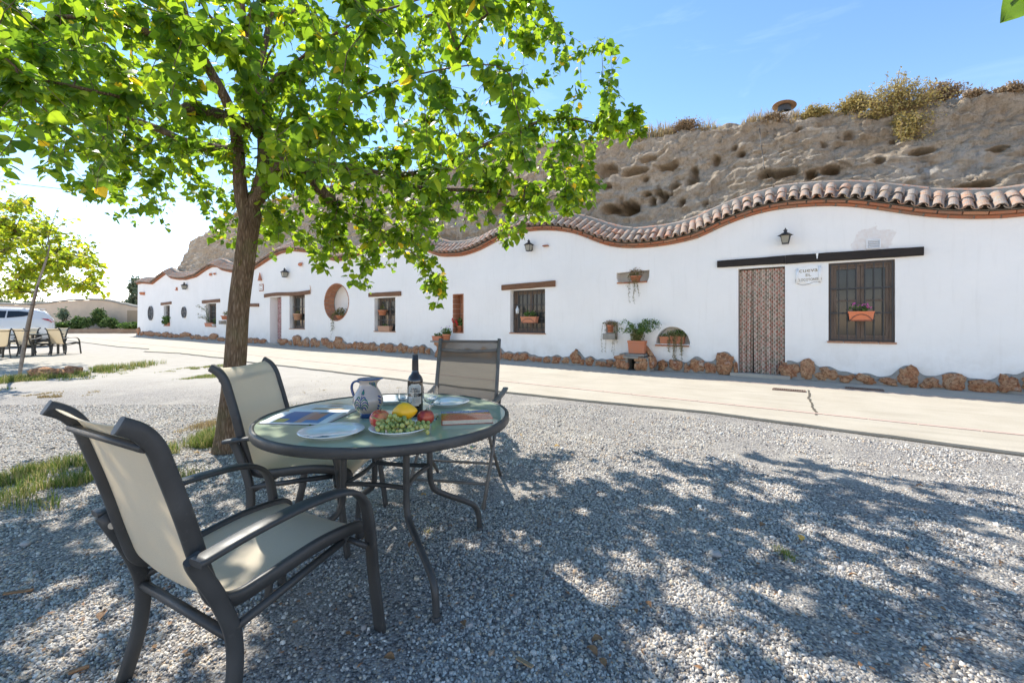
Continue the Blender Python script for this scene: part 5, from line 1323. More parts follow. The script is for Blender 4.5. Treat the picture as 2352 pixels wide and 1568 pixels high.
m = MB(); m.tube(smooth_path([(-.036, 0, .162), (-.055, 0, .168), (-.074, 0, .158), (-.079, 0, .135), (-.072, 0, .108), (-.064, 0, .095)], 5), 0, 8, True, (.007, .005), (0, 1, 0)); m.build('handle', COB, jg)
def stroke(mb, pts, w0=.0022):
    P = []
    for a, z in pts:
        r = JR(z)+.0002; P.append((r*math.sin(a), -r*math.cos(a), z))
    P = smooth_path(P, 4); n = len(P); mb.tube(P, [w0*(.45+.9*math.sin(math.pi*(i+.8)/(n+1))) for i in range(n)], 6)
bl, gn = MB(), MB(); A0 = -.10
stroke(bl, [(A0+.16, .028), (A0+.02, .05), (A0, .07), (A0+.02, .098), (A0+.06, .112)], .0016)
for k, (z, w_, l) in enumerate(((.048, 1, .34), (.060, 1, .46), (.072, 1, .50), (.084, 1, .46), (.094, 1, .34))):
    for q in (-1, 1):
        tgt = bl if (k+(q > 0)) % 2 else gn
        stroke(tgt, [(A0+q*.03, z-.006), (A0+q*l*.45, z+.008), (A0+q*l*.85, z+.006), (A0+q*l*1.05, z-.008)], .0023)
stroke(gn, [(A0+.0, .116), (A0+.07, .126), (A0+.16, .115)], .0040); stroke(bl, [(A0-.04, .113), (A0+.05, .131), (A0+.08, .134), (A0+.18, .113)], .0016); stroke(bl, [(A0-.03, .113), (A0+.07, .116), (A0+.17, .112)], .0018)
for a, z in ((1.28, .10), (1.22, .085), (1.30, .072), (1.2, .058), (1.25, .045)): stroke(bl, [(a-.12, z+.004), (a, z), (a+.14, z-.006)], .0034)
for k in range(6): a = 1.05+.09*k; stroke(bl if k % 2 else gn, [(a, .152), (a+.04, .162), (a+.02+.05*k, .172)], .0018)
for k in range(5): stroke(bl if k % 2 else gn, [(.55+.16*k, .168), (.60+.17*k, .158-.004*k)], .0018)
tag(bl.build('blue_painting', COB, jg), kind='stuff'); tag(gn.build('green_painting', GRG, jg), kind='stuff')
# bottle
bp_ = tpt(953.7, 954); bt = thing('wine_bottle', 'dark sherry bottle with cream label and black cap', 'bottle', (bp_.x, bp_.y, TZ), R(10))
BOT = NT('dark_brown_glass'); BOT.set((.018, .009, .004), .05, **{'Specular_IOR_Level': .6, 'Coat_Weight': .5, 'Coat_Roughness': .02}); BOT = BOT.m
RB = .0365
MB().lathe([(.001, 0), (RB-.004, 0), (RB, .005), (RB, .165), (RB-.001, .175), (RB-.007, .188), (RB-.017, .200), (.0165, .210), (.0145, .225), (.0135, .262), (.001, .262)], 36).build('glass_body', BOT, bt)
MB().lathe([(.0155, .212), (.0158, .225), (.0148, .262), (.0152, .264), (.0152, .268), (.0142, .269), (.0142, .288), (.013, .290), (.001, .290)], 28).build('cap', simple('black_cap', (.014, .014, .016), .4), bt)
def label_patch(name, z0, z1, half, mat, r=RB+.0004, rc=.014):
    m = MB(); N, K = 20, 10; vs = []
    for j in range(K+1):
        z = z0+(z1-z0)*j/K; e = min(z-z0, z1-z); hh = half-(rc-math.sqrt(max(0, rc*rc-(rc-min(e, rc))**2)) if e < rc else 0)
        for i in range(N+1): x = -hh+2*hh*i/N; a = x/r; vs.append((r*math.sin(a), -r*math.cos(a), z))
    m.add(vs, [(j*(N+1)+i, j*(N+1)+i+1, (j+1)*(N+1)+i+1, (j+1)*(N+1)+i) for j in range(K) for i in range(N)], True); return m.build(name, mat, bt)
PAPER = simple('cream_label_paper', (.60, .56, .47), .7, (.55, .51, .43), 60); INK = simple('black_ink', (.015, .015, .017), .5)
label_patch('label', .052, .155, .033, PAPER); label_patch('label_band', .096, .110, .033, INK, RB+.0008, .0001)
for body, z, sz, mt in (('· REAL ·', .132, .0135, INK), ('TESORO', .120, .0135, INK), ('FINO', .1030, .0145, PAPER), ('jerez', .088, .0105, INK)):
    if body == 'jerez': continue
    mesh_obj('lettering', text_mesh(body, sz, mt, bend=RB+.0009, ext=.0002, off=.0003), bt, (0, 0, z))
m = MB()
for k in range(3): 
    for i in range(12): a = -.55+i*.1; r = RB+.0008; z = .080-.006*k+.004*(a*a); m.add([(r*math.sin(a), -r*math.cos(a), z), (r*math.sin(a+.06), -r*math.cos(a+.06), z), (r*math.sin(a+.06), -r*math.cos(a+.06), z+.0012), (r*math.sin(a), -r*math.cos(a), z+.0012)], [(0, 1, 2, 3)])
m.build('fine_print', INK, bt)
# glasses
def wineglass(x, z, label):
    t = thing('wine_glass', label, 'wine glass', (x, z, TZ), 0, 'empty stemmed glasses on the round table')
    MB().lathe([(.001, .002), (.020, .0015), (.031, .0005), (.0315, .0015), (.022, .0045), (.008, .010), (.0042, .018), (.0038, .05), (.0048, .066), (.010, .074), (.024, .084), (.0325, .098), (.0345, .112), (.0342, .122), (.0335, .135), (.0325, .152)], 32).lathe([(.0325, .152), (.0315, .152)], 32, smooth=False).lathe([(.0315, .152), (.0325, .135), (.0332, .122), (.0335, .112), (.0315, .099), (.0232, .0855), (.010, .0765), (.001, .0745)], 32).build('bowl_and_stem', CLEAR, t)
wineglass(-.377, 1.964, 'stemmed clear glass right of the sherry bottle'); wineglass(-.475, 1.91, 'stemmed clear glass left of the bottle behind the lemon')
# open magazine
mg = thing('open_magazine', 'open magazine with blue and ochre house pictures on the glass table', 'magazine', (-.945, 2.07, TZ), R(-5))
PG = simple('white_page', (.78, .78, .77), .45, (.72, .72, .72), 20); PGE = simple('page_edges', (.55, .53, .5), .7); 
W = .30
for q, nm_ in ((-1, 'near_pages'), (1, 'far_pages')):
    pr = [(0, .003), (.012*q, .013), (.03*q, .016), (.07*q, .015), (.12*q, .012), (.17*q, .007), (.208*q, .0045)]
    P = smooth_path([(0, y, z) for y, z in pr], 4); vs = []; n = len(P)
    for p in P: vs += [(-W/2, p.y, p.z), (W/2, p.y, p.z), (-W/2, p.y, .0015), (W/2, p.y, .0015)]
    fs = []
    for i in range(n-1): a, b = i*4, i*4+4; fs += [(a, a+1, b+1, b), (a+1, a+3, b+3, b+1), (a, b, b+2, a+2)]
    fs.append(((n-1)*4, (n-1)*4+1, (n-1)*4+3, (n-1)*4+2)); m = MB(); m.add(vs, fs, False); m.build(nm_, PG, mg)
m = MB(); m.box((0, 0, .0006), (W+.006, .425, .0012)); m.build('cover', simple('cover_dark', (.18, .10, .10), .5), mg)
def pic(x0, x1, y0, y1, col, lift=.0006):
    pr = [(0, .003), (-.012, .013), (-.03, .016), (-.07, .015), (-.12, .012), (-.17, .007), (-.208, .0045)]; sg = -1 if y0 < 0 else 1
    P = smooth_path([(0, abs(y), z) for y, z in pr], 4); ys_ = [p.y for p in P]; zs = [p.z for p in P]; vs = []; K = 8
    for j in range(K+1):
        y = y0+(y1-y0)*j/K; z = float(np.interp(abs(y), ys_, zs))+lift; vs += [(x0, y, z), (x1, y, z)]
    m = MB(); m.add(vs, [(2*j, 2*j+1, 2*j+3, 2*j+2) for j in range(K)]); m.build('picture', simple('print', col, .4), mg)
pic(-.10, .0, -.195, -.025, (.035, .10, .30)); pic(-.10, -.045, -.195, -.145, (.60, .42, .08), .0009); pic(.0, .035, -.195, -.02, (.42, .22, .17)); pic(.035, .115, -.195, -.025, (.05, .19, .42)); pic(.032, .088, -.155, -.06, (.45, .17, .11), .0009); pic(.045, .085, -.06, -.03, (.10, .12, .12), .0009)
pic(-.05, .11, .03, .075, (.40, .26, .12)); pic(-.02, .05, .12, .18, (.50, .24, .12)); pic(-.12, -.06, .05, .19, (.66, .66, .66))
# book
bk = thing('photo_book', 'thick photo book with blue sky and red poppy field cover', 'book', (-.21, 1.955, TZ), R(10.5))
BC = NT('printed_cover'); c = BC.coord('Object'); g_ = BC.n('ShaderNodeSeparateXYZ'); BC.l(c, g_.inputs[0])
yy = BC.math('ADD', g_.outputs[1], BC.math('MULTIPLY', BC.math('SUBTRACT', BC.noise(c, 30, 5, .7), .5), .035))
tree_c = BC.mix(BC.rng(BC.noise(c, 110, 4, .7), .4, .62), (.10, .055, .015), (.50, .25, .035)); red_c = BC.mix(BC.rng(BC.noise(c, 140, 4), .35, .65), (.42, .02, .008), (.55, .09, .01))
col = BC.mix(BC.rng(yy, .008, .012), red_c, tree_c); sky_c = BC.mix(BC.rng(BC.noise(c, 25, 4), .5, .7), (.07, .22, .50), (.25, .42, .62)); col = BC.mix(BC.rng(yy, .042, .046), col, sky_c); BC.set(col, .18, Coat_Weight=.5); BC = BC.m
m = MB(); m.rbox((0, 0, .0105), (.218, .172, .018), .001); m.build('page_block', simple('cream_pages', (.58, .53, .42), .7, (.5, .45, .36), 80), bk)
m = MB(); m.box((0, 0, .0211), (.224, .178, .002)); m.box((0, 0, .0011), (.224, .178, .0018)); m.box((-.1125, 0, .0111), (.0015, .178, .0222)); m.build('cover', BC, bk)
mesh_obj('lettering', text_mesh('ESPAÑA', .020, simple('white_print', (.75, .75, .75), .5), ext=.0002, sx=1.25), bk, (-.012, .070, .0225))
# fallen scraps on the glass
for (x, y) in ((1083, 1029), (712, 977), (1005, 958)):
    p = tpt(x, y); m = MB(); m.ball((p.x, p.y, TZ+.003), (.006, .004, .003), 6, 4); tag(m.build('leaf_scrap', GREENP), 'tiny leaf scrap lying on the glass table top', 'leaf scrap', 'leaf scraps on the glass table')
# ------------------------------------------------------------------ loose gravel lying on the yard
cb = np.array([[-1, -1, -1], [1, -1, -1], [1, 1, -1], [-1, 1, -1], [-1, -1, 1], [1, -1, 1], [1, 1, 1], [-1, 1, 1]], float)*.5
cf = np.array([[4, 5, 6, 7], [0, 1, 5, 4], [1, 2, 6, 5], [2, 3, 7, 6], [3, 0, 4, 7]])
def pebbles(name, n, zlo, zhi, smin, smax, power):
    u = rng.random(n); z = (zlo**power+(zhi**power-zlo**power)*u)**(1/power)
    x = rng.uniform(-1.27, 1.27, n)*z
    dens = fbm(np.stack([x*1.3, z*1.3, x*0], -1), 4, seed=91)
    keep = rng.random(n) < np.clip(.92-1.1*np.clip(dens-.28, 0, 1)*2.2, .10, 1)
    s_, d_ = (x-P0.x)*HX.x+(z-P0.y)*HX.y, (x-P0.x)*HD.x+(z-P0.y)*HD.y
    keep &= d_ < -4.6
    x, z = x[keep], z[keep]; n = len(x)
    sz = rng.uniform(smin, smax, n)*(1+1.1*(rng.random(n) < .03)*rng.random(n))
    V = cb[None]*(1+rng.uniform(-.32, .32, (n, 8, 3)))
    V[:, 4:, :2] *= rng.uniform(.45, .85, (n, 1, 1))
    V *= np.stack([sz*rng.uniform(.75, 1.35, n), sz*rng.uniform(.7, 1.1, n), sz*rng.uniform(.35, .75, n)], -1)[:, None, :]
    tl = rng.normal(0, .28, (n, 2)); V[..., 2] += V[..., 0]*tl[:, :1]+V[..., 1]*tl[:, 1:]
    a = rng.uniform(0, 2*np.pi, n); c, s = np.cos(a)[:, None], np.sin(a)[:, None]
    X = V[..., 0]*c-V[..., 1]*s+x[:, None]; Y = V[..., 0]*s+V[..., 1]*c+z[:, None]; Z = V[..., 2]+(sz*rng.uniform(.05, .38, n))[:, None]
    F = (cf[None]+(np.arange(n)*8)[:, None, None]).reshape(-1, 4)
    o = mesh_obj(name, np_mesh(name, np.stack([X, Y, Z], -1).reshape(-1, 3), F, [PEBBLE]))
    tag(o, 'loose grey and tan gravel covering the yard', kind='stuff')
pebbles('gravel', 140000, 1.15, 3.2, .005, .0115, 1.35)
pebbles('gravel', 75000, 3.1, 6.0, .0075, .0145, 1.2)
# bigger stones, leaves and twigs lying about
LOOSE = simple('pale_loose_stone', (.42, .40, .37), .85, (.30, .30, .31), 30, .4, 60)
for i, (x, y, w_, lb) in enumerate(((1643, 1277, .06, 'white stone beside the small weed in the gravel'), (1665, 1266, .035, 'small white stone just behind the larger white stone'), (58, 1252, .045, 'flat pale stone on the gravel far left below the grass'), (2230, 700+450, .045, 'tan stone lying on the sunlit gravel at far right'))):
    p = on_h(x, y); tag(mesh_obj('loose_stone', rock_mesh('loose_stone', LOOSE, 300+i, (w_, w_*.8, w_*.5), .2, 2), None, (p.x, p.y, w_*.2)), lb, 'stone')
DEADL = simple('dead_leaf', (.20, .095, .04), .7, (.30, .16, .07), 60); YELL = simple('fallen_yellow_leaf', (.62, .40, .06), .6, (.52, .30, .07), 40)
def ground_leaf(x, y, s, mat, lb, cat, grp):
    p = on_h(x, y); m = MB(); vs = []; N = 6
    for i in range(N+1):
        t = i/N; w_ = math.sin(math.pi*min(1, t*1.05+.02))**.7*.36; z = .25*math.sin(t*3)+.1
        vs += [(-w_*s, t*s, (z+.16)*s), (0, t*s, z*s), (w_*s, t*s, (z+.2)*s)]
    m.add(vs, [(i*3+j, i*3+j+1, i*3+4+j, i*3+3+j) for i in range(N) for j in range(2)], True)
    tag(m.build('fallen_leaf', mat, None, (p.x, p.y, .012), (rnd.uniform(-.2, .2), rnd.uniform(-.3, .3), rnd.uniform(0, 6))), lb, cat, grp)
for x, y in ((1484, 1390), (1456, 1408), (1064, 1436), (907, 1525), (830, 1247), (1385, 1480), (1390, 1545), (2016, 985), (2105, 1120), (2305, 1300), (1745, 1215), (1590, 1180), (230, 1435), (1370, 1520), (1030, 1215), (940, 1265), (1950, 1330), (1370, 1140)):
    if y > 1050: ground_leaf(x, y, rnd.uniform(.028, .05), DEADL, 'curled dry brown leaf lying on the grey gravel', 'leaf', 'dry brown leaves on the gravel')
for x, y in ((526, 1410), (968, 1143), (1198, 1003), (1840, 1250), (445, 1045), (1285, 1030), (868, 930)):
    ground_leaf(x, y, rnd.uniform(.035, .055), YELL, 'yellow mulberry leaf fallen on the gravel', 'leaf', 'fallen yellow leaves')
for i, (x, y, L_, a, lb) in enumerate(((42, 1365, .09, .5, 'flat brown bark chip on the gravel at lower left'), (1205, 1530, .07, 2.4, 'pale splinter of cane near the bottom centre'), (180, 1546, .05, .8, 'orange chip of wood near the lower left corner'))):
    p = on_h(x, y); m = MB(); m.rbox((0, 0, .012), (L_, .016, .006), .002); tag(m.build('wood_chip', DEADL if i != 1 else DRYP, None, (p.x, p.y, .002), (.1, .1, a)), lb, 'wood chip')

lp = []
for k in range(420):
    q = on_h(rnd.uniform(0, 2352), 900+650*rnd.random()**.8); lp.append((q.x, q.y, .014))
nl = len(lp); Ml = rand_rot(nl)*np.array([1, 1, .3])[None, :, None]*rng.uniform(.012, .035, nl)[:, None, None]
tag(mesh_obj('leaf_litter', scatter_mesh('leaf_litter', LQ_V, LQ_F, Ml, np.array(lp), DEADL)), 'dry crumbs of leaf scattered over the gravel', kind='stuff')
# ------------------------------------------------------------------ grass
GRASS = island_mat('grass_blades', [(0, (.10, .17, .03)), (.35, (.17, .24, .045)), (.62, (.29, .31, .08)), (.85, (.46, .38, .16)), (1, (.56, .45, .24))], .75, .35)
STRAW = island_mat('straw_blades', [(0, (.26, .18, .08)), (.4, (.42, .31, .16)), (.75, (.52, .40, .22)), (1, (.38, .34, .14))], .8, .3)
def blades(name, X, Y, Z, hgt_, width, mat, label, lean=.5, kind='stuff', dirs=None):
    n = len(X); a = rng.uniform(0, 2*np.pi, n); ln = rng.uniform(0, lean, n)*hgt_; b = a+rng.normal(0, .6, n)
    dx, dy = np.cos(a)*ln, np.sin(a)*ln
    if dirs is not None: dx = dx+dirs[0]*hgt_; dy = dy+dirs[1]*hgt_
    wx, wy = -np.sin(b)*width, np.cos(b)*width; o = np.zeros(n)
    P = [np.stack([X-wx, Y-wy, Z-.005], -1), np.stack([X+wx, Y+wy, Z-.005], -1), np.stack([X+dx*.35+wx*.8, Y+dy*.35+wy*.8, Z+hgt_*.55], -1), np.stack([X+dx*.35-wx*.8, Y+dy*.35-wy*.8, Z+hgt_*.55], -1), np.stack([X+dx, Y+dy, Z+hgt_*(.95-.25*ln/np.maximum(hgt_, 1e-4))], -1)]
    V = np.stack(P, 1).reshape(-1, 3); k = np.arange(n)*5
    return tag(mesh_obj(name, np_mesh(name, V, [np.stack([k, k+1, k+2, k+3], -1), np.stack([k+3, k+2, k+4], -1)], [mat])), label, kind=kind)
def patch(cx, cy, rx, ry, n, h, label, mat=None, lean=.7, wd=.0022):
    """cx, cy and rx, ry measured on the ground"""
    q = rng.normal(size=(n*3, 2))*.5; q = q[(q**2).sum(1) < 1.3]; X = cx+q[:, 0]*rx; Y = cy+q[:, 1]*ry
    k = (fbm(np.stack([X*4.5, Y*4.5, X*0], -1), 3, seed=int(abs(cx)*100) % 97) > -.05) & (fbm(np.stack([X*1.1, Y*1.6, X*0+3], -1), 2, seed=17) > -.22)
    if k.sum() < 20: k[:] = True
    X, Y = X[k][:n], Y[k][:n]
    hh = h*rng.uniform(.35, 1.15, len(X))*(1-.5*((X-cx)/rx)**2).clip(.4, 1)
    blades('grass', X, Y, X*0, hh, np.full(len(X), wd), mat or GRASS, label, lean)
def gpatch(x0, x1, y0, y1, n, h, label, **k):
    A, B = on_h((x0+x1)/2, y0), on_h((x0+x1)/2, y1); ym = (y0+y1)/2; C, D = on_h(x0, ym), on_h(x1, ym)
    patch(((C+D)/2).x, ((A+B)/2).y, (D-C).length/2, (A-B).length/2, n, h, label, **k)
gpatch(350, 600, 960, 1115, 5600, .15, 'tall green grass round the foot of the trunk', lean=.8, wd=.0025)
gpatch(40, 430, 1040, 1140, 4300, .10, 'green and yellow grass tufts at the left of the trunk')
gpatch(478, 592, 1000, 1085, 2600, .16, 'grass tuft hugging the foot of the trunk')
gpatch(-60, 120, 1060, 1140, 1400, .10, 'grass tufts at the left edge')
gpatch(95, 225, 842, 878, 4200, .17, 'green grass tuft round the reddish stones', wd=.0038)
gpatch(-80, 165, 858, 895, 4200, .085, 'low yellowing grass under the leaning sapling', wd=.0038)
gpatch(20, 190, 903, 922, 2200, .045, 'thin strip of straw coloured grass', mat=STRAW, wd=.003)
gpatch(405, 500, 838, 856, 2200, .045, 'flat green patch of grass before the trunk', wd=.003); gpatch(415, 500, 858, 878, 2200, .04, 'second flat patch of grass before the trunk', wd=.003)
gpatch(440, 530, 955, 990, 1200, .06, 'yellow grass left of the trunk', mat=STRAW)
gpatch(700, 790, 893, 905, 500, .03, 'tiny straw tufts behind the table', mat=STRAW); gpatch(880, 920, 890, 900, 250, .03, 'tiny straw tufts behind the bottle', mat=STRAW)
gpatch(1786, 1822, 1262, 1290, 130, .04, 'small green weed in the gravel', lean=1.2); gpatch(975, 1000, 1200, 1225, 60, .03, 'tiny weed under the table', lean=1.2)
gpatch(590, 1150, 845, 905, 260, .03, 'sparse straw along the path edge', mat=STRAW)
for i, (x, y, w_, h_, lb) in enumerate(((108, 858, .62, .26, 'broad reddish rock in the grass left of the other rock'), (165, 850, .42, .22, 'smaller reddish rock behind in the grass'))):
    p = on_h(x, y+8); tag(mesh_obj('rock', rock_mesh('rock', STONE, 400+i, (w_, w_*.6, h_), .25, 3, .8), None, (p.x, p.y, h_*.28)), lb, 'rock')

# ------------------------------------------------------------------ trees
leafV = []; st_ = [(0, .06), (.07, .30), (.2, .42), (.38, .43), (.56, .35), (.74, .23), (.9, .09), (1.0, .0)]
for i, (t, wd) in enumerate(st_):
    bow = -.10*t*t; leafV += [(-wd, t-(.06 if i == 1 else 0), .10*wd/.43+bow-.05), (-wd*.5, t, .03+bow), (0, t, bow), (wd*.5, t, .03+bow), (wd, t-(.06 if i == 1 else 0), .10*wd/.43+bow-.05)]
leafV = np.array(leafV); leafF = np.array([(i*5+j, i*5+j+1, i*5+6+j, i*5+5+j) for i in range(len(st_)-1) for j in range(4)])
leafVs = np.array([(0, 0, 0), (-.38, .28, .05), (-.3, .62, .0), (0, 1, -.12), (.3, .62, .0), (.38, .28, .05), (0, .4, -.02)]); leafFs = np.array([(6, 0, 1), (6, 1, 2), (6, 2, 3), (6, 3, 4), (6, 4, 5), (6, 5, 0)])
def grow(limbs, attract, step=.16, droop=.04, maxr=None):
    """limbs: list of paths (lists of Vector) sharing a first point with an earlier one; attract: tips to reach"""
    N = []; PA = []
    def addn(p, pa): N.append(np.array(p[:])); PA.append(pa); return len(N)-1
    for path in limbs:
        P = smooth_path(path, 5)
        if not N: cur = addn(P[0], -1)
        else: cur = int(np.argmin([np.sum((q-np.array(P[0][:]))**2) for q in N]))
        for p in P[1:]: cur = addn(p, cur)
    trunkn = len(N); tips = []
    arr = np.array(N); D = [np.min(np.linalg.norm(arr-np.array(a[:]), axis=1)) for a in attract]
    for k in np.argsort(D):
        a = np.array(attract[k][:]); arr = np.array(N); dv = arr-a; ds = np.linalg.norm(dv, axis=1)+np.where(dv[:, 2] > .25, 0.0, .15)
        j = int(np.argmin(ds)); L_ = np.linalg.norm(N[j]-a); m = max(2, int(L_/step)); cur = j; s0 = N[j]; mid = (s0+a)/2+np.array([0, 0, .12*L_+droop])+rng.normal(0, .06*L_, 3)
        for i in range(1, m+1):
            t = i/m; p = (1-t)**2*s0+2*t*(1-t)*mid+t*t*a+rng.normal(0, .012, 3); cur = addn(p, cur)
        tips.append(cur)
    return N, PA, tips, trunkn
def tree_mesh(N, PA, tips, base_r, tip_r=.0022, expo=2.3, rfix=None):
    n = len(N); w = np.zeros(n); ch = [[] for _ in range(n)]
    for i in range(n):
        if PA[i] >= 0: ch[PA[i]].append(i)
    for i in range(n-1, -1, -1):
        if not ch[i]: w[i] = 1
        if PA[i] >= 0: w[PA[i]] += w[i]
    # note: children always have larger indexes than parents
    r = tip_r*w**(1/expo); r *= 1
    k = base_r/r[0]; r = r*np.where(w > 3, 1+(k-1)*np.clip(np.log(np.maximum(w, 1))/np.log(w[0]), 0, 1), 1)
    if rfix: r = rfix(np.array(N), r)
    return r, ch, w
def branch_obj(N, PA, r, ch, w, parent, trunk_name, bark, twigbark, split=6):
    big, small = MB(), MB(); seen = set()
    for i in range(len(N)):
        for c in ch[i]:
            main = max(ch[i], key=lambda q: w[q])
            if c == main and PA[i] >= 0: continue
            path = [i, c]
            while ch[path[-1]]: path.append(max(ch[path[-1]], key=lambda q: w[q]))
            pts = [N[q] for q in path]; rr = [r[q] for q in path]; rr[0] = min(rr[0], rr[1]*1.25)
            if PA[i] < 0 and c == main: rr[0] = r[i]
            # heavy part and thin part
            cut = next((k for k, q in enumerate(rr) if q < .009), len(rr))
            if cut >= 2: big.tube(pts[:cut+1], rr[:cut+1], 14 if rr[1] > .05 else 8)
            if cut < len(rr)-1: k = max(0, cut-1) if cut >= 2 else 0; small.tube(pts[k:], rr[k:], 4, False)
    big.build(trunk_name, bark, parent); tag(small.build('twigs', twigbark, parent), kind='stuff')
def leaves_for(N, PA, tips, per, size, spread, back=5, hang=.65):
    T, M = [], []
    for tp in tips:
        chain = [tp]
        while len(chain) < back and PA[chain[-1]] >= 0: chain.append(PA[chain[-1]])
        P = [Vector(N[c]) for c in chain]
        for k in range(per):
            t = rnd.random()**1.25*(len(P)-1); a = P[int(t)].lerp(P[min(int(t)+1, len(P)-1)], t % 1)
            az = rnd.uniform(0, 2*math.pi); d = Vector((math.cos(az), math.sin(az), rnd.uniform(-1.6, .25)*hang*1.6)).normalized()
            p = a+d*rnd.uniform(.015, .05)*spread+Vector((0, 0, -.01))
            x = d.cross(Vector((0, 0, 1)).lerp(Vector((rnd.gauss(0, 1), rnd.gauss(0, 1), rnd.gauss(0, 1))).normalized(), .45)).normalized(); z = x.cross(d).normalized()
            s = size*rnd.uniform(.55, 1.25)*(1 if rnd.random() > .25 else .7)
            w_ = rnd.uniform(.85, 1.1); M.append(np.array([[x[i]*s*w_, d[i]*s, z[i]*s*rnd.uniform(.6, 1.8)] for i in range(3)])); T.append((p.x, p.y, p.z))
    return np.array(T), np.array(M)
def inpoly(x, y, poly):
    c = False; j = len(poly)-1
    for i in range(len(poly)):
        if (poly[i][1] > y) != (poly[j][1] > y) and x < (poly[j][0]-poly[i][0])*(y-poly[i][1])/(poly[j][1]-poly[i][1])+poly[i][0]: c = not c
        j = i
    return c
# main mulberry tree: measured limbs
A_ = at_z
limbs = [
 [A_(524, 1042, 3.86), A_(530, 950, 3.86), A_(541, 820, 3.87), A_(549, 700, 3.87), A_(562, 600, 3.87), A_(572, 520, 3.87), A_(578, 478, 3.87)],
 [A_(578, 478, 3.87), A_(602, 400, 3.9), A_(604, 300, 3.92), A_(592, 240, 3.92), A_(588, 170, 3.9), A_(562, 60, 3.85), A_(552, -60, 3.8), A_(550, -220, 3.8)],
 [A_(572, 520, 3.87), A_(553, 440, 3.83), A_(547, 350, 3.8), A_(528, 250, 3.7), A_(465, 130, 3.5), A_(410, 0, 3.35), A_(380, -120, 3.2)],
 [A_(588, 170, 3.9), A_(618, 60, 4.05), A_(640, -80, 4.15), A_(680, -220, 4.2)],
 [A_(578, 478, 3.87), A_(622, 412, 3.75), A_(672, 345, 3.5), A_(770, 262, 3.1), A_(900, 190, 2.8), A_(1080, 150, 2.6), A_(1200, 160, 2.6)],
 [A_(622, 412, 3.75), A_(690, 375, 4.05), A_(800, 385, 4.4), A_(950, 400, 4.8), A_(1120, 330, 5.1), A_(1280, 270, 5.2), A_(1420, 300, 5.2)],
 [A_(604, 300, 3.92), A_(500, 262, 3.4), A_(380, 245, 3.0), A_(240, 215, 2.7), A_(60, 175, 2.5), A_(-60, 150, 2.4)],
 [A_(547, 350, 3.8), A_(440, 330, 4.1), A_(320, 280, 4.4), A_(160, 240, 4.7), A_(40, 200, 4.8)],
 [A_(592, 240, 3.92), A_(660, 160, 3.4), A_(800, 60, 2.7), A_(960, 0, 2.3), A_(1100, -40, 2.2)],
 [A_(604, 300, 3.92), A_(580, 240, 3.4), A_(540, 120, 2.7), A_(470, 20, 2.2), A_(430, -60, 2.0)],
 [A_(690, 375, 4.05), A_(760, 460, 4.2), A_(860, 520, 4.3), A_(960, 590, 4.4), A_(1010, 650, 4.4)],
 [A_(800, 385, 4.4), A_(960, 430, 4.3), A_(1120, 440, 4.2), A_(1240, 470, 4.1)],
 [A_(562, 60, 3.85), A_(650, -60, 3.4), A_(800, -160, 2.9), A_(980, -260, 2.6)],
 [A_(592, 240, 3.92), A_(700, 150, 4.5), A_(900, 60, 5.0), A_(1100, 20, 5.2), A_(1240, 60, 5.3)],
 [A_(465, 130, 3.5), A_(300, 60, 3.3), A_(130, 40, 3.2), A_(0, 80, 3.2)],
]
SIL = [(-90, 425), (0, 415), (20, 400), (60, 350), (100, 400), (125, 430), (160, 455), (215, 465), (255, 490), (262, 530), (300, 525), (330, 545), (378, 560), (402, 520), (440, 480), (480, 520), (500, 590), (530, 585), (600, 590), (615, 625), (650, 605), (690, 590), (730, 640), (765, 630), (800, 590), (815, 690), (850, 690), (865, 640), (905, 645), (925, 600), (955, 640), (990, 725), (1022, 718), (1022, 640), (1005, 570), (1040, 520), (1100, 545), (1180, 580), (1212, 565), (1190, 515), (1300, 515), (1395, 470), (1380, 420), (1350, 370), (1400, 345), (1500, 345), (1528, 315), (1470, 265), (1405, 225), (1430, 180), (1425, 110), (1385, 65), (1350, 95), (1290, 70), (1262, 0), (1240, -60), (-90, -60)]
att = []; TR = Vector((-2.45, 3.87, 0))
while len(att) < 1330:
    x, y = rnd.uniform(-90, 1530), rnd.uniform(-60, 725)
    if not inpoly(x, y+14, SIL): continue
    if not (x > 560 and y > 300) and rnd.random() < (.40 if x > 420 else .22): continue
    if y < 330 and rnd.random() < .12: continue
    zlo = 1.75 if y < 150 else (1.9 if y < 420 else 3.4)
    if x > 1250: zlo = 3.6
    if 300 < x < 560 and y > 300: zlo = 3.2
    if x < 250 and y > 250: zlo = 2.0
    zhi = 5.7
    z = zlo+(zhi-zlo)*rnd.random()**.62
    p = A_(x, y, z)
    if p.z > 4.9 or (Vector((p.x, p.y, 0))-TR).length > 3.9+(.4 if x > 1200 else 0): continue
    if y > 440 and x < 600 and z < 3.9 and 480 < x < 620: continue
    att.append(p)
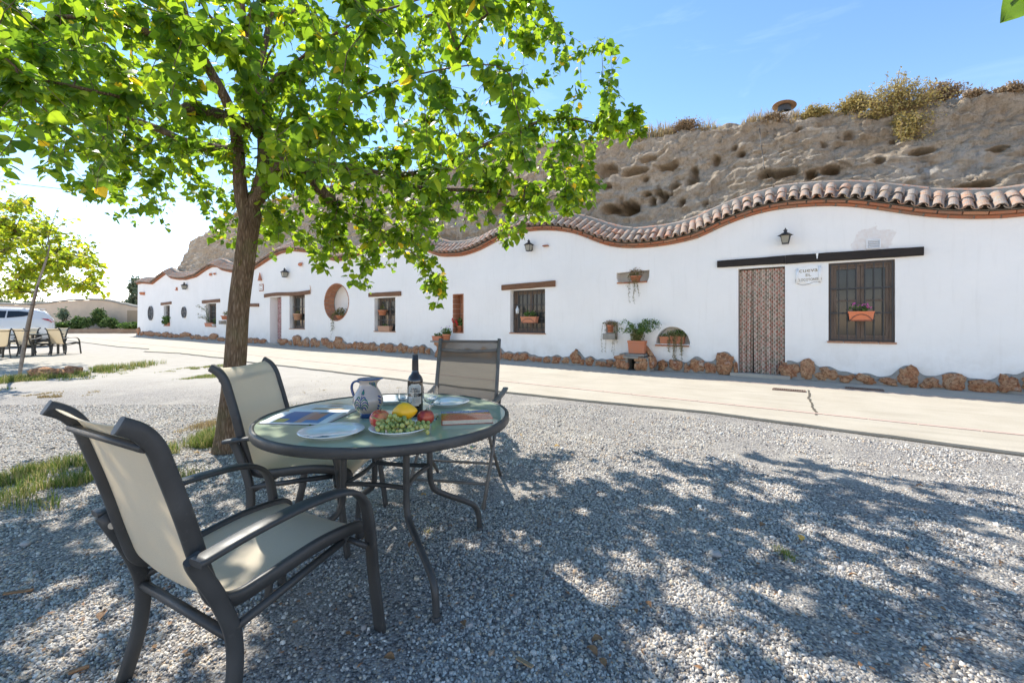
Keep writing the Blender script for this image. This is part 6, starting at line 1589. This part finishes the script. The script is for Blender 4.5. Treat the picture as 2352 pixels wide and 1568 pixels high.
# crown above the picture
k = 0
while k < 70:
    p = Vector((rnd.uniform(-5.6, 1.6), rnd.uniform(.9, 7), rnd.uniform(2.4, 5.4)))
    if (Vector((p.x, p.y, 0))-TR-Vector((.5, -.1, 0))).length > 3.6*math.sqrt(max(.05, 1-((p.z-2.6)/3.0)**2)): continue
    yy_ = HY-(p.z-CAMH)*FOC/p.y
    if yy_ > -50: continue
    att.append(p); k += 1
random.seed(5)
N, PA, tips, tn = grow(limbs, att)
def rfix(Na, r):
    hh = Na[:, 2]; rad = np.interp(hh, [0, .15, .5, 1.2, 1.9, 2.2], [.132, .110, .092, .085, .083, .090]); rr = r.copy(); k_ = hh < 2.18
    d = np.linalg.norm(Na[:, :2]-np.array([-2.45, 3.87]), axis=1); k_ &= (d < .35) & (np.arange(len(Na)) < 31); rr[k_] = rad[k_]; k2 = (np.arange(len(Na)) >= 31) & (np.arange(len(Na)) < tn) & (d < .75); rr[k2] = np.maximum(rr[k2], np.interp(hh[k2], [2.15, 2.5, 3.4, 4.2], [.062, .052, .036, .02])); return rr
r, ch, w = tree_mesh(N, PA, tips, .085, .0020, 2.25, rfix)
mul = thing('mulberry_tree', 'large mulberry tree with grey brown trunk shading the round table', 'tree', (0, 0, 0))
branch_obj(N, PA, r, ch, w, mul, 'trunk', BARK, BARKTWIG)
T, M = leaves_for(N, PA, tips, 23, .076, 1.0, 6)
# keep the leaves off the lens and the table
ok = (T[:, 1] > 1.25) | (T[:, 2] > 2.6); T, M = T[ok], M[ok]
ang = np.abs(T[:, 0]/np.maximum(T[:, 1], .1)); vis = (ang < 1.25) & ((T[:, 2]-CAMH)/np.maximum(T[:, 1], .1) < .78)
od = np.argsort(np.where(vis, T[:, 1], 99))[:300]; msk = np.ones(len(T), bool); msk[od] = False
for i, k in enumerate(od):
    if i < 4: pass
KV = np.array([r*5+c for r in (0, 1, 3, 5, 7) for c in (0, 2, 4)]); LF2 = np.array([(i*3+j, i*3+j+1, i*3+4+j, i*3+3+j) for i in range(4) for j in range(2)])
lm = [np_mesh('leaf', leafV*np.array([1+.05*k, 1, 1+.3*k]), leafF, [LEAFOBJ], True) for k in range(3)]
for i, k in enumerate(od):
    o = mesh_obj('leaf', lm[i % 3], mul); Mx = Matrix([[*M[k][j], T[k][j]] for j in range(3)]+[[0, 0, 0, 1]]); o.matrix_local = Mx
fo = mesh_obj('foliage', scatter_mesh('foliage', leafV[KV], LF2, M[msk], T[msk], LEAF, True), mul); tag(fo, kind='stuff')
# leaf tip hanging into the upper right corner from a neighbouring branch
cr_ = thing('overhanging_branch', 'green serrated leaves of a branch hanging into the upper right corner', 'branch', A_(2362, -22, 1.5))
m = MB(); m.tube(smooth_path([(.5, .1, .35), (.2, .02, .12), (0, 0, 0), (-.07, 0, -.05)], 4), .004, 6); m.build('twig', BARKTWIG, cr_)
for i, (dx, dz, az, s, dn) in enumerate(((0, 0, 2.2, .145, -.72), (.035, 0, 1.75, .12, -.95), (.10, .05, 2.6, .11, -.3))):
    d = Vector((-.62 if i == 0 else -.25, -.1, dn)).normalized(); x = d.cross(Vector((.2, -1, .45))).normalized(); z = x.cross(d).normalized()
    o = mesh_obj('leaf', lm[0], cr_); o.matrix_local = Matrix([[x[j]*s, d[j]*s, z[j]*s, (dx, 0, dz)[j]] for j in range(3)]+[[0, 0, 0, 1]])
# ------------------------------------------------------------------ far left: second tree, sapling, car, garden wall
def small_tree(name, label, limbs, att, base_r, per, lsize, mat, bark=BARK, rf=None):
    t = thing(name, label, 'tree', (0, 0, 0)); N, PA, tips, tn = grow(limbs, att, .3)
    r, ch, w = tree_mesh(N, PA, tips, base_r, .004, 2.2, rf); branch_obj(N, PA, r, ch, w, t, 'trunk', bark, BARKTWIG)
    T, M = leaves_for(N, PA, tips, per, lsize, 3.0, 6)
    o = mesh_obj('foliage', scatter_mesh('foliage', leafVs, leafFs, M, T, mat), t); tag(o, kind='stuff'); return t
SIL2 = [(-120, 690), (0, 690), (60, 680), (140, 665), (195, 695), (215, 680), (250, 685), (245, 640), (235, 600), (215, 545), (150, 530), (120, 500), (95, 505), (60, 450), (0, 455), (-120, 420)]
att = []
while len(att) < 370:
    x, y = rnd.uniform(-120, 255), rnd.uniform(420, 695)
    if inpoly(x, y+4, SIL2): att.append(A_(x, y, rnd.uniform(10.4, 14.2)))
for k in range(80): att.append(Vector((rnd.uniform(-20, -15.5), rnd.uniform(10, 14.5), rnd.uniform(2.3, 6))))
lb = [[Vector((-16.3, 12.3, 0)), Vector((-16.2, 12.3, 1.2)), Vector((-16.1, 12.3, 2.0))], [Vector((-16.1, 12.3, 2.0)), A_(20, 670, 12.2), A_(60, 630, 12.0), A_(120, 600, 11.8), A_(180, 600, 11.7)], [Vector((-16.1, 12.3, 2.0)), A_(-10, 600, 12.3), A_(30, 540, 12.4), A_(50, 490, 12.4)], [Vector((-16.1, 12.3, 2.0)), Vector((-17, 12.5, 3.2)), Vector((-18, 12.8, 4.6))], [A_(20, 670, 12.2), A_(90, 670, 11.9), A_(170, 655, 11.6), A_(225, 660, 11.5)]]
small_tree('mulberry_tree', 'sunlit yellow green tree entering from the left edge over the far table', lb, att, .12, 26, .125, LEAFYEL)
# leaning sapling tied to a stake
sp = [A_(45, 862, 9.25), A_(55, 790, 9.25), A_(70, 715, 9.25), A_(88, 650, 9.25), A_(105, 600, 9.25), A_(113, 565, 9.2), A_(108, 530, 9.2)]
sap = thing('sapling', 'thin leaning sapling with sparse leaves left of the trunk', 'tree', sp[0])
q = [p-sp[0] for p in sp]; m = MB(); m.tube(smooth_path(q, 5), list(np.linspace(.032, .010, 31)), 8); m.build('trunk', simple('pale_bark', (.24, .20, .16), .9, (.34, .29, .24), 16, .4, 60), sap)
m = MB(); tw = []
for k in range(16):
    b = Vector(q[4]).lerp(Vector(q[6]), rnd.random()); e = b+Vector((rnd.uniform(-.5, .55), rnd.uniform(-.3, .3), rnd.uniform(.1, .85))); m.tube(smooth_path([b, b.lerp(e, .5)+Vector((0, 0, .08)), e], 3), .005, 4); tw.append((b, e))
m.build('twigs', BARKTWIG, sap)
T, M = [], []
for b, e in tw:
    for k in range(14):
        a = b.lerp(e, rnd.uniform(.3, 1.05)); az = rnd.uniform(0, 6.28); d = Vector((math.cos(az), math.sin(az), rnd.uniform(-1, .4))).normalized(); x = d.cross(Vector((rnd.gauss(0, .5), rnd.gauss(0, .5), 1))).normalized(); z = x.cross(d); s = .10*rnd.uniform(.7, 1.2)
        T.append(a[:]); M.append([[x[i]*s, d[i]*s, z[i]*s] for i in range(3)])
tag(mesh_obj('foliage', scatter_mesh('foliage', leafVs, leafFs, np.array(M), np.array(T), LEAFYEL), sap), kind='stuff')
stk = thing('support_stake', 'thin stake standing beside the leaning sapling', 'stake', on_h(47, 860))
m = MB(); a = on_h(47, 860); m.tube([(0, 0, 0), tuple(A_(80, 690, 9.15)-a), tuple(A_(88, 655, 9.12)-a)], .014, 6); m.build('pole', BARKTWIG, stk)
for yv in (700, 760): m = MB(); c_ = A_(73+(700-yv)*.22, yv, 9.2)-a; m.tube([(c_.x+.06*math.cos(t), c_.y+.06*math.sin(t), c_.z) for t in np.linspace(0, 6.28, 10)], .008, 5, False); m.build('tie', IRON, stk)

# white car
def suv():
    p = on_h(117, 738+FOC*CAMH/17.0); xr = (117-CX)/FOC*17.0
    car = thing('parked_car', 'white estate style car parked behind the far table, rear to the right', 'car', (-22.05, 20.6, 0), R(45))
    PAINT = simple('white_car_paint', (.78, .78, .77), .25, Coat_Weight=1.0, Coat_Roughness=.04); CG = mk_glass('tinted_car_glass', (.018, .022, .03), .04); RUB = simple('tyre_rubber', (.02, .02, .02), .8); TL = simple('red_tail_lamp', (.55, .015, .02), .15, Coat_Weight=1.0); BLK = simple('black_trim', (.02, .02, .02), .5)
    # x = 0 rear bumper, negative towards the front
    sx = [0.0, -.02, -.07, -.18, -.33, -.52, -.75, -1.1, -1.6, -2.1, -2.6, -3.0, -3.35, -3.6, -3.9, -4.2, -4.45, -4.6]
    top = [.98, 1.24, 1.36, 1.50, 1.64, 1.725, 1.76, 1.775, 1.785, 1.785, 1.69, 1.60, 1.40, 1.22, 1.08, 1.02, .93, .72]
    belt = [.90, 1.10, 1.18, 1.24, 1.27, 1.29, 1.28, 1.26, 1.24, 1.22, 1.18, 1.13, 1.10, 1.06, 1.0, .96, .88, .70]
    low = [.45, .38, .34, .30, .28]+[.26]*9+[.28, .30, .34, .42]
    hw_ = [.70, .80, .86, .90, .92, .93]+[.94]*8+[.93, .90, .84, .68]
    V = []; n = 0
    for i, x in enumerate(sx):
        W_ = hw_[i]; t, b, l = top[i], belt[i], low[i]; roofw = W_*(.97-.30*min(1, max(0, (t-b)/.65)))
        ring = [(W_*.86, l), (W_*.98, l+.12), (W_, (l+b)*.5+.04), (W_*.985, b-.03), (W_*.955, b+.012), (W_*.955*.35+roofw*.65, b+(t-b)*.62), (roofw*.97, t-.05*(t-b+.1)), (roofw*.80, t-.008), (0, t+.012)]
        full = ring+[(-a, z) for a, z in ring[::-1][1:]]; n = len(full)
        for a, z in full: V.append((x, -a, z))
    F = [(i*n+j, i*n+j+1, (i+1)*n+j+1, (i+1)*n+j) for i in range(len(sx)-1) for j in range(n-1)]+[((i+1)*n, (i+1)*n+n-1, i*n+n-1, i*n) for i in range(len(sx)-1)]+[tuple(range(n))[::-1], tuple((len(sx)-1)*n+j for j in range(n))]
    m = MB(); m.add(V, F, True); body = m.build('body', PAINT, car)
    def side(xs_, zs_, name, mat, off=.012):
        # patch on the left flank following the body
        for sg in (-1, 1):
            vs = []
            for x, z in zip(xs_, zs_):
                W_ = float(np.interp(-x, [-q for q in sx], hw_)); t_ = float(np.interp(-x, [-q for q in sx], top)); b_ = float(np.interp(-x, [-q for q in sx], belt))
                roofw = W_*(.97-.30*min(1, max(0, (t_-b_)/.65))); k = max(0, min(1, (z-b_)/max(.01, (t_-b_)))); a = W_*.955*(1-k)+roofw*k if z > b_ else W_
                vs.append((x, sg*(a+off), z))
            mm = MB(); mm.add(vs, [tuple(range(len(vs)))] if sg < 0 else [tuple(range(len(vs)))[::-1]]); mm.build(name, mat, car)
    side([-.64, -.95, -1.45, -1.42, -1.1, -.8], [1.50, 1.40, 1.33, 1.64, 1.64, 1.60], 'side_window', CG)
    side([-1.50, -2.45, -2.45, -1.46], [1.33, 1.27, 1.66, 1.645], 'side_window', CG); side([-2.53, -3.2, -3.1, -3.0, -2.53], [1.25, 1.20, 1.30, 1.42, 1.59], 'side_window', CG)
    side([-.01, -.02, -.08, -.22, -.42, -.32, -.16, -.09], [1.12, 1.18, 1.26, 1.29, 1.315, 1.25, 1.19, 1.12], 'tail_lamp', TL, .02)
    m = MB(); m.add([(-.07, -.55, 1.38), (-.07, .55, 1.38), (-.30, .52, 1.62), (-.30, -.52, 1.62)], [(0, 1, 2, 3)]); m.build('rear_window', CG, car, (.03, 0, .02))
    m = MB(); m.rbox((-.50, 0, 1.735), (.40, 1.2, .035), .012); m.build('roof_spoiler', PAINT, car)
    for q in (-1, 1): m = MB(); m.tube(smooth_path([(-.9, q*.66, 1.74), (-1.2, q*.68, 1.80), (-2.4, q*.68, 1.80), (-2.9, q*.67, 1.68)], 4), .018, 6); m.build('roof_rail', PAINT, car)
    for x in (-.80, -3.62):
        for q in (-1, 1):
            m = MB(); m.lathe([(.001, -.11), (.36, -.11), (.37, -.08), (.37, .08), (.36, .11), (.001, .11)], 30, f=lambda v: Vector((v.x, v.z, v.y))); wl = m.build('wheel', RUB, car, (x, q*.83, .37))
            m = MB(); m.lathe([(.001, 0), (.25, .0), (.26, .02), (.001, .03)], 24, f=lambda v: Vector((v.x, -v.z*q*-1, v.y))); m.build('rim', simple('alloy', (.4, .4, .4), .35, Metallic=.8), wl, (0, q*.115, 0))
            m = MB(); n_ = 16; vs = []
            for i in range(n_+1): a = math.pi*i/n_; vs += [(.43*math.cos(a), 0, .43*math.sin(a)), (.37*math.cos(a), 0, .37*math.sin(a))]
            m.add(vs, [(2*i, 2*i+1, 2*i+3, 2*i+2) for i in range(n_)]); m.build('wheel_arch', BLK, car, (x, q*.955, .37))
    m = MB(); m.rbox((-1.62, -.965, .93), (.22, .02, .03), .008); m.build('door_handle', PAINT, car)
    m = MB(); m.box((-2.3, 0, .28), (4.4, 1.80, .10)); m.build('underbody', BLK, car)
    return car
suv()

# garden wall with wavy top, planting bed
STUCCO = simple('beige_rammed_earth', (.72, .56, .41), .95, (.64, .50, .37), 1.2, .5, 20, .02)
gw = thing('garden_wall', 'beige rammed earth wall with wavy top closing the yard', 'wall', (0, 44, 0))
tp_px = [(-400, 700), (-200, 694), (-60, 700), (0, 698.6), (40, 701), (79.7, 698.6), (110, 698), (143, 692), (170, 690), (199, 690), (219, 687.6), (252, 692), (285.6, 700), (322, 707), (360, 712), (420, 714)]
TXs = [(x-CX)/FOC*44 for x, y in tp_px]; TZs = [CAMH+(HY-y)/FOC*44 for x, y in tp_px]
xs_ = np.arange(TXs[0], TXs[-1], .5); zs_ = np.interp(xs_, TXs, TZs); zs_ = np.convolve(np.pad(zs_, 2, mode='edge'), [.1, .2, .4, .2, .1], 'valid')
m = MB(); vs = []
for x, z in zip(xs_, zs_): vs += [(x, 0, -.2), (x, 0, z), (x, .4, z), (x, .4, -.2)]
m.add(vs, [(i*4+j, (i+1)*4+j, (i+1)*4+j+1, i*4+j+1) for i in range(len(xs_)-1) for j in range(3)]); m.build('masonry', STUCCO, gw)
m = MB(); vs = []
for x, z in zip(xs_, zs_): z += .03*rnd.uniform(-1, 1); vs += [(x, -.10, z+.004), (x, -.08, z+.14), (x, .2, z+.22), (x, .5, z+.1)]
m.add(vs, [(i*4+j, (i+1)*4+j, (i+1)*4+j+1, i*4+j+1) for i in range(len(xs_)-1) for j in range(3)]); m.build('coping', MORTAR, gw)
m = MB(); xg = (314-CX)/FOC*44; m.box((xg, -.02, 1.15), (1.9, .05, 2.3)); m.build('gate', mk_wood('pale_gate_wood', (.42, .31, .20), (.48, .36, .24), (.3, .2, .13), (6, 6, 1)), gw)
bed = thing('planting_bed', 'low stone edged planting bed in front of the beige wall', 'planter', (0, 41, 0))
bx0, bx1 = (100-CX)/FOC*41, (330-CX)/FOC*41; m = MB(); m.box(((bx0+bx1)/2, .2, .22), (bx1-bx0, .4, .44)); m.build('edging', mk_concrete('bed_stonework', (.36, .22, .14), (.46, .33, .22), 1.2, False), bed)
m = MB(); m.box(((bx0+bx1)/2, 1.6, .2), (bx1-bx0, 2.4, .38)); m.build('soil', SOIL, bed)
def bush(name, x0, x1, y0, y1, z, n, size, mat, label, cat='bush', stem=True, grp=None):
    p = A_((x0+x1)/2, (y0+y1)/2, z); rx = (x1-x0)/2/FOC*z; rz = (y1-y0)/2/FOC*z
    t = thing(name, label, cat, (p.x, p.y, p.z-rz), 0, grp); leaf_cloud('foliage', clumpy(n, (0, 0, rz), (rx, min(rx, 1.2), rz)), size, mat, t)
    if stem:
        m = MB()
        for k in range(5): m.tube(smooth_path([(rnd.uniform(-.1, .1), 0, 0), (rnd.uniform(-.4, .4)*rx, 0, rz*.8), (rnd.uniform(-.7, .7)*rx, 0, rz*1.5)], 3), .03*max(.4, rz/1.5), 5)
        m.build('stem', BARKTWIG, t)
HEDGE = island_mat('shrub_leaves', [(0, (.055, .10, .025)), (.5, (.10, .17, .045)), (1, (.18, .24, .08))], .6, .25)
GREYG = island_mat('grey_green_leaves', [(0, (.10, .15, .09)), (.5, (.17, .22, .13)), (1, (.26, .30, .19))], .7, .3)
bush('bush', 158, 192, 724, 756, 41.6, 1500, .26, HEDGE, 'rounded green bush left of the climbing bush in the bed')
bush('bush', 188, 218, 730, 756, 41.8, 1100, .26, HEDGE, 'low green bush just left under the climbing bush')
bush('climbing_bush', 211, 254, 706, 752, 42.6, 1700, .26, HEDGE, 'tall dark bush climbing the beige wall')
bush('bush', 232, 274, 731, 755, 41.6, 1300, .24, HEDGE, 'green bush right of the climbing bush')
bush('ivy', 115, 172, 740, 755, 41.5, 1400, .22, GREENP, 'low ivy spilling over the bed behind the car')
bush('ivy', 268, 325, 740, 757, 41.4, 1500, .22, GREENP, 'low ivy spilling over the bed beside the white house')
bush('young_tree', 134, 158, 703, 745, 42.2, 420, .24, GREYG, 'slender light green young tree against the beige wall', 'tree')
def far_tree(x0, x1, y0, y1, z, label, n=1500):
    p = A_((x0+x1)/2, y1, z); H = p.z; t = thing('tree', label, 'tree', (p.x, z, 0)); top = A_(0, y0, z).z; rx = (x1-x0)/2/FOC*z
    m = MB(); m.tube(smooth_path([(.2, 0, 0), (0, 0, top*.3), (rx*.1, 0, top*.6), (0, 0, top*.93)], 4), list(np.linspace(.16, .04, 13)), 6)
    for k in range(8): h0 = top*rnd.uniform(.3, .75); a = rnd.choice((-1, 1))*rnd.uniform(.4, .9)*rx; m.tube([(0, 0, h0), (a*.5, rnd.uniform(-.5, .5), h0+.6), (a, rnd.uniform(-.8, .8), h0+1.4)], .04, 4)
    m.build('trunk', BARKTWIG, t); cs = []
    leaf_cloud('crown', clumpy(n, (0, 0, top*.62), (rx, rx*.8, top*.40), 26, .23), .36, GREYG, t)
far_tree(284, 342, 626, 705, 60, 'airy grey green tree behind the corner of the white house', 2400)
far_tree(272, 300, 686, 706, 58, 'small rounded tree top showing over the end of the beige wall', 700)
far_tree(-40, 45, 676, 705, 62, 'grey green tree tops over the beige wall at far left', 1500)
far_tree(40, 120, 680, 705, 64, 'grey green tree tops over the beige wall behind the car', 1500)
far_tree(205, 222, 686, 700, 62, 'tiny tree top peeping over the middle of the beige wall', 300)
# overhead wire
m = MB(); a, b = A_(-60, 410, 16), A_(700, 455, 22); pts = [a.lerp(b, t)-Vector((0, 0, .35*math.sin(math.pi*t))) for t in np.linspace(0, 1, 20)]
m.tube(pts, .012, 4); tag(m.build('overhead_wire', IRON), 'thin overhead wire crossing the sky at left', 'wire')

# ------------------------------------------------------------------ dry growth on the hilltop
n = 30000; sS = rng.uniform(-36, 8, n)**1; idx = np.searchsorted(su, sS).clip(0, len(su)-1); row = NV-6+rng.integers(0, 12, n); Pp = A[idx, row]
cl = fbm(np.stack([Pp[:, 0]*1.6, Pp[:, 1]*1.2, Pp[:, 0]*0], -1), 4, seed=121); k = cl > -.12; Pp = Pp[k]; cl = cl[k]
Wp = np.array([hw(*p)[:] for p in Pp]); hh = (.10+.34*np.clip(cl+.1, 0, 1))*rng.uniform(.4, 1.3, len(Wp))
blades('dry_grass', Wp[:, 0], Wp[:, 1], Wp[:, 2]-.02, hh, np.full(len(hh), .008), STRAW, 'dry straw coloured grass along the top of the cliff', .7)
def dry_bush(x0, x1, y0, y1, label, n, mat, hang=0, zoff=.1):
    c = hillp((x0+x1)/2, y1-(y1-y0)*(.35 if hang else .08), .02); wv_ = c; z = c.y; rx = (x1-x0)/2/FOC*z*1.0; H = (y1-y0)/FOC*z
    t = thing('dry_bush', label, 'bush', c+HD*zoff, HA); st = MB(); V = []; pts = []
    for k in range(n):
        a = rnd.uniform(-1, 1); e = Vector((a*rx*rnd.uniform(.5, 1.1), rnd.uniform(-.5, .35)*rx*.8, H*rnd.uniform(.3, 1)*(1-.45*abs(a))))
        if hang and rnd.random() < .45: e.z = -H*rnd.uniform(.05, .42); e.y = -abs(e.y)-.2; e.x = abs(e.x)*rnd.uniform(.1, .9)
        mid = e*.5+Vector((rnd.uniform(-.1, .1)*rx, 0, H*.14)); P = smooth_path([(0, 0, 0), mid, e], 3); st.tube(P, .0045, 3, False)
        for j in range(20): q = rnd.uniform(.3, 1.05)*(len(P)-1); b = P[min(int(q), len(P)-2)].lerp(P[min(int(q)+1, len(P)-1)], q % 1 if q < len(P)-1 else 1.1); pts.append((b.x+rnd.gauss(0, .035), b.y+rnd.gauss(0, .035), b.z+rnd.gauss(0, .035)))
    st.build('twigs', DRYP, t); leaf_cloud('foliage', pts, .05, mat, t)
BUSHM = island_mat('dry_yellow_leaves', [(0, (.30, .23, .07)), (.5, (.46, .37, .12)), (1, (.58, .46, .20))], .8, .25)
dry_bush(1975, 2145, 205, 330, 'large yellow green dry bush hanging over the cliff edge', 420, BUSHM, 1)
dry_bush(1925, 2010, 210, 268, 'straw coloured dry bush left of the large one on the cliff edge', 170, BUSHM)
dry_bush(2110, 2210, 190, 240, 'windswept dry bush right of the large one on the cliff edge', 150, DRYP)
dry_bush(1830, 1910, 242, 275, 'low dry bush just right of the chimney', 90, BUSHM)
dry_bush(1745, 1800, 258, 285, 'dry tuft of straw at the left foot of the chimney', 90, DRYP)
dry_bush(1535, 1610, 270, 300, 'dry bush on the cliff edge near the tip of the branch', 110, DRYP)
dry_bush(2220, 2260, 205, 225, 'small dry bush on the cliff edge near the right end', 60, DRYP)
dry_bush(2290, 2352, 192, 212, 'dry tuft on the cliff edge at the right border', 80, DRYP)
dry_bush(1370, 1420, 280, 325, 'dry bush on the cliff edge behind the branch', 80, DRYP)
